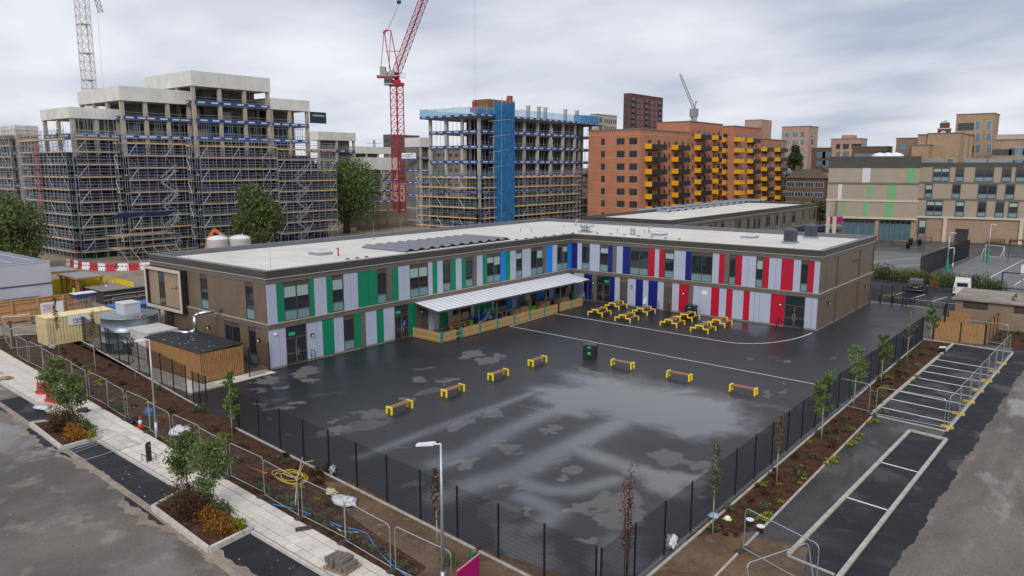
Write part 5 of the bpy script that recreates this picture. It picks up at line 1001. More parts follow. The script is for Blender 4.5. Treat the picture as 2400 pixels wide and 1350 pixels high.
    if vest: MB().lathe([(.19,.92),(.185,1.1),(.20,1.3),(.12,1.45)],(b*.45*sc,0,0),12,False).build('hi_vis_vest',vest,r,True)
    return r
q=G(1103,1281,1.70); person((q.x-.1,q.y+.05,.02),R(20),'person in a green jacket looking down behind the magenta board',mat('green_jacket',(.008,.115,.06),.7,var=.12,scale=8),mat('dark_trousers',(.02,.02,.025),.8,var=.1),bend=.2)
# ================================================================== plant compound and site cabins on the left
TK=mat('tank_steel',(.26,.30,.345),.38,.55,var=.12,scale=.8)
tk=thing('water_tank','round ribbed galvanised water tank with a pale hatch box on top','tank',(-16.2,-46.6,0)); MB().lathe([(2.35,0),(2.35,.95),(2.38,.96),(2.38,1.0),(2.35,1.01),(2.35,1.95),(2.38,1.96),(2.38,2.0),(2.35,2.01),(2.35,3.1),(2.42,3.12),(2.42,3.2)],n=48).build('shell',TK,tk,True)
for i in range(18):
    x=-2.3+i*.27; w=math.sqrt(max(.05,2.38**2-(x+.13)**2)); MB().add([(x,-w,3.22),(x+.2,-w,3.22),(x+.2,0,3.42),(x,0,3.42),(x,-w,3.16),(x+.2,-w,3.16),(x+.2,0,3.36),(x,0,3.36)],[(0,1,2,3),(4,7,6,5),(0,4,5,1),(1,5,6,2),(3,2,6,7),(0,3,7,4)]).add([(x,0,3.42),(x+.2,0,3.42),(x+.2,w,3.22),(x,w,3.22),(x,0,3.36),(x+.2,0,3.36),(x+.2,w,3.16),(x,w,3.16)],[(0,1,2,3),(4,7,6,5),(0,4,5,1),(1,5,6,2),(3,2,6,7),(0,3,7,4)]).build('roof_rib',STEEL,tk)
hb=MB().box(-.85,.85,-.7,.7,3.2,4.3).build('hatch_box',mat('hatch_grey',(.46,.49,.53),.5,var=.06),tk,loc=(.3,-.2,0)); MB().box(-.9,.9,-.75,.75,4.3,4.38).build('hatch_lid',mat('hatch_light',(.60,.62,.64),.5,var=.05),hb)
mb=MB()
for x in(-.25,.25): mb.cyl((x,0,.2),(x,0,4.3),.025)
for z in np.arange(.4,4.2,.3): mb.cyl((-.25,0,z),(.25,0,z),.018)
mb.build('ladder',STEEL,tk,loc=(2.1,1.5,0)); MB().cyl((1.7,-1.75,.9),(1.95,-2.0,.9),.42,.42,16).build('manway',TK,tk); mb=MB()
for i in range(10): t=i*.5; mb.cyl((2.3*math.cos(t),2.3*math.sin(t),3.2),(2.3*math.cos(t),2.3*math.sin(t),4.2),.02)
mb.build('guard_stanchions',STEEL,tk)
GRP=mat('grp_housing',(.55,.54,.52),.6,var=.05,scale=1)
un=thing('plant_housing','pale grey pump housing with an overhanging lid beside the tank','plant unit',(-12,-46.55,0)); MB().box(-1.65,1.65,-1.2,1.2,0,2.35).build('housing',GRP,un); MB().box(-1.78,1.78,-1.33,1.33,2.35,2.5).build('lid',GRP,un); MB().box(-1.4,-.5,-1.215,-1.2,.2,2.0).build('access_door',mat('grp_door',(.48,.47,.455),.6,var=.05),un); MB().box(-.6,-.5,-1.235,-1.215,1.0,1.2).build('door_latch',STEELD,un)
fl=thing('flue_pipe','shiny insulated metal flue from the pump housing to the school wall','pipe',(-10.3,-46.2,0)); MB().tube([(0,0,2.35),(2.6,.6,2.5),(3.0,1.0,2.7),(3.0,1.0,3.9),(3.2,1.3,4.1),(3.4,3.3,4.15)],.14,10).build('duct',mat('foil_pipe',(.6,.6,.61),.22,.9,var=.1,scale=5),fl,True); MB().lathe([(.17,0),(.17,.08)],(3.0,1.0,3.2),12).build('band',STEELD,fl)
sh=thing('bin_store','slatted timber bin store with a black felt roof','bin store',(-4.95,-46.7,0)); sx,sy,h=4.35,1.75,2.35
for s in(-1,1):
    for i in range(54):
        x=-sx+(i+.5)*2*sx/54; MB().box(-.062,.062,-.012,.012,.08,h).build('slat',WOODF,sh,loc=(x,s*(sy+.02),0))
    for i in range(22):
        y=-sy+(i+.5)*2*sy/22; MB().box(-.012,.012,-.058,.058,.08,h).build('slat',WOODF,sh,loc=(s*(sx+.02),y,0))
mb=MB()
for z in(.3,1.2,2.1): mb.box(-sx,sx,-sy-.0,-sy+.05,z,z+.1).box(-sx,sx,sy-.05,sy,z,z+.1).box(-sx,-sx+.05,-sy,sy,z,z+.1).box(sx-.05,sx,-sy,sy,z,z+.1)
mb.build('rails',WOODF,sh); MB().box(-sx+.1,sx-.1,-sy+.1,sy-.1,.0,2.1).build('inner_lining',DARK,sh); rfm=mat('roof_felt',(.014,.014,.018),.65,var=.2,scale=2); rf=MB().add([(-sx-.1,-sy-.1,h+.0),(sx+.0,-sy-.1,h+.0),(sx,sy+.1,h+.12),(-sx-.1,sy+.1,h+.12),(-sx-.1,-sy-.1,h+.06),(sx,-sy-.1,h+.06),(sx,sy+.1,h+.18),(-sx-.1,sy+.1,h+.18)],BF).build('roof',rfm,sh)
rr=random.Random(8)
for i in range(20): x=rr.uniform(-3.8,3.8); y=rr.uniform(-1.4,1.4); MB().box(-.12,.12,-.03,.03,0,.012).build('roof_label',rr.choice((EXITM,mat('tag_grey',(.35,.36,.36),.6,var=0),mat('tag_tan',(.4,.28,.15),.6,var=0))),rf,loc=(x,y,h+.062+.12*(y+1.85)/3.7))
MB().box(-sx-.02,sx+.02,-sy-.06,-sy-.04,h-.08,h+.06).build('fascia',WOODF,sh)
pv=sheet('yard_paving',[(-24,-49.0),(1.5,-50.9),(1.0,-43.0),(-19.2,-43.0)],.012,M_JOINT); rr=random.Random(4); kk=0
for i in range(48):
    for j in range(12):
        x=-23+i*.5+.25; y=-50.3+j*.6+.3
        if y<FL(x)+.15 or kk>=297 or x>.9: continue
        if x<-8.8 and y>-48.2 and x>-18.6: continue
        if -9.4<x<-.5 and -48.5<y: continue
        MB().box(-.235,.235,-.285,.285,0,.03).build('slab',M_PAVE,pv,loc=(x,y,.012+rr.uniform(0,.004))); kk+=1
CCR=mat('cream_container',(.66,.54,.29),.55,var=.10,scale=1.2); CBL=mat('blue_container',(.03,.13,.36),.5,var=.1,scale=1)
def container(loc,rz,label,m,L=6.06,w=2.44,h=2.6,sign=None):
    r=thing('shipping_container',label,'container',loc,rz); MB().box(-L/2+.05,L/2-.05,-w/2+.05,w/2-.05,.12,h-.06).build('inner_shell',m,r)
    for s in(-1,1):
        mb=MB(); n=int(L/.28)
        for i in range(n): x=-L/2+.15+i*(L-.3)/n; mb.box(x,x+.14,s*(w/2-.03)-.03,s*(w/2-.03)+.03,.15,h-.1)
        mb.build('side_corrugation',m,r); mb=MB(); n=int(w/.28)
        for i in range(n): y=-w/2+.12+i*(w-.24)/n; mb.box(s*(L/2-.03)-.03,s*(L/2-.03)+.03,y,y+.14,.15,h-.1)
        mb.build('end_corrugation',m,r)
    mb=MB()
    for sx_ in(-1,1):
        for sy_ in(-1,1): mb.box(sx_*(L/2-.06)-.07,sx_*(L/2-.06)+.07,sy_*(w/2-.06)-.07,sy_*(w/2-.06)+.07,0,h)
        mb.box(sx_*(L/2-.06)-.06,sx_*(L/2-.06)+.06,-w/2+.13,w/2-.13,h-.12,h).box(sx_*(L/2-.06)-.06,sx_*(L/2-.06)+.06,-w/2+.13,w/2-.13,.02,.14)
    for sy_ in(-1,1): mb.box(-L/2+.13,L/2-.13,sy_*(w/2-.06)-.06,sy_*(w/2-.06)+.06,h-.12,h).box(-L/2+.13,L/2-.13,sy_*(w/2-.06)-.06,sy_*(w/2-.06)+.06,.02,.14)
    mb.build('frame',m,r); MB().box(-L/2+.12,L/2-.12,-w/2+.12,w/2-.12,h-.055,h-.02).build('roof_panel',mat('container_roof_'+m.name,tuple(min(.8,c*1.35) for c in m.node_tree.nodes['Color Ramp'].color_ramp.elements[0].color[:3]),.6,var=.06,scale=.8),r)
    if sign:
        sg=MB().box(sign[0]-.95,sign[0]+.95,-w/2-.05,-w/2-.03,1.65,2.5).build('sign_board',WHITE,r); text('algeco',sg,BLUEP,.46,frame((sign[0],-w/2-.055,2.17),(1,0,0),(0,0,1))); text('0800 100 200',sg,BLUEP,.16,frame((sign[0],-w/2-.055,1.85),(1,0,0),(0,0,1))) if False else MB().box(sign[0]-.6,sign[0]+.6,-w/2-.056,-w/2-.05,1.80,1.88).build('sign_line',BLUEP,sg)
    return r
container((-24.2,-48.05,0),R(90),'cream corrugated shipping container with a white sign',CCR,sign=(-.2,)); container((-24.7,-41.6,0),R(90),'blue shipping container behind the water tank',CBL,sign=(1.9,))
hd=thing('timber_hoarding','tall new timber hoarding with horizontal rails along the site edge','hoarding',(-37.4,-50,0)); 
for i in range(58):
    y=-12+i*.36; MB().box(-.02,.02,-.172,.172,.05,2.3).build('board',WOODL,hd,loc=(0,y,rr.uniform(-.02,.02)))
for z in(.45,1.2,1.95,2.3): MB().box(.02,.1,-12.2,8.9,z,z+.1).build('rail',WOODL,hd)
for i in range(9): MB().box(.02,.16,-.09,.09,0,2.38).build('post',WOODL,hd,loc=(0,-11.8+i*2.5,0))
cb=thing('site_cabins','two-storey stack of pale grey site cabins with a flat roof','site cabin',(-46.2,-42.2,0)); GC_=mat('cabin_grey',(.46,.48,.53),.55,var=.05,scale=.5)
for k in range(2): 
    z=k*2.6; MB().box(-18,0,-22,0,z+.05,z+2.55).build('cabin',GC_,cb); MB().box(-18.05,.05,-22.05,.05,z+2.5 if k else z+2.48,z+2.62).build('cabin_trim',mat('cabin_trim',(.08,.09,.12),.5,var=0) if not k else mat('cabin_roof_edge',(.5,.52,.55),.5,var=0),cb)
MB().box(-17.9,-.1,-21.9,-.1,5.22,5.26).build('cabin_roof',mat('cabin_roof',(.20,.22,.26),.6,var=.25,scale=.3,stretch=(3,.3,1)),cb)
for i in range(9): MB().box(-17.5,-.4,-.06,.06,0,.06).build('roof_rib',mat('cabin_rib',(.42,.44,.48),.6,var=.1),cb,loc=(0,-1.5-i*2.3,5.262))
MB().cyl((.25,-5.5,1.3),(.25,-1.6,1.3),.12).build('duct',STEEL,cb); mb=MB()
for s in range(8): mb.box(.1,1.1,-7-s*.28,-6.75-s*.28,1.9-s*.24,1.95-s*.24)
mb.bar((1.1,-6.5,3.1),(1.1,-9.4,.6),.05).bar((1.1,-6.5,2.1),(1.1,-9.4,-.1),.06).bar((.1,-6.5,3.1),(.1,-9.4,.6),.05).box(1.07,1.13,-6.55,-6.45,0,3.1); mb.build('stair',BLACK,cb)
YW=mat('yellow_hoarding',(.62,.47,.015),.6,var=.08,scale=1); yw=thing('yellow_hoarding','bright yellow site hoarding with white notices','hoarding',(-51,-35,0))
for i in range(9): MB().box(-.02,.02,-.49,.49,0,2.3).build('board',YW,yw,loc=(-.0,-4.3+i*1.0-4,0))
for i in range(10): MB().box(-.5,.5,-.02,.02,0,2.3).build('board',YW,yw,loc=(.5+i*1.01,0,0))
for i,x in enumerate((2.0,3.3,4.3)): MB().box(-.35,.35,-.035,-.022,.9,1.9).build('notice',WHITE,yw,loc=(x,0,0))
sr=thing('smoking_shelter','timber-post shelter with a flat grey roof by the yellow hoarding','shelter',(-48.7,-38,0)); MB().box(-2.8,2.8,-1.6,1.6,2.75,2.85).build('roof',mat('shelter_roof',(.27,.285,.29),.6,var=.1),sr); MB().box(-2.85,2.85,-1.65,-1.6,2.62,2.84).box(2.8,2.85,-1.6,1.6,2.62,2.84).build('fascia',WOODF,sr)
for x in(-2.4,-.8,.8,2.5):
    for y in(-1.4,): MB().box(-.13,.13,-.13,.13,0,2.75).build('post',WOODF,sr,loc=(x,y,0))
MB().box(-.1,.1,-.1,.1,0,2.75).build('post',WOODF,sr,loc=(2.5,1.4,0))
sr2=thing('smoking_shelter','second flat grey shelter roof beside the white cabins','shelter',(-55.5,-38.5,0)); MB().box(-2.6,2.6,-1.9,1.9,2.9,3.0).build('roof',mat('shelter_roof',(0,0,0)),sr2); MB().box(2.6,2.65,-1.9,1.9,2.75,2.99).build('fascia',WOODF,sr2); MB().box(2.2,2.45,-1.7,-1.45,0,2.9).build('post',WOODF,sr2)
HV=mat('hi_vis',(.55,.68,.05),.5,var=.05); HO=mat('hi_vis_orange',(.7,.13,.02),.5,var=.05); DT=mat('dark_trousers',(0,0,0)); DJ=mat('dark_jacket',(.03,.03,.04),.8,var=.1)
for i,(x,y,a,t,v,l) in enumerate(((-47.3,-39.4,200,DJ,HV,'worker in a yellow vest standing beside a shelter post'),(-46.0,-38.3,120,DJ,HV,'worker in a yellow vest at the corner of the shelter'),(-46.9,-38.8,30,DJ,HO,'worker in an orange vest under the shelter'),(-48.2,-37.9,10,DJ,None,'worker in dark clothes under the shelter'),(-44.5,-37.0,40,DJ,None,'worker in a white hard hat beside the yellow hoarding'))):
    person((x,y,0),R(a),l,t,DT,WHITE if i>=4 else None,vest=v,detail=False)
pf=thing('loading_platform','low dark-clad platform with a grey concrete end on the site','platform',(-44.5,-35.2,0)); MB().box(-1.2,3.6,-3.4,3.4,0,1.55).build('deck',mat('platform_dark',(.035,.037,.045),.7,var=.2,scale=2),pf); MB().box(-1.3,3.7,1.6,5.2,0,1.6).build('concrete_end',CONC,pf); MB().box(-1.4,3.8,-3.6,5.3,1.6,1.68).build('edge_boards',mat('grey_timber',(.22,.20,.17),.8,var=.25,scale=2),pf)
for z in(.5,1.05): MB().bar((3.68,-3.4,z),(3.68,5.2,z),.06).build('rail',CREAM,pf)
tn=thing('turnstile','blue and grey full-height turnstile in the timber hoarding','turnstile',(-36.6,-42.5,0)); MB().box(-.7,.7,-1.1,1.1,2.1,2.4).build('canopy',BLUEP,tn); MB().box(-.75,.75,-1.15,1.15,2.4,2.45).build('canopy_top',WHITE,tn); mb=MB()
for y in(-1.0,-.3,.3,1.0): mb.cyl((.5,y,0),(.5,y,2.1),.03)
for z in np.arange(.2,2.0,.16): mb.cyl((.5,-1,z),(.5,1,z),.02)
mb.build('bars',STEEL,tn)
for i,(y0,y1,x) in enumerate(((-48,-44.6,-35.4),(-44.3,-42.6,-34.6),(-40.8,-38.2,-33.5),(-38.0,-36,-33.3))):
    o=heras((x,y0),(x+.2,y1),'white-framed pedestrian barrier panel in front of the timber hoarding','white barrier panels by the hoarding',h=1.9)
sb=thing('site_notice','white safety notice board in front of the timber hoarding','sign',(-35.0,-46.3,0)); MB().box(-.02,.02,-1.1,1.1,.9,2.1).build('board',WHITE,sb); MB().box(.021,.025,-.9,.2,1.1,1.9).build('print',mat('notice_print',(.6,.45,.5),.6,var=.3,scale=4),sb); MB().cyl((-.04,-.8,0),(-.04,-.8,.9),.03).cyl((-.04,.8,0),(-.04,.8,.9),.03).build('legs',STEEL,sb)
q=G(14,757); bb=thing('site_barrier_box','small blue and white box barrier with a company name','barrier',(q.x-.2,q.y,0),R(85)); MB().box(-1.2,1.2,-.4,.4,.15,1.0).build('box',BLUEP,bb); MB().box(-1.22,1.22,-.42,.42,1.0,1.15).build('cap',WHITE,bb); text('GETJAR',bb,WHITE,.5,frame((0,-.405,.58),(1,0,0),(0,0,1)),sx=.9); MB().box(-1.1,1.1,-.35,.35,0,.15).build('base',BLACK,bb)
q=G(55,765); bb=thing('timber_stack','shrink-wrapped stack of new timber by the hoarding','timber stack',(q.x-3,q.y+.3,0),R(88))
for k in range(3): MB().box(-1.3,1.3,-.4,.4,.12+k*.2,.30+k*.2).build('bundle',WOODL,bb)
MB().box(-1.32,1.32,-.42,.42,.74,.78).build('wrap',WHITE,bb); MB().box(-1.2,-1.0,-.4,.4,0,.12).box(1.0,1.2,-.4,.4,0,.12).build('bearers',BOARD,bb)
q=G(28,800); o=thing('timber_post','rough brown timber gate post at the corner of the fence','post',(q.x,q.y,0)); MB().box(-.09,.09,-.09,.09,0,1.9).build('post',BARK,o); MB().box(-.11,.11,-.11,.11,1.9,1.96).build('post_cap',BARK,o)
# silos and excavator behind the school
SW=mat('silo_white',(.66,.66,.67),.5,var=.04)
for px_,l in((510,'round white site silo with a domed top beside the orange excavator arm'),(562,'round white site silo with a domed top in front of the leafy tree')):
    c=colD(px_,122,560); r=thing('silo',l,'silo',c); MB().lathe([(1.55,0),(1.57,5.35),(1.62,5.4),(1.4,5.6),(.8,5.85),(.1,5.95)],n=28).build('shell',SW,r,True); d=(CAM-c); d.z=0; d.normalize(); sd=Vector((-d.y,d.x,0)); lf=(d*.75-sd*-.0).normalized(); nrm=(d*.82-sd*.57).normalized() if (RV.dot(-sd)<0) else (d*.82+sd*.57).normalized()
    nrm=(d*.8-RV*.6).normalized(); tg=Vector((-nrm.y,nrm.x,0)); tg=tg if tg.dot(RV)>0 else -tg
    pl=MB().obox(nrm*1.6+Vector((0,0,3.3)),tg*.34,nrm*.03,(0,0,.34)).build('label_plate',mat('magenta_plate',(.33,.0,.10),.5,var=0),r); text('71',pl,WHITE,.5,frame(nrm*1.64+Vector((0,0,3.3)),tg,(0,0,1)),ext=.005)
    nr2=(d*.75+RV*.66).normalized(); MB().cyl(nr2*1.5+Vector((0,0,3.2)),nr2*1.68+Vector((0,0,3.2)),.3,.3,14).build('manway',SW,r); MB().cyl((.8,0,5.8),(.8,0,6.2),.06).build('vent',SW,r)
ORG=mat('excavator_orange',(.62,.11,.03),.5,var=.1); ex=thing('excavator','orange excavator with its arm raised behind the school','excavator',colD(462,135,560),R(35)); 
MB().box(-1.6,1.6,-1.1,1.1,1.0,1.9).build('body',ORG,ex); MB().box(.3,1.5,.1,1.0,1.9,2.9).build('cab',GLASS,ex)
for s in(-1,1): MB().box(-1.9,1.9,s*1.0-.3,s*1.0+.3,.0,.85).build('track',BLACK,ex)
MB().bar((1.2,-.3,1.5),(2.2,-.3,4.6),.35,.5).bar((2.2,-.3,4.6),(3.2,-.3,6.0),.32,.45).build('boom',ORG,ex); MB().bar((3.2,-.3,6.0),(4.3,-.3,5.2),.28,.42).build('stick',ORG,ex); MB().cyl((1.9,-.3,2.0),(2.8,-.3,5.0),.08).build('ram',STEEL,ex); MB().obox((4.5,-.3,4.8),(.3,0,-.2),(0,.45,0),(.2,0,.35)).build('bucket',STEELD,ex)
# ================================================================== construction site
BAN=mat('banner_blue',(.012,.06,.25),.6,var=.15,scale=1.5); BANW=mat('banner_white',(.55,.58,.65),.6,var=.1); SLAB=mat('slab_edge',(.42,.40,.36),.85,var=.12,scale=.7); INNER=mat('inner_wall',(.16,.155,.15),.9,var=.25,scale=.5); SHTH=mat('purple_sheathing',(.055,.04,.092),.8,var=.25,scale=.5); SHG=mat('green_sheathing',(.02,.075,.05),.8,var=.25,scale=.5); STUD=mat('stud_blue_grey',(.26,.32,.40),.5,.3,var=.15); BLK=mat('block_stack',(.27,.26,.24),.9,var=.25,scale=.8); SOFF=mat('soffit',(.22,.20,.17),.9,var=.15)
ct=random.Random(77); TUBE0=mat('prop_steel',(.30,.33,.37),.5,.4,var=.2)
def cframe(r,x0,x1,y0,y1,levels,sp=5.2,colw=.55,parapet=None,banner_from=0,infill_to=-1,rails=True,net=False,south=True,studs=True,cm=CONCD,open_=False,core=False):
    """concrete frame: columns on the +x and -y faces, slabs, parapet wall, banners; levels = slab top heights"""
    for z in levels: MB().box(x0,x1,y0,y1,z-.28,z).build('floor_slab',SLAB,r)
    ny=max(1,round((y1-y0)/sp)); nx=max(1,round((x1-x0)/sp)); ys=[y0+colw/2+.1+(y1-y0-colw-.2)*i/ny for i in range(ny+1)]; xs=[x0+colw/2+.1+(x1-x0-colw-.2)*i/nx for i in range(nx+1)]
    zz=[0]+list(levels)
    for k in range(len(zz)-1):
        a,b=zz[k],zz[k+1]-.28
        if b<=a: continue
        for y in (ys if k>=infill_to else []):
            MB().box(x1-colw-.1,x1-.1,y-colw*.6,y+colw*.6,a,b).build('column',cm,r)
        if south and k>=infill_to:
            for x in xs[:-1]: MB().box(x-colw*.6,x+colw*.6,y0+.1,y0+.1+colw,a,b).build('column',cm,r)
        if not open_:
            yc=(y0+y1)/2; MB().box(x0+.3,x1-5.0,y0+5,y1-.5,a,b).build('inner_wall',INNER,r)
            for j in range(ny):
                if ct.random()<.55: q=ys[j]+ct.uniform(.8,2.6); MB().box(x1-4.2,x1-2.6,q,q+ct.uniform(1.2,2.2),a,a+(b-a)*ct.uniform(.6,.9)).build('block_stack',ct.choice((BLK,BLK,BLUEP,INNER)),r)
        else:
            for y in ys[1:-1]:
                for x in(x0+.5,(x0+x1)/2): MB().box(x-colw/2,x+colw/2,y-colw/2,y+colw/2,a,b).build('column',cm,r)
            MB().box((x0+x1)/2-3,(x0+x1)/2+2,(y0+y1)/2-2,(y0+y1)/2+5,a,b).build('core_wall',INNER,r)
            if core:
                MB().box(x0+(x1-x0)*.35,x1-6.5,y0+7,y1-1.5,a,b).build('core_wall',mat('core_shade',(.045,.045,.055),.9,var=.3,scale=.6),r)  # near-black core box added so open floors look shaded inside; shade is in its colour
                mb=MB()
                for q in np.arange(y0+1,y1-.5,1.15):
                    for xx in(x1-1.2,x1-3.2): mb.cyl((xx+ct.uniform(-.3,.3),q+ct.uniform(-.3,.3),a),(xx+ct.uniform(-.3,.3),q+ct.uniform(-.3,.3),b),.045,n=4,caps=False)
                for q in np.arange(x0+1,x1-2,1.3): mb.cyl((q,y0+1.6,a),(q,y0+1.6,b),.045,n=4,caps=False)
                mb.build('props',TUBE0,r,kind='stuff')
        if k>=banner_from and k>0:
            for j in range(ny):
                q0,q1=ys[j],ys[j+1]; mb=MB().box(x1+.03,x1+.07,q0,q1,a-.2,a+.40); mb.build('edge_banner',BAN,r); n=2
                for i in range(n): c=q0+(q1-q0)*(i+.5)/n+ct.uniform(-.3,.3); MB().box(x1+.075,x1+.085,c-.72,c+.72,a-.02,a+.26).build('banner_plate',BANW,r)
                if rails: MB().box(x1+.03,x1+.06,q0,q1,a+.55,a+.59).box(x1+.03,x1+.06,q0,q1,a+1.05,a+1.09).build('guard_rail',STEEL,r)
            if south:
                for j in range(nx):
                    q0,q1=xs[j],xs[j+1]; MB().box(q0,q1,y0-.07,y0-.03,a-.2,a+.40).build('edge_banner',BAN,r); c=(q0+q1)/2
                    for s in(-1.1,1.1): MB().box(c+s-.7,c+s+.7,y0-.085,y0-.075,a-.02,a+.2).build('banner_plate',BANW,r)
        if studs and k==studs:
            for j in range(ny):
                mb=MB(); q=ys[j]+.5
                while q<ys[j+1]-.4: mb.box(x1-.5,x1-.42,q-.03,q+.03,a,b); q+=.45 if ct.random()<.6 else 1.1
                mb.box(x1-.5,x1-.42,ys[j]+.4,ys[j+1]-.4,b-.5,b-.42).box(x1-.5,x1-.42,ys[j]+.4,ys[j+1]-.4,a+.9,a+.96); mb.build('wall_studs',STUD,r)
    for k in range(0,max(0,infill_to)):
        a,b=zz[k],zz[k+1]-.28
        for j in range(ny):
            q0,q1=ys[j]+.32,ys[j+1]-.32; w=(q1-q0); m=SHTH if (k>2 or ct.random()<.5) else SHG
            q0-=.32; q1+=.32; w=q1-q0; b+=.28; k0=.0
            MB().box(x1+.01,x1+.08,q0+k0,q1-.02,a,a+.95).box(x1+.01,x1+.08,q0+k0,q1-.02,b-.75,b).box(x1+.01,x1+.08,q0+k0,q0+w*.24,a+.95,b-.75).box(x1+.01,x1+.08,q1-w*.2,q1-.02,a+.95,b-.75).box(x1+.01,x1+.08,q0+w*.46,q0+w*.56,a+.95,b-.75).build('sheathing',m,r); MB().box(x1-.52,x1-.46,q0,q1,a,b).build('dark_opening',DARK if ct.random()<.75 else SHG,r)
        if south:
            for j in range(nx):
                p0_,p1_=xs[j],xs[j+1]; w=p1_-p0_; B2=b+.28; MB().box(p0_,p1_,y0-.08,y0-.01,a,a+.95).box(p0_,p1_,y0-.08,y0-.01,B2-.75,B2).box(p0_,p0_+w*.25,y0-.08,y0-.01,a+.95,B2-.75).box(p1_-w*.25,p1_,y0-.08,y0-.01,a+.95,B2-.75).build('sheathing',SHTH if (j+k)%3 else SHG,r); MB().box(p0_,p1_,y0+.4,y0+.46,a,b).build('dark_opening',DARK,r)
    if parapet:
        z=levels[-1]; h=parapet; n=max(1,round((y1-y0)/6.5))
        for i in range(n): a=y0-.1+(y1-y0+.2)*i/n; b=y0-.1+(y1-y0+.2)*(i+1)/n; MB().box(x1-.1,x1+.12,a+.01,b-.01,z-.28,z+h).build('parapet_wall',CONCL,r)
        n=max(1,round((x1-x0)/6.5))
        for i in range(n): a=x0+(x1-x0-.1)*i/n; b=x0+(x1-x0-.1)*(i+1)/n; MB().box(a+.01,b-.01,y0-.12,y0+.1,z-.28,z+h).build('parapet_wall',CONCL,r)
        MB().box(x0,x1-.1,y1-.1,y1+.1,z-.28,z+h).box(x0-.1,x0+.1,y0,y1,z-.28,z+h).build('parapet_wall',CONCL,r)
def levels(top,st,n=None): 
    L=[]; z=top
    while z>1.2: L.append(z); z-=st
    return L[::-1]
ST=3.35
A=thing('concrete_frame_building','stepped concrete apartment frame under construction rising above brown scaffolding','building under construction')
y3=uX(-86,450,30); y2=uX(-88.5,281,28); y1_=uX(-91,165,25); y3e=uX(-86,632,32); y4e=uX(-86,726,29)
LV=levels(31.6,ST); nL=len(LV)
cframe(A,-104,-91,y1_,y2+1,LV[:-2],parapet=1.6,banner_from=nL-3,infill_to=nL-4,studs=nL-3)
cframe(A,-106,-88.5,y2,y3+1,LV[:-1],parapet=2.25,banner_from=nL-3,infill_to=nL-4,studs=nL-3)
cframe(A,-104,-86,y3,y3e,LV,parapet=2.5,banner_from=nL-3,infill_to=nL-4,studs=nL-3)
cframe(A,-102,-86.3,y3e+.05,y4e,LV[:-1],parapet=2.0,banner_from=nL-3,infill_to=nL-4,studs=nL-3,open_=True)
cframe(A,-100,-87,y4e+.05,y4e+4.6,LV[:-4],parapet=None,banner_from=9,infill_to=nL-5,studs=False)
cframe(A,-114,-104.1,y1_+.5,y2+1,LV[:-4],banner_from=99,infill_to=nL-4,studs=False)
mb=MB()
for i in range(14): y=y1_-1.5+i*.75; x=-90+ct.uniform(-.8,.6); mb.cyl((x,y,20),(x+ct.uniform(-.1,.1),y,25+ct.uniform(-.6,1.4)),.03,n=4)
mb.build('starter_bars',STEELD,A)
sk=thing('site_banner','dark blue company banner panel hanging off the end of the frame','banner',(-86,y4e,0)); MB().box(-.3,-.2,.1,4.4,25.6,28.0).build('panel',mat('banner_navy',(.006,.035,.075),.6,var=.1),sk); text('CAPSTONE',sk,mat('banner_yellow',(.5,.42,.1),.6,var=0),.6,frame((-.18,2.2,27.3),(0,1,0),(0,0,1))) if False else MB().box(-.195,-.19,.8,3.9,27.1,27.4).build('print_line',mat('banner_yellow',(.5,.42,.1),.6,var=0),sk)
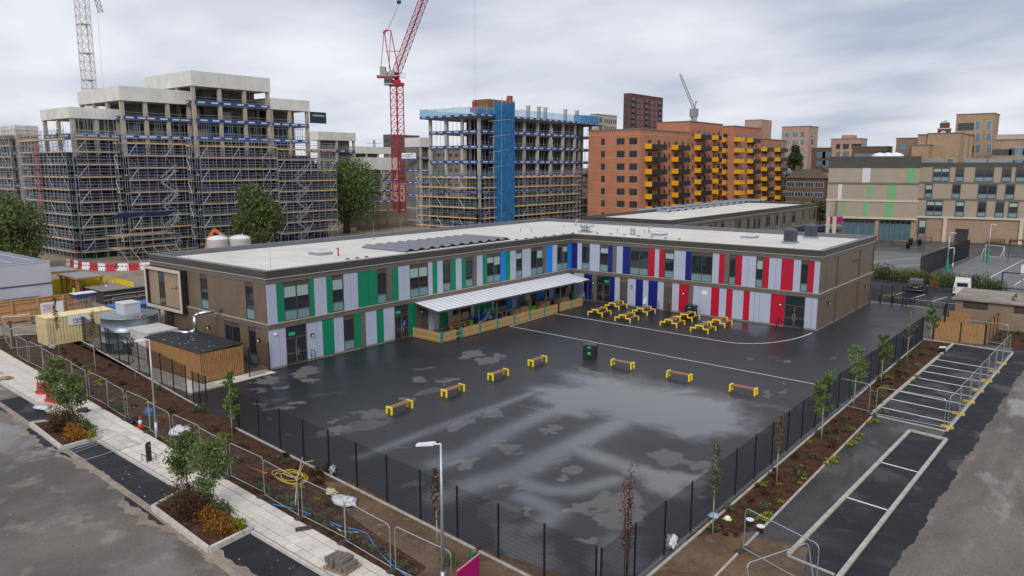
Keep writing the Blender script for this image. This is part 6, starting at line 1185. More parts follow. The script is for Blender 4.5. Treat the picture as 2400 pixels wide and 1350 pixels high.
# ---- scaffolding
TUBE=mat('scaffold_tube',(.33,.36,.40),.45,.5,var=.2,scale=.3)
BD=[mat('board_bright',(.60,.36,.13),.8,var=.2,scale=.8),mat('board_grey',(.42,.31,.20),.85,var=.25,scale=.8),mat('board_brown',(.44,.31,.18),.85,var=.25,scale=.8)]
def scaffold(label,runs,zt,lift=2.2,bay=1.75,depth=1.3,r_=.038,bright=(1,),loc=(0,0,0)):
    r=thing('scaffolding',label,'scaffolding',loc); rr=random.Random(int(zt*10))
    for (p,q,out,ztop) in runs:
        p=Vector(p).to_3d(); q=Vector(q).to_3d(); o=Vector(out).to_3d(); Ln=(q-p).length; d=(q-p)/Ln; n=max(1,round(Ln/bay)); nl=int(ztop/lift); off=ztop-nl*lift
        mb=MB()
        for i in range(n+1):
            c=p.lerp(q,i/n)
            for k in(.25,depth): mb.cyl(c+o*k,c+o*k+Vector((0,0,ztop+1.2+rr.uniform(-.3,.9))),r_,n=4,caps=False)
        mb.build('standards',TUBE,r,kind='stuff'); mb=MB()
        for l in range(nl+1):
            z=off+l*lift
            if z<.3: continue
            for k in(.25,depth):
                for dz in((0,1.1) if k<1 else (0,.5,1.0,1.55)): mb.cyl(p+o*k+Vector((0,0,z+dz)),q+o*k+Vector((0,0,z+dz)),r_,n=4,caps=False)
            for i in range(n+1): c=p.lerp(q,i/n)+Vector((0,0,z)); mb.cyl(c+o*.05,c+o*(depth+.15),r_,n=4,caps=False)
        mb.build('ledgers',TUBE,r,kind='stuff'); mb=MB()
        for i in range(0,n,4):
            for l in range(nl):
                a=p.lerp(q,i/n)+o*(depth+.04); b=p.lerp(q,min(1,(i+1)/n))+o*(depth+.04); z=off+l*lift
                if (i+l)%2: a,b=b,a
                mb.cyl(a+Vector((0,0,z)),b+Vector((0,0,z+lift)),r_,n=4,caps=False)
        mb.build('braces',TUBE,r,kind='stuff')
        for l in range(nl+1):
            z=off+l*lift
            if z<.3: continue
            m=BD[0] if l in[nl-b_ for b_ in bright] else rr.choice(BD[1:])
            s=0
            while s<Ln-.01:
                e=min(Ln,s+rr.uniform(6,13)); mm=m if rr.random()<.8 else rr.choice(BD)
                MB().obox(p+d*((s+e)/2)+o*((depth+.3)/2)+Vector((0,0,z+.05)),d*((e-s)/2-.02),o*((depth-.3)/2),(0,0,.025)).obox(p+d*((s+e)/2)+o*(depth-.02)+Vector((0,0,z+.16)),d*((e-s)/2-.02),o*.018,(0,0,.11)).build('board_deck',mm,r); s=e
    return r
def ztA(px_,py_,X): return onX(X,px_,py_).z
zt=20.3
SA=scaffold('dense tube scaffolding with timber decks wrapped around the stepped concrete frame',[((-91,y1_-.2),(-91,y2-.2),(1,0),zt+.6),((-113,y1_),(-91,y1_),(0,-1),zt+.6),((-88.5,y2),(-88.5,y3-.3),(1,0),zt),((-91+1.4,y2),(-88.5,y2),(0,-1),zt),((-86,y3),(-86,y3e),(1,0),zt-.3),((-88.5+1.4,y3),(-86,y3),(0,-1),zt-.3),((-86,y3e+.2),(-86.2,y4e+5.5),(1,0),zt-.6)],zt,bright=(0,))
mb=MB()
def stair(mb,x,y,z0,z1,dy=3.0):
    z=z0;s=1
    while z<z1:
        a=Vector((x,y if s>0 else y+dy,z)); b=Vector((x,y+dy if s>0 else y,z+2.2))
        for k in(0,.7): mb.bar(a+Vector((k,0,0)),b+Vector((k,0,0)),.05,.11); mb.cyl(a+Vector((k,0,1)),b+Vector((k,0,1)),.03,n=4)
        z+=2.2; s=-s
ys_=uX(-84,400,10); stair(mb,-84.2,ys_-1.5,.2,15.5); mb.build('stair_flights',mat('alu_stair',(.42,.45,.48),.4,.6,var=.1),SA); mb=MB(); yq=uX(-84,705,10); stair(mb,-84.0,yq-1.5,.2,15); mb.build('stair_flights',mat('alu_stair',(0,0,0)),SA)
RF=mat('red_feature',(.36,.05,.045),.6,var=.1); mb=MB()
for k in range(10):
    for j in range(2): y=y1_-.4; x=-103.5+j*1.3; mb.box(x-.3,x+.3,y-1.55,y-1.5,8+k*1.3,8.8+k*1.3)
mb.build('red_gate_panels',RF,SA)
q=onX(-89.2,135,298); person((-89.9,q.y,20.95),R(60),'worker in a green vest on the top scaffold deck',DJ,DT,WHITE,vest=HV,detail=False)
# loading bay with blue fans
lb=thing('loading_bay','scaffold loading bay with blue protective fans at the foot of the frame','loading bay',(-82.5,uX(-82.5,330,6),0)); 
for i in range(6):
    for x in(-2,2): MB().cyl((x,i*2-5,0),(x,i*2-5,7.5),.04,n=5).build('standard',TUBE,lb)
for z in(2.2,4.4): MB().box(-2.1,2.1,-5.2,5.2,z,z+.06).build('deck',BD[1],lb)
MB().obox((1.6,-2.6,8.0),(1.6,0,.5),(0,2.4,0),(0,0,.04)).obox((1.6,2.6,8.0),(1.6,0,.5),(0,2.4,0),(0,0,.04)).build('fan',BLUEP,lb); mb=MB()
for i in range(6): mb.cyl((2.2,i*2-5,2.2),(4.0,i*2-4.2,0),.035,n=4)
mb.build('rakers',TUBE,lb)
# concrete blocks further back
def backblock(label,pxc,D,ytop,pxl,pxr,par=1.8,st=3.3,scaf=None,brightn=(0,)):
    c=colD(pxc,D,ytop); z=atD(D,pxc,ytop).z; x1=c.x; y0=c.y; ye=uX(x1,pxr,z); xl=uY(y0,pxl,z); r=thing('concrete_frame_building',label,'building under construction')
    L=levels(z-par,st); cframe(r,min(xl,x1-6),x1,y0,max(ye,y0+4),L,parapet=par,banner_from=max(0,len(L)-4),studs=False,open_=True,sp=5.5)
    if scaf: scaffold('tube scaffolding on '+scaf[1],[((x1,y0),(x1,max(ye,y0+4)),(1,0),scaf[0]),((min(xl,x1-6),y0),(x1,y0),(0,-1),scaf[0])],scaf[0],bright=brightn)
    return r
backblock('low concrete frame behind the left edge of the scaffolding',35,185,293,-60,62,2.4,scaf=(22.5,'the rear frame at the edge of the site'))
backblock('pale concrete frame with open floors just beyond the scaffolded block',745,215,308,735,832,2.0)
backblock('stepped concrete frame with blue banners beside the red crane',800,238,342,790,915,1.9); backblock('long low concrete frame behind the large tree',790,222,368,780,935,3.4)
backblock('single-bay concrete frame left of the netted tower block',985,205,322,963,1003,2.2)
c=colD(915,205,500); fw=thing('retaining_wall','rough brown concrete retaining wall by the foot of the red crane','wall',c)
for i in range(7): MB().box(-.3,.3,-1.7,1.7,0,4.6 if i<4 else 3.6).build('wall_panel',mat('rough_wall',(.25,.205,.155),.9,var=.2,scale=.8),fw,loc=(0,-10+i*3.42,0)); MB().box(.3,.36,-1.2,1.2,1.0,2.6).build('form_panel',mat('form_panel',(.32,.28,.23),.85,var=.15),fw,loc=(0,-10+i*3.42,0))
c=colD(880,212,490); fw=thing('retaining_wall','tall sandy concrete basement wall behind the crane foot','wall',c); 
for i in range(8): MB().box(-.3,.3,-1.9,1.9,0,6.2).build('wall_panel',mat('rough_wall',(0,0,0)),fw,loc=(0,-9+i*3.82,0)); MB().box(.3,.36,-1.4,1.4,3.6,4.2).build('pale_strip',CONCL,fw,loc=(0,-9+i*3.82,0))
for i,(px_,l) in enumerate(((848,'worker in orange overalls kneeling by the tree'),(858,'worker in an orange jacket beside the retaining wall'))): person(colD(px_,195,545),R(60*i),l,HO,HO,WHITE,detail=False)
# ---- tower block B
B=thing('concrete_tower_frame','eight-storey concrete frame with blue banners and a netted top deck','building under construction')
cB=colD(1123,165,300); xB,yB=cB.x,cB.y; zB=atD(165,1123,272).z; xl=uY(yB,1003,zB); ye=uX(xB,1352,zB); ye2=uX(xB-2.5,1388,zB)
LB_=levels(zB,3.27); cframe(B,xl,xB,yB,ye,LB_,sp=5.0,banner_from=len(LB_)-5,studs=False,open_=True,cm=CONC,infill_to=2,core=True); cframe(B,xl+4,xB-2.5,ye+.05,ye2,LB_,sp=5.0,banner_from=len(LB_)-5,studs=False,open_=True,south=False,cm=CONC,infill_to=2,core=True)
NETM=mat('edge_net_blue',(.10,.36,.56),.7,var=.25,scale=.5,alpha=.30); NETD=mat('edge_net_deep',(.015,.15,.37),.7,var=.3,scale=.7,alpha=.72)
MB().box(xl-1.4,xB+1.2,yB-1.4,ye2+1.2,zB-.12,zB-.02).build('top_deck',mat('deck_dark',(.09,.085,.085),.8,var=.2),B)
def netwall(a,b,h=1.7,m=NETM):
    a=Vector(a);b=Vector(b); n=max(1,round((b-a).length/2.4))
    for i in range(n):
        p=a.lerp(b,i/n); q=a.lerp(b,(i+1)/n); MB().bar(p+Vector((0,0,h/2+.3)),q+Vector((0,0,h/2+.3)),.02,h+ct.uniform(-.15,.15)).build('edge_net',m,B); MB().bar(p+Vector((0,0,.2)),q+Vector((0,0,.2)),.06,.5).build('edge_banner',BAN,B); c=(p+q)/2; dd=(q-p).normalized(); MB().bar(c-dd*.6+Vector((0,0,.22)),c+dd*.6+Vector((0,0,.22)),.08,.22).build('banner_plate',BANW,B)
    mb=MB()
    for i in range(n+1): p=a.lerp(b,i/n); mb.cyl(p,p+Vector((0,0,h+.8)),.03,n=4)
    mb.build('net_posts',STEEL,B)
netwall((xl-1.3,yB-1.3,zB),(xB+1.1,yB-1.3,zB)); netwall((xB+1.1,yB-1.3,zB),(xB+1.1,ye+.5,zB)); netwall((xB+1.1,ye+.5,zB),(xB-1.2,ye+.5,zB)); netwall((xB-1.2,ye+.5,zB),(xB-1.2,ye2+1.1,zB),2.1,mat('edge_net_mid',(.03,.22,.45),.7,var=.2,alpha=.8)); netwall((xl-1.3,yB-1.3,zB),(xl-1.3,ye2+1,zB))
for px_,py_ in((1238,232),(1263,240),(1278,236),(1325,247),(1352,245)):
    y=uX(xB-3,px_,zB+3); MB().box(-.35,.35,-.35,.35,0,3.6).build('column_stub',CONC,B,loc=(xB-3,y,zB)); MB().box(-1.0,1.0,-.04,.04,3.5,3.6).build('formwork_head',STEELD,B,loc=(xB-3,y,zB))
ya_,yb_=uX(xB-2,1140,zB),uX(xB-2,1203,zB); fk=MB().box(xB-6,xB-1.5,ya_,yb_,zB+1.6,zB+4.0).build('core_formwork',mat('ply_formwork',(.20,.10,.045),.8,var=.3,scale=2,stretch=(6,6,.3)),B); MB().box(xB-5.8,xB-1.7,ya_+.2,yb_-.2,zB,zB+1.6).build('core_skirt',BLUEP,fk); MB().box(xB-3,xB-2,yb_-1.2,yb_-.2,zB+4,zB+5.3).build('red_bin',RF,fk)
# lift shaft wrapped in blue net
yt0,yt1=uX(xB+2.9,1177,15),uX(xB+2.9,1206,15); tw=thing('hoist_tower','hoist tower wrapped in deep blue netting against the concrete frame','hoist tower',(xB+1.6,(yt0+yt1)/2,0)); hw=(yt1-yt0)/2
n=9
for i in range(n):
    z0,z1=i*(zB+3)/n,(i+1)*(zB+3)/n
    for s in(-1,0,1): MB().box(1.3,1.34,s*hw*.66-hw*.33+.01,s*hw*.66+hw*.33-.01,z0+.02,z1-.02).build('net_sheet',NETD,tw)
    for s in(-1,1): MB().box(-1.0,1.28,s*hw-.02,s*hw+.02,z0+.02,z1-.02).build('net_sheet',NETD,tw)
mb=MB()
for x in(-1,1.2):
    for y in(-hw,-hw*.33,hw*.33,hw): mb.cyl((x,y,0),(x,y,zB+4),.06,n=5)
for z in np.arange(1,zB+3,2): mb.cyl((1.2,-hw,z),(1.2,hw,z),.05,n=4)
mb.build('frame',STEEL,tw)
for k in range(4): z=zB-1-k*3.27; MB().bar((1.4,hw*.2,z+.5),(1.4,-hw-4.5,z-.2),.09).build('tie_beam',STEEL,tw)
zs=atD(165,1100,418).z
scaffold('tube scaffolding with bright timber decks around the netted tower frame',[((xl-3,yB),(xB,yB),(0,-1),zs),((xB,yB),(xB,ye+.3),(1,0),zs),((xB-2.5,ye+.3),(xB-2.5,ye2+2.5),(1,0),zs+1)],zs,bright=(0,1,2,3,4,5))
mb=MB()
# ---- cranes
def lattice(mb,p0,p1,w0,w1,step,r_,ri,up=Vector((0,0,1))):
    p0=Vector(p0);p1=Vector(p1); d=(p1-p0); L=d.length; d.normalize(); a=d.cross(up)
    a=a.normalized() if a.length>.05 else Vector((1,0,0)); b=a.cross(d).normalized(); n=max(1,round(L/step)); prev=None
    for i in range(n+1):
        t=i/n; w=(w0+(w1-w0)*t)/2; c=p0.lerp(p1,t); cs=[c+a*w*sx+b*w*sy for sx,sy in((-1,-1),(1,-1),(1,1),(-1,1))]
        if prev:
            for j in range(4): mb.cyl(prev[j],cs[j],r_,n=5,caps=False); mb.cyl(prev[j],cs[(j+1)%4],ri,n=4,caps=False); mb.cyl(prev[(j+1)%4],cs[j],ri,n=4,caps=False)
        for j in range(4): mb.cyl(cs[j],cs[(j+1)%4],ri,n=4,caps=False)
        prev=cs
cb_=colD(937,215,512); cr=thing('tower_crane','red luffing tower crane with a lattice mast rising beside the netted frame','crane',cb_); zt_=atD(215,926,202).z
mb=MB(); lattice(mb,(0,0,.5),(0,0,zt_),2.5,2.5,2.0,.17,.055,Vector((0,1,0))); mb.build('mast',REDP,cr); MB().box(-2.2,2.2,-2.2,2.2,0,.7).build('base',CONC,cr)
MB().box(-1.5,1.5,-1.5,1.5,zt_,zt_+.9).lathe([(1.2,0),(1.2,.7)],(0,0,zt_+.9),16).build('slewing_ring',REDP,cr)
def inplane(px_,py_,D=215): return atD(D,px_,py_)-cb_
jb=inplane(930,168); tip=inplane(1113,-330,190); mb=MB(); lattice(mb,jb,tip,1.7,1.3,1.9,.10,.045); mb.build('jib',REDP,cr)
at=inplane(908,72); ab=inplane(925,172); mb=MB(); s=Vector((.9,.7,0))
for k in(-1,1):
    for q,w in((inplane(902,162),.10),(inplane(926,175),.14)): mb.cyl(at+s*k*.8,q+s*k,w,n=5)
mb.cyl(at-s,at+s,.12); q=inplane(914,120); mb.cyl(q-s,q+s,.08); q2=inplane(938,120); mb.cyl(q,q2,.09); mb.bar(at+Vector((0,0,.3)),inplane(898,78),.5,.5); mb.build('a_frame',REDP,cr)
MB().tube([at,inplane(937,5),inplane(965,-80)],.10,5).build('pendant',STEEL,cr); MB().box(-.4,.4,-.4,.4,-.4,.4).build('pendant_sheave',BLACK,cr,loc=inplane(935,5))
P2=Vector((-RV.y,RV.x,0))
def rb(px_,py_,a,b,c,name,m): return MB().obox(inplane(px_,py_),RV*a,P2*b,(0,0,c)).build(name,m,cr)
rb(910,178,3.0,1.3,.12,'machinery_deck',STEELD); rb(908,181,2.8,1.2,.18,'deck_beam',REDP)
for i in range(4): rb(893+i*3.2,168,.16,1.1,1.25,'counterweight',mat('counterweight_grey',(.36,.36,.37),.8,var=.1))
mb=MB(); q=inplane(912,171)
for k in(-.8,.5): mb.cyl(q+RV*k-P2*.9,q+RV*k+P2*.9,.55,n=12)
mb.build('winch',STEELD,cr); rb(919,172,.7,.9,.8,'motor_housing',mat('motor_grey',(.30,.32,.34),.5,var=.1))
cab_=rb(911,191,1.1,.9,1.0,'cab',mat('cab_frame',(.30,.33,.36),.4,var=.05)); rb(911,190,1.13,.93,.55,'cab_glazing',GLASS); rb(913,198.5,1.5,1.2,.06,'cab_platform',STEELD)
mb=MB(); q=inplane(944,182)
for k in(-.8,.8):
    for h_ in(.0,.55,1.1): mb.cyl(q-RV*1.2+P2*k+Vector((0,0,h_)),q+RV*.9+P2*k+Vector((0,0,h_)),.035,n=4)
mb.build('walkway_rails',STEEL,cr); MB().bar(inplane(928,170),inplane(932,200),.9,1.2).build('turntable_post',REDP,cr)
hk=inplane(1113,238,172); mb=MB()
for k in(-.35,0,.35): mb.cyl(tip+RV*k,hk+RV*k*.8,.025,n=4)
mb.build('hoist_rope',mat('rope_grey',(.32,.34,.38),.5,var=0),cr); MB().box(-.45,.45,-.45,.45,-1.4,0).box(-.8,.8,-.8,.8,-2.4,-1.4).build('hook_block',RF,cr,loc=hk)
s_=inplane(958,367,205); MB().obox(s_,RV*1.9,Vector((-RV.y,RV.x,0))*.05,(0,0,.95)).build('name_board',WHITE,cr,loc=(0,0,0)); text('GET',cr,BLUEP,1.2,frame(s_+Vector((RV.y,-RV.x,0))*.08+RV*.1+Vector((0,0,.15)),RV,(0,0,1)),name='name_lettering'); MB().obox(s_+Vector((RV.y,-RV.x,0))*.07-Vector((0,0,.72)),RV*1.88,Vector((-RV.y,RV.x,0))*.02,(0,0,.2)).build('name_stripe',BLUEP,cr); MB().obox(s_+Vector((RV.y,-RV.x,0))*.07-RV*1.5+Vector((0,0,.2)),RV*.2,Vector((-RV.y,RV.x,0))*.02,(0,0,.2)).build('name_logo',ORG,cr)
WC=mat('crane_white',(.62,.61,.58),.5,var=.12); c2=colD(214,205,260); cw=thing('tower_crane','white lattice tower crane mast rising behind the stepped concrete frame','crane',c2); z2=atD(205,185,-70).z; mb=MB(); lattice(mb,(0,0,0),(0,0,z2),2.3,2.3,2.0,.13,.05,Vector((0,1,0))); mb.build('mast',WC,cw)
MB().box(-2,2,-2,2,0,.6).build('base',CONC,cw)
for z in(30.5,36,42,48.5): MB().box(-1.0,1.0,-1.0,1.0,z,z+.1).build('rest_platform',STEELD,cw)
mb=MB(); lattice(mb,atD(205,222,-15)-c2,atD(205,236,28)-c2,1.0,1.0,1.2,.06,.04); mb.build('hanging_frame',STEELD,cw); MB().cyl(atD(205,226,0)-c2,atD(205,242,205)-c2,.03,n=4).build('rope',STEELD,cw); mb=MB(); lattice(mb,(0,0,z2),Vector((0,0,z2))+RV*40+Vector((0,0,9)),1.6,1.2,2.0,.09,.04); mb.build('jib',WC,cw); MB().box(-1.2,1.2,-1.2,1.2,z2,z2+2.5).build('slewing_unit',WC,cw)
# ================================================================== finished buildings beyond
ORB=brickmat('orange_brick',(.44,.17,.09),(.38,.135,.07),(.46,.25,.16)); REDB=brickmat('dark_red_brick',(.15,.045,.042),(.12,.035,.034),(.16,.07,.06)); TANB=brickmat('tan_brick',(.40,.265,.165),(.31,.195,.115),(.38,.29,.2)); PINKB=brickmat('pink_brick',(.42,.265,.20),(.36,.22,.165),(.44,.32,.26)); BRNB=brickmat('brown_brick',(.135,.075,.05),(.10,.055,.038),(.16,.11,.08)); PALB=brickmat('pale_brick',(.46,.39,.31),(.40,.335,.265),(.45,.4,.33)); BUFB=brickmat('buff_brick',(.27,.185,.125),(.22,.15,.10),(.28,.21,.16)); GRYB=brickmat('grey_brick',(.105,.10,.105),(.085,.08,.085),(.13,.125,.12)); SANDP=mat('sand_panel',(.46,.32,.19),.8,var=.06)
WFR=mat('white_frame',(.60,.60,.60),.5,var=0); GLF=mat('far_glass',(.035,.045,.055),.08,var=.2,scale=.4,spec=.8); GLB=mat('blue_glass',(.13,.20,.26),.12,var=.2,scale=.4,spec=.8); COP=mat('coping',(.20,.17,.15),.7,var=.1)
class Blk:
    """axis-aligned block; near corner at image column pxc, distance D"""
    def __init__(s,r,pxc,D,ytop,pxl,pxr,m,z0=0,X=None,Y=None,coping=True):
        c=colD(pxc,D,ytop); s.z1=atD(D,pxc,ytop).z; s.x1=c.x if X is None else X; s.y0=(c.y if X is None else uX(X,pxc,s.z1)) if Y is None else Y
        if X is not None: s.z1=onX(X,pxc,ytop).z
        s.x0=min(uY(s.y0,pxl,s.z1),s.x1-3); s.y1=max(uX(s.x1,pxr,s.z1),s.y0+3); s.r=r; s.z0=z0; s.m=m
        MB().box(s.x0,s.x1,s.y0,s.y1,z0,s.z1).build('wall',m,r)
        if coping: MB().box(s.x0-.15,s.x1+.15,s.y0-.15,s.y1+.15,s.z1,s.z1+.25).build('coping',COP,r)
    def uE(s,px_,z=15): return uX(s.x1,px_,z)
    def uS(s,px_,z=15): return uY(s.y0,px_,z)
    def win(s,face,u,z,w,h,frame_=BRF,glass=GLF,split=2,reveal=True):
        if face=='E': bx=lambda u0,u1,z0,z1,d0,d1,mb:mb.box(s.x1+d0,s.x1+d1,u0,u1,z0,z1)
        else: bx=lambda u0,u1,z0,z1,d0,d1,mb:mb.box(u0,u1,s.y0-d1,s.y0-d0,z0,z1)
        wi=bx(u-w/2,u+w/2,z,z+h,.01,.03,MB()).build('window',frame_,s.r)
        for i in range(split): a=u-w/2+.07+(w-.07)*i/split; b=u-w/2+(w-.07)*(i+1)/split; bx(a,b,z+.07,z+h-.07,.03,.045,MB()).build('pane',glass,wi)
        return wi
def building(label,name='apartment_building'): return thing(name,label,'building')
# ---- orange brick apartment block with yellow and black balconies
OB=building('orange-brick apartment block with rows of yellow and black balconies'); YB=mat('balcony_yellow',(.72,.38,.008),.45,var=.05); KB=mat('balcony_black',(.010,.011,.017),.5,var=.1); BANDP=mat('pale_course',(.44,.27,.18),.8,var=.05)
D0=186
a=Blk(OB,1500,D0,303,1380,1617,ORB); X0=a.x1
b=Blk(OB,1617,D0,285,1540,1694,ORB,X=X0); c=Blk(OB,1722,D0,296,1694,1785,ORB,X=X0+3.5); d=Blk(OB,1785,D0,326,1770,1843,ORB,X=X0+3.5)
st=3.05
def zrow(X,px_,py_): return onX(X,px_,py_).z
za=zrow(X0,1515,349)
def balcony(B_,p0,p1,z,dep=1.9,front=KB,side=YB):
    x=B_.x1; u0=uX(x+dep,p0,z); u1=uX(x+dep,p1,z); o=MB().box(x,x+dep,u0,u1,z-.12,z).build('balcony',KB,OB); MB().box(x+dep-.04,x+dep,u0+.05,u1,z,z+1.15).build('balcony_front',front,o); MB().box(x,x+dep-.05,u0,u0+.05,z-.1,z+1.25).build('balcony_side',side,o); MB().box(x,x+dep-.05,u1-.05,u1,z,z+1.15).build('balcony_side',YB,o)
def rows(B_,cols,ztop,n,wins,**k):
    for i in range(n):
        z=ztop-i*st
        for p0,p1,fr in cols: balcony(B_,p0,p1,z,front=fr) if z>0 else None
        for p,w,h,dz in wins:
            if z+dz>-.5: B_.win('E',B_.uE(p,z),z+dz,w,h,split=1 if w<1.3 else 2)
rows(a,[(1528,1564,KB),(1590,1618,KB)],za,7,[(1522,1.9,2.2,.0),(1544,1.3,2.3,0),(1557,.9,1.5,.5),(1568,.9,1.5,.5),(1584,1.9,2.2,0),(1600,1.3,2.3,0),(1612,.9,1.5,.5)])
zb_=zrow(X0,1640,326); rows(b,[(1643,1668,KB),(1684,1692,KB)],zb_,8,[(1637,1.9,2.2,0),(1651,1.3,2.2,0),(1661,.9,1.5,.5),(1672,.9,1.5,.5),(1684,1.3,2.4,0),(1623,1.0,1.5,.5)])
zc=zrow(X0+3.5,1735,333); rows(c,[(1735,1745,YB),(1765,1783,KB)],zc,8,[(1728,1.3,2,.2),(1739,1.0,1.6,.4),(1748,.9,1.5,.5),(1757,1.5,2,.2),(1767,1.7,2.2,0),(1777,.9,1.6,.4)])
zd=zrow(X0+3.5,1800,355); rows(d,[(1798,1814,KB),(1829,1846,KB)],zd,7,[(1790,1.4,2,.1),(1799,1.6,2.2,0),(1808,.9,1.6,.4),(1814,.8,1.5,.5),(1822,1.4,2,.1),(1832,1.6,2.3,0)])
for i in range(8):
    z=zc-i*st
    if z>0:
        u=c.x0+ (c.x1-c.x0)*.25; x0_=uY(c.y0,1695,z); x1_=uY(c.y0,1705,z); o=MB().box(x0_,x1_,c.y0-1.3,c.y0,z-.1,z).build('balcony',KB,OB); MB().box(x0_,x1_,c.y0-1.35,c.y0-1.3,z-.1,z+1.2).build('balcony_front',YB,o); MB().box(x0_,x1_,c.y0-.06,c.y0-.01,z+1.2,z+2.3).build('balcony_opening',DARK,o)
for i in range(7):
    z=zrow(X0,1490,338)-i*st
    if z<0: continue
    for px_,w in((1413,1.1),(1454.5,2.2),(1484,2.2)): a.win('S',a.uS(px_,z),z,w,1.6)
    MB().box(a.x0,a.x1+.02,a.y0-.02,a.y0-.005,z-.15,z-.02).build('pale_course',BANDP,OB)
MB().box(a.x0,a.x1+.02,a.y0-.02,a.y0-.005,a.z1-1.2,a.z1-1.0).box(a.x1+.005,a.x1+.02,a.y0,a.y1,a.z1-1.2,a.z1-1.0).build('pale_course',BANDP,OB)
# ---- other buildings of the skyline
def grid(B_,face,pxs,zs,w,h,**k):
    for z in zs:
        for p in pxs:
            if z>B_.z0-1: B_.win(face,B_.uE(p,z) if face=='E' else B_.uS(p,z),z,w,h,**k)
def zr(D,px_,ys): return [atD(D,px_,y).z for y in ys]
t=building('dark red brick tower with black corner balconies'); q=Blk(t,1477,430,219,1462,1554,REDB)
for i in range(12):
    z=q.z1-4.2-i*3.1
    for p,w,k in((1484,3.2,2),(1496,1.6,1),(1504,1.8,1),(1516,3.6,2),(1529,1.8,1),(1538,1.6,1),(1547,3.0,2)): q.win('E',q.uE(p,z),z,w,1.9 if k==1 else 2.5,split=k,glass=GLF,frame_=BLACK if k==2 else WFR)
    for p in(1464,1467.5,1471): q.win('S',q.uS(p,z),z,1.3,1.8,split=1)
    for p in(1484,1547,1516): u=q.uE(p,z); MB().box(q.x1,q.x1+.8,u-1.7,u+1.7,z-.3,z+.5).build('balcony',BLACK,t)
t=building('pale brick slab block behind the netted tower frame'); q=Blk(t,1398,330,268,1386,1446,PALB)
for i in range(9):
    z=q.z1-3.4-i*3.1; q.win('E',q.uE(1408,z),z,2.6,2.2)
    for p in(1418,1423,1428,1433,1438,1443): q.win('E',q.uE(p,z),z,1.1,1.8,split=1)
t=building('grey brick block seen behind the red crane'); q=Blk(t,915,380,316,898,983,GRYB)
for i in range(8):
    z=q.z1-3.6-i*3.1
    for p in range(920,982,7): q.win('E',q.uE(p,z),z,1.7,1.8)
    for p in(902,907,911): q.win('S',q.uS(p,z),z,1.6,1.8)
t=building('buff brick flats with white windows seen through the concrete frame'); q=Blk(t,965,290,348,952,1130,BUFB)
for i in range(7):
    z=q.z1-3.2-i*3.0
    for p in range(972,1130,14): q.win('E',q.uE(p,z),z,2.4,1.8,frame_=WFR,split=3)
t=building('pink-brick tower with stacked recessed balconies behind the orange block'); q=Blk(t,1785,330,282,1746,1809,PINKB,coping=False); MB().box(q.x0,q.x1,q.y0,q.y1,q.z1,q.z1+.4).build('coping',COP,t)
for i in range(8):
    z=q.z1-5-i*3.1
    for p in(1774,): q.win('S',q.uS(p,z),z,3.6,2.2,glass=GLB)
    for p in(1753,1760): q.win('S',q.uS(p,z),z,1.4,1.9,glass=GLB,split=1)
t=building('tall sand and pink panelled apartment tower'); q=Blk(t,1897,320,296,1833,1918,PINKB)
for i in range(12):
    z=q.z1-4-i*3.0
    for p in(1839,1848,1864,1881): q.win('S',q.uS(p,z),z,1.6 if p!=1864 else 2.2,1.9,glass=GLB,frame_=WFR)
    q.win('E',q.uE(1903,z),z,2.6,2.2,frame_=WFR); 
for p0,p1 in((1851,1858),(1869,1878)): MB().box(q.uS(p0),q.uS(p1),q.y0-.03,q.y0-.01,q.z1-30,q.z1-2).build('sand_strip',SANDP,t)
t=building('pink-brick apartment block with a raised roof box'); q=Blk(t,2018,340,325,1948,2033,PINKB); MB().box(q.uS(1969,20),q.uS(1994,20),q.y0+.1,q.y0+7,q.z1+.25,q.z1+1.6).build('plant_room',PINKB,t)
for i in range(6):
    z=q.z1-4-i*3.1
    for p,w in((1964,1.6),(1982,2.4),(2000,1.6),(2010,2.8)): q.win('S',q.uS(p,z),z,w,2.0,glass=GLB if i%2 else GLF)
    for p in(2020,2024,2028): q.win('E',q.uE(p,z),z,1.0,1.9,split=1)
for p0,p1 in((1968,1977),(1987,1996)): MB().box(q.uS(p0,20),q.uS(p1,20),q.y0-.03,q.y0-.01,q.z1-22,q.z1-3).build('sand_strip',SANDP,t)
t=building('dark red-brown block between the two pink towers'); q=Blk(t,1944,300,347,1903,1946,BRNB)
for i in range(5):
    z=q.z1-3.6-i*3.2
    for p in(1924,1937): q.win('S',q.uS(p,z),z,3.2,2.3,glass=GLB)
t=building('long low reddish brick block behind the beige school'); q=Blk(t,2080,255,344,1998,2092,BRNB)
for p,w in((2013,3.4),(2035,2.0)): q.win('S',q.uS(p,16),q.z1-4.5,w,2.6,glass=GLB,split=1)
MB().box(q.uS(2050,16),q.uS(2080,16),q.y0-.05,q.y0-.01,q.z1-3.8,q.z1-1.4).build('dark_canopy',mat('navy_canopy',(.012,.014,.05),.5,var=0),t)
t=building('grey-brown apartment block with a roof terrace'); q=Blk(t,2150,250,324,2101,2160,BUFB)
for p,w in((2114,1.8),(2143,2.2)): q.win('S',q.uS(p,18),q.z1-3.4,w,1.8,glass=GLB,split=1); q.win('S',q.uS(p-2,18),q.z1-7,3,1.6)
MB().box(q.x0-1,q.x1,q.y0-1.5,q.y0,q.z1-8,q.z1-7.8).build('terrace',CONC,t)
t=building('tan brick tower with tall windows on the right of the skyline'); q=Blk(t,2332,262,266,2242,2343,TANB)
for i in range(3):
    z=q.z1-4.6-i*3.3; q.win('S',q.uS(2262.5,z),z,4.2,2.2,split=3); q.win('S',q.uS(2291,z),z,1.4,2.6,frame_=WFR,glass=GLB,split=1); q.win('S',q.uS(2316.5,z),z,1.4,2.6,frame_=WFR,glass=GLB,split=1)
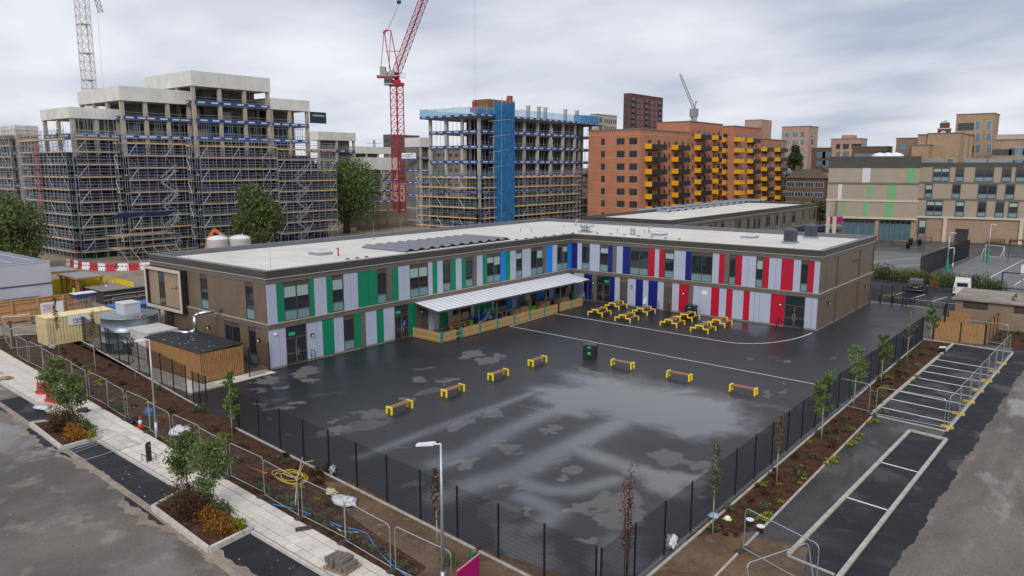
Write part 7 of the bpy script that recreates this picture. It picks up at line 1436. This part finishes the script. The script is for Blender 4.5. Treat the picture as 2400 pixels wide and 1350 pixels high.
t=building('tan brick stepped block with deep balconies in front of the clock tower'); q=Blk(t,2252,240,312,2175,2330,TANB); q2=Blk(t,2180,242,316,2152,2190,TANB); q3=Blk(t,2178,236,340,2138,2190,TANB)
for px_ in(2196,2224): q.win('S',q.uS(px_,14),q.z1-9.0,1.6,2.3,frame_=WFR,glass=GLB,split=1)
PIER=mat('pale_pier',(.40,.30,.22),.8,var=.08)
for p in(2256,2268,2292,2300,2312,2328): u=q.uE(p,15); MB().box(q.x1,q.x1+.5,u-.5,u+.5,0,q.z1-.8).build('pier',PIER,t)
for z in(q.z1-5.6,q.z1-9.4):
    for p in(2274,2308): o=q.win('E',q.uE(p,z),z,3.6,2.0,split=3); MB().box(q.x1+.05,q.x1+.6,q.uE(p,z)-1.9,q.uE(p,z)+1.9,z-.4,z+.4).build('balcony',mat('grey_balcony',(.2,.2,.2),.6,var=.1),t)
t=building('long tan brick wing with recessed balconies at the right edge'); q=Blk(t,2640,250,323,2332,2680,TANB); MB().box(q.x0,q.x1,q.y0+2,q.y1,q.z1+.25,q.z1+1.6).build('roof_storey',mat('roof_storey',(.42,.36,.31),.7,var=.05),t)
for i in range(4):
    z=q.z1-4.2-i*3.1
    for p in(2347,2420,2480): q.win('S',q.uS(p,z),z,4.6,1.7,split=3)
    for p in(2370,2443): q.win('S',q.uS(p,z),z,1.4,1.9)
    for p in(2382,2394,2455): q.win('S',q.uS(p,z),z,1.2,2.2,glass=GLB,split=1,frame_=WFR)
ctw=thing('clock_tower','small red-brick clock tower with a green copper cap','tower',colD(2213,300,310)); zt=atD(300,2213,288).z; hw=1.75
MB().box(-hw,hw,-hw,hw,0,zt-2.2).build('shaft',REDB,ctw); MB().box(-hw-.2,hw+.2,-hw-.2,hw+.2,zt-2.2,zt-1.8).build('cornice',CREAM,ctw); MB().box(-hw*.75,hw*.75,-hw*.75,hw*.75,zt-1.8,zt-.1).build('belfry',REDB,ctw); MB().add([(-hw*.8,-hw*.8,zt-.1),(hw*.8,-hw*.8,zt-.1),(hw*.8,hw*.8,zt-.1),(-hw*.8,hw*.8,zt-.1),(0,0,zt+1.0)],[(0,1,4),(1,2,4),(2,3,4),(3,0,4),(3,2,1,0)]).build('copper_cap',mat('copper_green',(.20,.42,.27),.7,var=.1),ctw)
MB().cyl((0,-hw-.02,zt-3.6),(0,-hw-.1,zt-3.6),.9,.9,20).build('clock_face',WHITE,ctw); MB().box(-.06,.06,-hw-.14,-hw-.11,zt-3.6,zt-2.9).box(0,.5,-hw-.14,-hw-.11,zt-3.66,zt-3.54).build('clock_hands',BLACK,ctw)
t=building('low brown-brick flats with white casement windows'); q=Blk(t,1935,235,418,1845,1942,BRNB,coping=False); 
for i in range(4):
    z=q.z1-2.6-i*2.9
    for p in(1850,1871,1894,1917): q.win('S',q.uS(p,5),z,2.4,1.5,frame_=WFR,split=3)
x0,x1,y0,y1,z=q.x0-.5,q.x1+.5,q.y0-.5,q.y1+.5,q.z1; MB().add([(x0,y0,z),(x1,y0,z),(x1,y1,z),(x0,y1,z),(x0+3,(y0+y1)/2,z+2.6),(x1-3,(y0+y1)/2,z+2.6)],[(0,1,5,4),(1,2,5),(2,3,4,5),(3,0,4),(3,2,1,0)]).build('roof',mat('slate_roof',(.09,.065,.055),.8,var=.2,scale=1),t); MB().box(-.6,.6,-.5,.5,0,1.6).build('chimney',BRNB,t,loc=((x0+x1)/2-3,(y0+y1)/2,z+2))
t=building('low gabled house with dark roof behind the brown-brick flats'); q=Blk(t,1942,265,402,1900,1944,TANB,coping=False); x0,x1,y0,y1,z=q.x0,q.x1,q.y0,q.y1,q.z1; MB().add([(x0-.4,y0-.4,z),(x1+.4,y0-.4,z),(x1+.4,y1+.4,z),(x0-.4,y1+.4,z),((x0+x1)/2,y0-.4,z+2.2),((x0+x1)/2,y1+.4,z+2.2)],[(0,4,5,3),(1,2,5,4),(0,1,4),(2,3,5)]).build('roof',mat('slate_roof',(0,0,0)),t); q.win('S',q.uS(1915,10),z-2.5,1.5,1.3)
fc=colD(1625,600,300); fcr=thing('tower_crane','tiny distant grey luffing crane above the orange brick block','crane',fc); z0=atD(600,1626,255).z; mb=MB(); lattice(mb,(0,0,0),(0,0,z0),3,3,4,.28,.14,Vector((0,1,0))); mb.build('mast',STEELD,fcr); mb=MB(); lattice(mb,Vector((0,0,z0)),atD(600,1594,174)-fc,2,1.2,3,.2,.1); mb.build('jib',STEELD,fcr); MB().bar((0,0,z0),atD(600,1632,236)-fc,1.2).build('a_frame',STEELD,fcr); MB().box(-2.5,2.5,-2.5,2.5,z0-6,z0).build('cab',STEELD,fcr)
t=building('distant pale grey slab block above the orange roofs'); q=Blk(t,1622,590,283,1618,1634,mat('far_grey',(.3,.33,.38),.7,var=.1)); q.win('E',q.uE(1628,30),q.z1-6,3,2)
py=thing('pylon','faint grey electricity pylon on the horizon','pylon',colD(877,900,340)); z0=atD(900,877,328).z; mb=MB(); lattice(mb,(0,0,0),(0,0,z0),6,1.2,6,.3,.15,Vector((0,1,0))); mb.build('mast',STEELD,py); MB().bar((-6,-6,z0-4),(6,6,z0-4),.4).bar((-4,-4,z0-9),(4,4,z0-9),.4).build('cross_arms',STEELD,py)
# far tree belt and low roofs that close the horizon
fb_=np.random.default_rng(8); pts=[]
for i in range(26000):
    px_=fb_.uniform(-350,2750); D=fb_.uniform(420,620); v=ray(px_,389); h=math.hypot(v.x,v.y); pts.append((CAM.x+v.x/h*D,CAM.y+v.y/h*D,abs(fb_.normal(0,4.2))+2*math.sin(px_*.02)**2))
o=leafcloud('distant_trees',pts,1.5,LD,None,seed=9); o['kind']='stuff'; tag(o,'distant belt of dark green trees along the horizon','trees')
rr=random.Random(31)
for i in range(34):
    px_=-300+i*90+rr.uniform(-30,30); D=rr.uniform(270,380); c=colD(px_,D,395); hh=rr.uniform(6,11)
    t=building('low distant %s building on the horizon with a flat roof'%rr.choice(('brick','grey','brown')),'distant_building'); t['group']='low distant buildings'; t['label']='low distant flat-roofed building on the horizon'; t.location=c; w=rr.uniform(6,11); dd=rr.uniform(6,10); MB().box(-dd,dd,-w,w,0,hh).build('wall',rr.choice((BRNB,BUFB,GRYB,PINKB)),t); MB().box(-dd-.2,dd+.2,-w-.2,w+.2,hh,hh+.3).build('roof',COP,t)
    for k in range(2):
        for j in range(4): MB().box(dd+.01,dd+.04,-w+2+j*(2*w-4)/3-.6,-w+2+j*(2*w-4)/3+.6,2+k*3,3.4+k*3).build('window',GLF,t); MB().box(-dd+2+j*(2*dd-4)/3-.6,-dd+2+j*(2*dd-4)/3+.6,-w-.04,-w-.01,2+k*3,3.4+k*3).build('window',GLF,t)
# ================================================================== second school building behind (long, low) and beige school
s2=thing('school_annexe','long low brown-clad school block with solar panels behind the main school','school'); X2,Y2=-.6,27.5; x2l=uY(Y2,1366,8.3); y2e=uX(X2,1916,8.1); 
MB().box(x2l,X2,Y2,y2e,0,7.6).build('wall',cladmat('clad_brown',(.155,.125,.095),.9),s2); MB().box(x2l+.4,X2-.4,Y2+.4,y2e-.4,7.6,7.75).build('roof',MEMB,s2)
mb=MB().box(X2-.3,X2+.16,Y2-.16,y2e+.16,7.5,8.2).box(x2l-.16,X2-.3,Y2-.16,Y2+.3,7.5,8.2).box(x2l-.16,x2l+.3,Y2+.3,y2e+.16,7.5,8.2).box(x2l+.3,X2-.3,y2e-.3,y2e+.16,7.5,8.2); mb.build('parapet',FAS,s2); MB().box(X2,X2+.1,Y2,y2e,3.3,3.75).box(X2,X2+.1,Y2,y2e,7.05,7.4).build('storey_band',BRB,s2); MB().box(X2,X2+.18,Y2,y2e,7.4,7.48).box(X2,X2+.15,Y2,y2e,3.75,3.82).build('trim',PALE,s2)
MB().box(x2l,uY(Y2,1485,7),Y2-.9,Y2-.02,6.4,6.9).box(uY(Y2,1480,7)-.0,uY(Y2,1485,7)+.35,Y2-.9,Y2-.02,2.5,6.39).build('bay_trim',CREAM,s2); F2=Fac((X2+.06,0,0),(0,1,0),(1,0,0)); F2S=Fac((0,Y2-.06,0),(1,0,0),(0,-1,0))
for p in(1620,1640,1664,1676,1692,1725,1733,1753,1768,1778,1797,1801,1820,1837,1857,1861,1882,1899,1908):
    u=uX(X2,p,5.3); window(F2,u-.55,u+.55,3.9,7.0,1,parent=s2,blind=0)
    if p>1750: window(F2,u-.55,u+.55,.3,3.25,1,parent=s2,blind=0)
for p in(1535,1560): u=uY(Y2,p,5.3); window(F2S,u-.7,u+.7,3.9,7.0,1,parent=s2,blind=0)
MB().box(X2,X2+3.2,uX(X2,1850,3),uX(X2,1900,3),2.7,3.5).build('entrance_canopy',mat('navy_canopy',(0,0,0)),s2)
pa,pb=G(1560,498,7.8),G(1800,470,7.8)
for i in range(16):
    p=pa.lerp(pb,(i+.5)/16); r=thing('solar_panel_row','tilted row of pale solar panels on the annexe roof','solar panels',(p.x,p.y,7.78),0,'rows of solar panels on the annexe roof')
    for k in range(4): MB().add([(-1.7*(k+1)+.02,-.9,.06),(-1.7*k-.02,-.9,.06),(-1.7*k-.02,.5,.4),(-1.7*(k+1)+.02,.5,.4),(-1.7*(k+1)+.02,-.9,.02),(-1.7*k-.02,-.9,.02),(-1.7*k-.02,.5,.36),(-1.7*(k+1)+.02,.5,.36)],BF).build('panel',mat('solar_pale',(.16,.18,.235),.25,var=.08),r)
    MB().box(-6.8,0,.4,.5,0,.36).build('rail',PVD,r)
# beige school: facade plane turned slightly towards us
BS=thing('secondary_school','large beige-clad school with green stripes and brick ground floor','school'); th=R(12); U_=Vector((math.cos(th),math.sin(th),0)); Nn=Vector((math.sin(th),-math.cos(th),0)); oL=colD(1960,183,548)
def uF(o,px_,py_):
    v=ray(px_,py_); t=(o-CAM).dot(Nn)/v.dot(Nn); p=CAM+v*t; return (p-o).dot(U_),p.z
FL_=Fac(oL,U_,Nn); oR=oL-Nn*6.0; FR_=Fac(oR,U_,Nn)
CLB=cladmat('clad_beige',(.33,.275,.21),.42,.86); CLB2=cladmat('clad_beige_b',(.33,.27,.205),.42,.86); BRK=brickmat('school_brick',(.33,.225,.155),(.28,.185,.125),(.34,.26,.2)); LGN=mat('light_green_panel',(.14,.37,.15),.5,var=.05); WPN=mat('white_panel',(.56,.56,.54),.5,var=.04)
uL0=uF(oL,1941,420)[0]; uL1=uF(oL,2155,420)[0]; zc_=uF(oL,2000,470)[1]; ztL=uF(oL,1960,367)[1]; zdk=uF(oL,1960,393)[1]; zm_=uF(oL,1960,428)[1]; zg=uF(oL,2050,510)[1]
FL_.part('wall',CLB,uL0,uL1,zg,zdk,-14,0,BS); FL_.part('parapet',FAS,uL0-.1,uL1+.1,zdk,ztL,-14.1,.15,BS); FL_.part('storey_band',BRB,uL0,uL1,zm_-.35,zm_+.1,.0,.08,BS); FL_.part('cream_band',CREAM,uL0-.2,uL1+.2,zc_-.15,zc_+.25,.0,.2,BS); FL_.part('cream_band',CREAM,uL0+3.5,uL1+.2,zg-.3,zg+.1,.0,.22,BS)
FL_.part('ground_floor',BRK,uF(oL,1975,520)[0],uL1,0,zg-.3,-13,-.4,BS)
for p0,p1 in((1976,2050),(2060,2135)):
    a,b=uF(oL,p0,530)[0],uF(oL,p1,530)[0]; n=6
    for i in range(n): q0=a+(b-a)*i/n; q1=a+(b-a)*(i+1)/n; w_=FL_.part('glazing',BRF,q0,q1,.1,zg-.5,-.38,-.3,BS); FL_.part('pane',mat('teal_glass',(.06,.13,.155),.08,var=.1,spec=.8),q0+.08,q1-.08,.25,zg-1.3,-.3,-.27,w_); FL_.part('pane',GLASS,q0+.08,q1-.08,zg-1.2,zg-.6,-.3,-.27,w_)
for p,w,zz0,zz1,m in((2029,1.6,zm_+.1,zdk,WPN),(2133,1.6,zm_+.1,zdk,LGN),(1970,.8,zc_+.25,zm_-.35,WPN),(2039,.9,zc_+.25,zm_-.35,LGN),(2092,1.6,zc_+.25,zm_-.35,LGN),(1980,.5,zg+.1,zc_-.15,LGN),(2034,.8,zg+.1,zc_-.15,LGN),(2088,1.5,zg+.1,zc_-.15,LGN)):
    u=uF(oL,p,430)[0]; FL_.part('accent_panel',m,u-w/2,u+w/2,zz0,zz1,.01,.05,BS)
for p in(1942,1957): u=uF(oL,p,500)[0]; FL_.part('portico_column',CREAM,u-.4,u+.4,0,zc_,-.9,.0,BS)
uR0=uF(oR,2120,420)[0]; uR1=uF(oR,2560,420)[0]; ztR=uF(oR,2250,381)[1]; FR_.part('wall',CLB2,uR0,uR1,zg,ztR-.9,-13,0,BS); FR_.part('parapet',FAS,uR0,uR1+.1,ztR-.9,ztR,-13,.12,BS); FR_.part('ground_floor',BRK,uR0,uR1,0,zg-.1,-13,-.2,BS); FR_.part('cream_band',CREAM,uR0,uR1,zg-.1,zg+.3,.0,.2,BS)
z1_=uF(oR,2200,428)[1]; z2_=uF(oR,2200,467)[1]
for z in(z1_,z2_): FR_.part('storey_band',BRB,uR0,uR1,z-.2,z+.2,.0,.07,BS)
FRW=Fac(oR+Nn*.07,U_,Nn)
def bw(px_,w,za,zb,n=1): u=uF(oR,px_,420)[0]; window(FRW,u-w/2,u+w/2,za,zb,n,sp=1.0,head=.35,parent=BS,t=.15,blind=wr.choice((0,0,.35,.5)))
for p,w,n in((2205,3.2,2),(2248,1.6,1),(2306,3.4,2),(2358,1.7,1),(2391,1.8,1),(2440,1.8,1),(2490,3.4,2)): bw(p,w,z1_+.25,ztR-1.0,n)
for p,w,n in((2179,1.5,1),(2244,1.6,1),(2317,3.4,2),(2370,1.7,1),(2420,1.8,1)): bw(p,w,z2_+.25,z1_-.25,n)
for p,w,n in((2196,3.2,2),(2256,1.7,1),(2308,1.6,1),(2350,1.6,1),(2382,1.7,1),(2430,1.8,1)): bw(p,w,zg+.4,z2_-.25,n)
bw(2171,1.5,.6,zg-.4); u=uF(oR,2255,540)[0]; dd=FR_.part('door',DARK,u-1.1,u+1.1,.05,2.9,-.19,.02,BS); FR_.part('door_frame',BRF,u-1.25,u-1.1,.05,3.0,-.19,.1,dd); FR_.part('door_frame',BRF,u+1.1,u+1.25,.05,3.0,-.19,.1,dd)
for p in(2215,2395): u=uF(oR,p,520)[0]; FR_.part('cream_pier',CREAM,u-.35,u+.35,0,zg-.1,-.19,.2,BS)
for p in(2060,2080,2100): u=uF(oL,p,366)[0]; c=FL_.pt(u,ztL,-5); MB().blob(c,1.6,1.3,.9,3,.05,2).build('roof_unit',WHITE,BS,True)
for p in(2190,2290,2350): u=uF(oR,p,378)[0]; c=FR_.pt(u,ztR,-4); MB().box(c.x-2.2,c.x+2.2,c.y-.6,c.y+.6,c.z,c.z+.9).build('roof_unit',STEELD,BS)
MAG=mat('magenta',(0,0,0)); c=colD(1951,240,500); hb=thing('magenta_hoarding','bright magenta site hoarding between the two schools','hoarding',c,R(10)); 
for i in range(6): MB().box(-1.2,1.2,-.03,.03,0,2.6).build('board',MAG,hb,loc=(-6+i*2.42,0,0))
# ---- upper campus yard
def car(p,rz,label,paint,L=4.5,W=1.85,H=1.65,van=False):
    r=thing('parked_van' if van else 'parked_car',label,'van' if van else 'car',p,rz); hw=W/2
    if van: prof=[(-L/2,.35),(-L/2,H*.55),(-L/2+.05,H*.97),(-L/2+.4,H),(L/2-1.6,H),(L/2-.75,H*.62),(L/2-.1,H*.52),(L/2,.45),(L/2,.3)]
    else: prof=[(-L/2,.4),(-L/2+.02,H*.58),(-L/2+.25,H*.66),(-L/2+.75,H*.96),(-L/2+1.1,H),(L/2-1.9,H),(L/2-1.1,H*.64),(L/2-.12,H*.55),(L/2,H*.4),(L/2,.32)]
    n=len(prof); vs=[]
    for y,s in((-hw,1),(-hw*.98,1),(hw*.98,1),(hw,1)):
        for x,z in prof:
            k=.86 if z>H*.7 else 1; vs.append((x,y*k,z))
    fs=[]
    for j in range(3):
        for i in range(n): a_=j*n+i; b_=j*n+(i+1)%n; fs.append((a_,b_,b_+n,a_+n))
    fs+=[tuple(range(n))[::-1],tuple(range(3*n,4*n))]; MB().add(vs,fs).build('body',paint,r)
    GLC=mat('car_glass',(.02,.03,.035),.06,var=0,spec=.8)
    if not van:
        MB().add([(-L/2+.22,-hw*.72,H*.69),(-L/2+.22,hw*.72,H*.69),(-L/2+.66,hw*.70,H*.93),(-L/2+.66,-hw*.70,H*.93),(-L/2+.30,-hw*.72,H*.69),(-L/2+.30,hw*.72,H*.69),(-L/2+.74,hw*.70,H*.93),(-L/2+.74,-hw*.70,H*.93)],[(0,3,2,1),(4,5,6,7),(0,1,5,4),(2,3,7,6),(1,2,6,5),(0,4,7,3)]).build('rear_window',GLC,r)
        for s in(-1,1): MB().add([(-L/2+.8,s*hw*.965,H*.66),(L/2-1.3,s*hw*.965,H*.66),(L/2-1.95,s*hw*.87,H*.93),(-L/2+1.1,s*hw*.87,H*.93),(-L/2+.8,s*hw*.90,H*.66),(L/2-1.3,s*hw*.90,H*.66),(L/2-1.95,s*hw*.80,H*.93),(-L/2+1.1,s*hw*.80,H*.93)],BF).build('side_window',GLC,r)
        for s in(-1,1): MB().box(-L/2-.02,-L/2+.1,s*hw*.62-.18,s*hw*.62+.18,H*.5,H*.6).build('tail_light',RF,r)
        MB().box(-L/2-.03,-L/2,-.26,.26,H*.42,H*.42+.12).build('number_plate',YELLOW,r); MB().box(-L/2-.03,-L/2+.05,-hw*.9,hw*.9,.32,.42).build('bumper',STEELD,r)
    else:
        for s in(-1,1): MB().box(L/2-1.75,L/2-.95,s*hw*.9-.06,s*hw*.9+.06,H*.62,H*.88).build('side_window',GLC,r)
        MB().box(-L/2-.02,-L/2,-hw*.6,hw*.6,H*.62,H*.86).build('rear_window',GLC,r)
        for s in(-1,1): MB().box(-L/2-.03,-L/2,s*hw*.85-.06,s*hw*.85+.06,H*.35,H*.6).build('tail_light',RF,r); MB().box(-.9,-.3,s*hw*.985-.01,s*hw*.985+.01,H*.5,H*.64).build('logo_patch',GLOW,r); MB().box(-.5,.1,s*hw*.99-.012,s*hw*.99+.012,H*.66,H*.72).build('logo_patch',ORG,r)
    for x in(-L/2+.8,L/2-.85):
        for s in(-1,1): w_=MB().cyl((x,s*(hw-.22),.33),(x,s*(hw+.01),.33),.33,.33,16).build('wheel',BLACK,r); MB().cyl((x,s*(hw+.012),.33),(x,s*(hw+.02),.33),.2,.2,12).build('rim',STEEL,w_)
    return r
q=G(2125,682); car((q.x+.9,q.y+1.2,0),R(97),'dark blue-black SUV parked by the hedge',mat('car_navy',(.010,.015,.024),.18,var=0,spec=.8)); q=G(2243,692); car((q.x+.3,q.y+1.6,0),R(97),'white van with green and orange logos parked by the brick hut',mat('van_white',(.66,.67,.69),.3,var=.03),5.0,1.95,2.05,True)
for i,(px_,l,m) in enumerate(((1925,'pale blue car parked between the two schools',mat('car_pale',(.22,.36,.46),.25,var=0)),(1946,'white car parked beside the portico columns',mat('van_white',(0,0,0))),(1962,'silver car behind the portico columns',mat('car_silver',(.4,.42,.44),.3,.4,var=0)))): car(colD(px_,205+i*2,520),R(70),l,m)
sheet('car_park',[(29.9,22),(39.5,21),(41.5,38.5),(24.5,42.6),(24.5,24)],-.004,M_ASPD); 
for k in range(4): line((30.6+k*2.5,26.5-k*.2),(31.4+k*2.5,31.2-k*.2),.1,.004)
line((30.0,26.6),(39.5,25.6),.1,.008); line((30.2,21.0),(36.5,21.2),.08,.003)
sheet('court_pale',[(14,50),(29,50),(29,82),(8,82)],-.002,mat('court_grey',(.135,.137,.145),.5,var=.12,scale=.3)); sheet('court_pale',[(31.5,47),(60,42),(60,84),(33,84)],-.002,mat('court_grey',(0,0,0)))
YO=mat('court_orange',(.42,.17,.06),.7,var=.1)
for p,q,m in(((34,48),(36,84),YO),((38,47),(40,82),WLINE),((42,47),(44,82),WLINE),((33,84),(60,84),WLINE),((15,52),(28,80),WLINE),((18,50),(29,66),WLINE)): line(p,q,.12,.004,m)
f1=[G(2155,650),G(2270,602)]; mesh_fence([(f1[0].x,f1[0].y),(f1[1].x,f1[1].y)],'tall dense dark fence dividing the upper sports courts',h=3.2,sp=2.4,dense=.045)
for p,q,l in(((2046,648),(2140,658),'low black mesh fence behind the hedge on the left court'),((2165,660),(2345,688),'low black mesh fence between hedge and the right court')): a,b=G(*p),G(*q); mesh_fence([(a.x,a.y),(b.x,b.y)],l,h=1.9,sp=3.6,dense=.25)
a,b=G(2305,612),G(2420,618); mesh_fence([(a.x,a.y),(b.x,b.y)],'thin mesh fence across the far right court',h=3.2,sp=4.5,dense=.5)
NV=mat('navy_steel',(.008,.014,.07),.5,var=.1); q=G(2345,690); g=thing('goal_cage','navy steel goal cage with a white backboard at the right edge','goal',(q.x,q.y,0),R(-8)); mb=MB()
for x in(0,2.6,6): mb.cyl((x,0,0),(x,0,2.9),.08,n=6)
for z in(.9,2.9): mb.cyl((0,0,z),(6,0,z),.07,n=6)
mb.build('frame',NV,g); mb=MB()
for z in np.arange(.3,2.8,.22): mb.cyl((0,0,z),(6,0,z),.012,n=4)
mb.build('infill_bars',STEELD,g); MB().box(1.8,6.5,.6,.7,2.7,4.0).build('backboard',WHITE,g); MB().cyl((2,.65,0),(2,.65,2.7),.06).cyl((6,.65,0),(6,.65,2.7),.06).build('backboard_post',STEEL,g)
def goal(p,rz,label):
    r=thing('football_goal',label,'goal',p,rz); MB().tube([(0,-1.8,0),(0,-1.8,1.9),(0,1.8,1.9),(0,1.8,0)],.05).build('goal_frame',WHITE,r); MB().tube([(0,-1.8,1.9),(-.9,-1.8,0),(-.9,1.8,0),(0,1.8,1.9)],.035).build('rear_stay',WHITE,r)
q=G(2330,600); goal((q.x,q.y,0),R(60),'white portable football goal on the upper court')
TEALB=mat('post_pad_green',(.0,.25,.16),.6,var=.05)
def flood(px_,py_,tx,ty,label,pad=True,arm=1):
    p=G(px_,py_); v=ray(tx,ty); h=math.hypot(p.x-CAM.x,p.y-CAM.y); H=CAM.z+v.z*h/math.hypot(v.x,v.y); r=lamp_post((p.x,p.y,0),H,label,arm,R(38),STEEL,.09)
    if pad: MB().cyl((0,0,.05),(0,0,2.1),.22,.22,12).build('post_pad',TEALB,r)
flood(2218,640,2230,545,'grey floodlight column with a green padded base on the court fence'); flood(2314,615,2322,525,'grey floodlight column with a green pad beside the football goal'); flood(2232,632,2236,580,'short grey lamp column next to the dense court fence',False,-1)
q=G(2162,608); r=thing('netball_post','thin blue netball post on the upper court','post',(q.x,q.y,0)); MB().cyl((0,0,0),(0,0,3.2),.05).build('pole',BLUEP,r); MB().lathe([(.4,0),(.4,.06)],n=12).build('base',BLUEP,r); MB().tube([(.2*math.cos(t)+.25,.2*math.sin(t),3.1) for t in np.linspace(0,6.28,10)],.02,4).build('hoop',STEEL,r)
for p,q_,l in((2050,658,'blue posts'),(2053,652,'x')): pass
DKT=mat('dark_timber',(.20,.105,.065),.7,var=.2)
def ybench(px_,py_,label,rz=R(12)):
    p=G(px_,py_); r=thing('yard_bench',label,'bench',(p.x,p.y,0),rz,'brown benches on the upper yard'); r.scale=(1.2,1.2,1.4)
    for k in(-.2,0,.2): MB().box(-1.2,1.2,k-.08,k+.08,.60 if k else .72,.80).build('slat',DKT,r)
    for s in(-1,1): MB().box(s*1.1-.06,s*1.1+.06,-.28,.28,0,.7).build('leg',BLACK,r)
for x,y in((2108,575),(2130,556),(2166,567),(2287,566),(2336,572),(2385,573),(2150,570)): ybench(x,y,'long brown timber bench on dark legs in the upper yard')
for i,(x,y) in enumerate(((2283,554),(2322,556),(2368,560))):
    p=G(x,y); r=thing('picnic_bench','dark timber picnic bench against the brick school wall','picnic table',(p.x,p.y,0),R(12),'dark picnic benches by the brick wall'); MB().box(-.9,.9,-.4,.4,.7,.76).build('top',DKT,r)
    for s in(-1,1): MB().box(-.9,.9,s*.75-.15,s*.75+.15,.42,.47).build('seat',DKT,r); MB().bar((s*.7,-.75,0),(s*.7,.3,.7),.08).bar((s*.7,.75,0),(s*.7,-.3,.7),.08).build('leg',DKT,r)
PTT=mat('table_tennis_top',(.48,.55,.60),.4,var=.05)
for x,y,l in((2068,565,'pale table tennis table near the school corner'),(2130,566,'pale table tennis table among the brown benches')):
    p=G(x,y); r=thing('table_tennis_table',l,'table',(p.x,p.y,0),R(12)); MB().box(-1.37,1.37,-.76,.76,.80,.98).build('top',PTT,r); MB().box(-.02,.02,-.8,.8,.98,1.12).build('net',STEEL,r)
    for s in(-1,1): MB().box(s*.8-.25,s*.8+.25,-.5,.5,0,.8).build('leg',PTT,r)
for i,(x,y) in enumerate(((2087,563),(2128,582),(2155,575),(2134,574),(2298,553),(2346,567),(2380,558),(2135,545))):
    p=G(x,y); r=thing('litter_bin','round black litter bin on the upper yard','bin',(p.x,p.y,0),0,'black bins on the upper yard'); MB().lathe([(.34,0),(.36,1.0),(.38,1.05),(.38,1.15),(.3,1.3)],n=14).build('drum',BLACK,r,True); MB().box(-.2,.2,-.39,-.36,1.02,1.18).build('slot',DARK,r)
q=G(2053,573); person((q.x,q.y,0),R(-60),'person in an orange top at the corner of the school',HO,DT,None,detail=False)
for x,y,l in((2062,708,'short black bollard light by the gate'),(2092,712,'second black bollard light by the gate'),(2172,688,'black bollard with a pale top by the hedge')):
    p=G(x,y); r=thing('bollard',l,'bollard',(p.x,p.y,0)); MB().cyl((0,0,0),(0,0,1.0),.1,.1,10).build('post',NV,r); MB().cyl((0,0,1.0),(0,0,1.12),.11,.11,10).build('lamp_cap',STEEL,r)
shrub((31.2,24.6,0),1.2,.7,.7,'yellow and green shrubs in the island bed by the gate',LC,450,301,.08); shrub((33.8,37.5,0),.6,.6,1.6,'orange-leaved shrub behind the dark car',LO,300,302,.09)
# ---- brick hut with timber bin enclosure
hx0,hx1,hy0,hy1,hz=40.0,58,12.0,19.5,2.75
ht=thing('brick_hut','low buff-brick hut with a weathered flat concrete roof','hut',(hx0,hy0,0)); MB().box(0,hx1-hx0,0,hy1-hy0,0,hz-.02).build('wall',brickmat('hut_brick',(.25,.175,.11),(.19,.13,.08),(.26,.21,.16),1,.26,.09),ht); MB().box(-.35,hx1-hx0+.3,-.35,hy1-hy0+.3,hz-.02,hz+.16).build('roof',mat('hut_roof',(.25,.215,.175),.85,var=.4,scale=.5,detail=7),ht)
for x in(1.8,6.2,9.5): l_=MB().box(x-1.1,x+1.1,-.03,-.005,1.9,2.6).build('louvre',mat('louvre_brown',(.06,.035,.028),.6,var=.1),ht)
def tfence(p,q,label,h=1.85):
    p=Vector((p[0],p[1],0)); q=Vector((q[0],q[1],0)); Ln=(q-p).length; rz=math.atan2((q-p).y,(q-p).x); r=thing('timber_fence',label,'fence',p,rz); n=int(Ln/.15)
    for i in range(n): MB().box(-.07,.07,-.012,.012,.03,h).build('board',WOODF,r,loc=((i+.5)*Ln/n,0,rr.uniform(-.012,.012)))
    for z in(.4,1.4): MB().box(0,Ln,.014,.06,z,z+.09).build('rail',WOODF,r)
    for k in range(int(Ln/2.2)+1): MB().box(-.05,.05,-.07,.07,0,h+.08).build('post',BLACK,r,loc=(min(Ln,k*2.2),0,0))
tfence((39.7,2.8),(43.8,3.7),'close-boarded timber fence facing the striped bays'); tfence((43.8,3.7),(44.0,12.0),'long side of the close-boarded timber enclosure by the bed'); tfence((39.7,2.8),(39.9,6.4),'short timber fence return beside the path'); tfence((39.9,9.0),(41.8,9.0),'inner timber screen in front of the brick hut',1.9); tfence((39.9,7.2),(41.0,7.2),'small timber gate in the bin enclosure',1.6)
mesh_fence([(39.4,9.5),(39.2,12.5)],'open black metal gate beside the brick hut',h=2.3,sp=1.5)
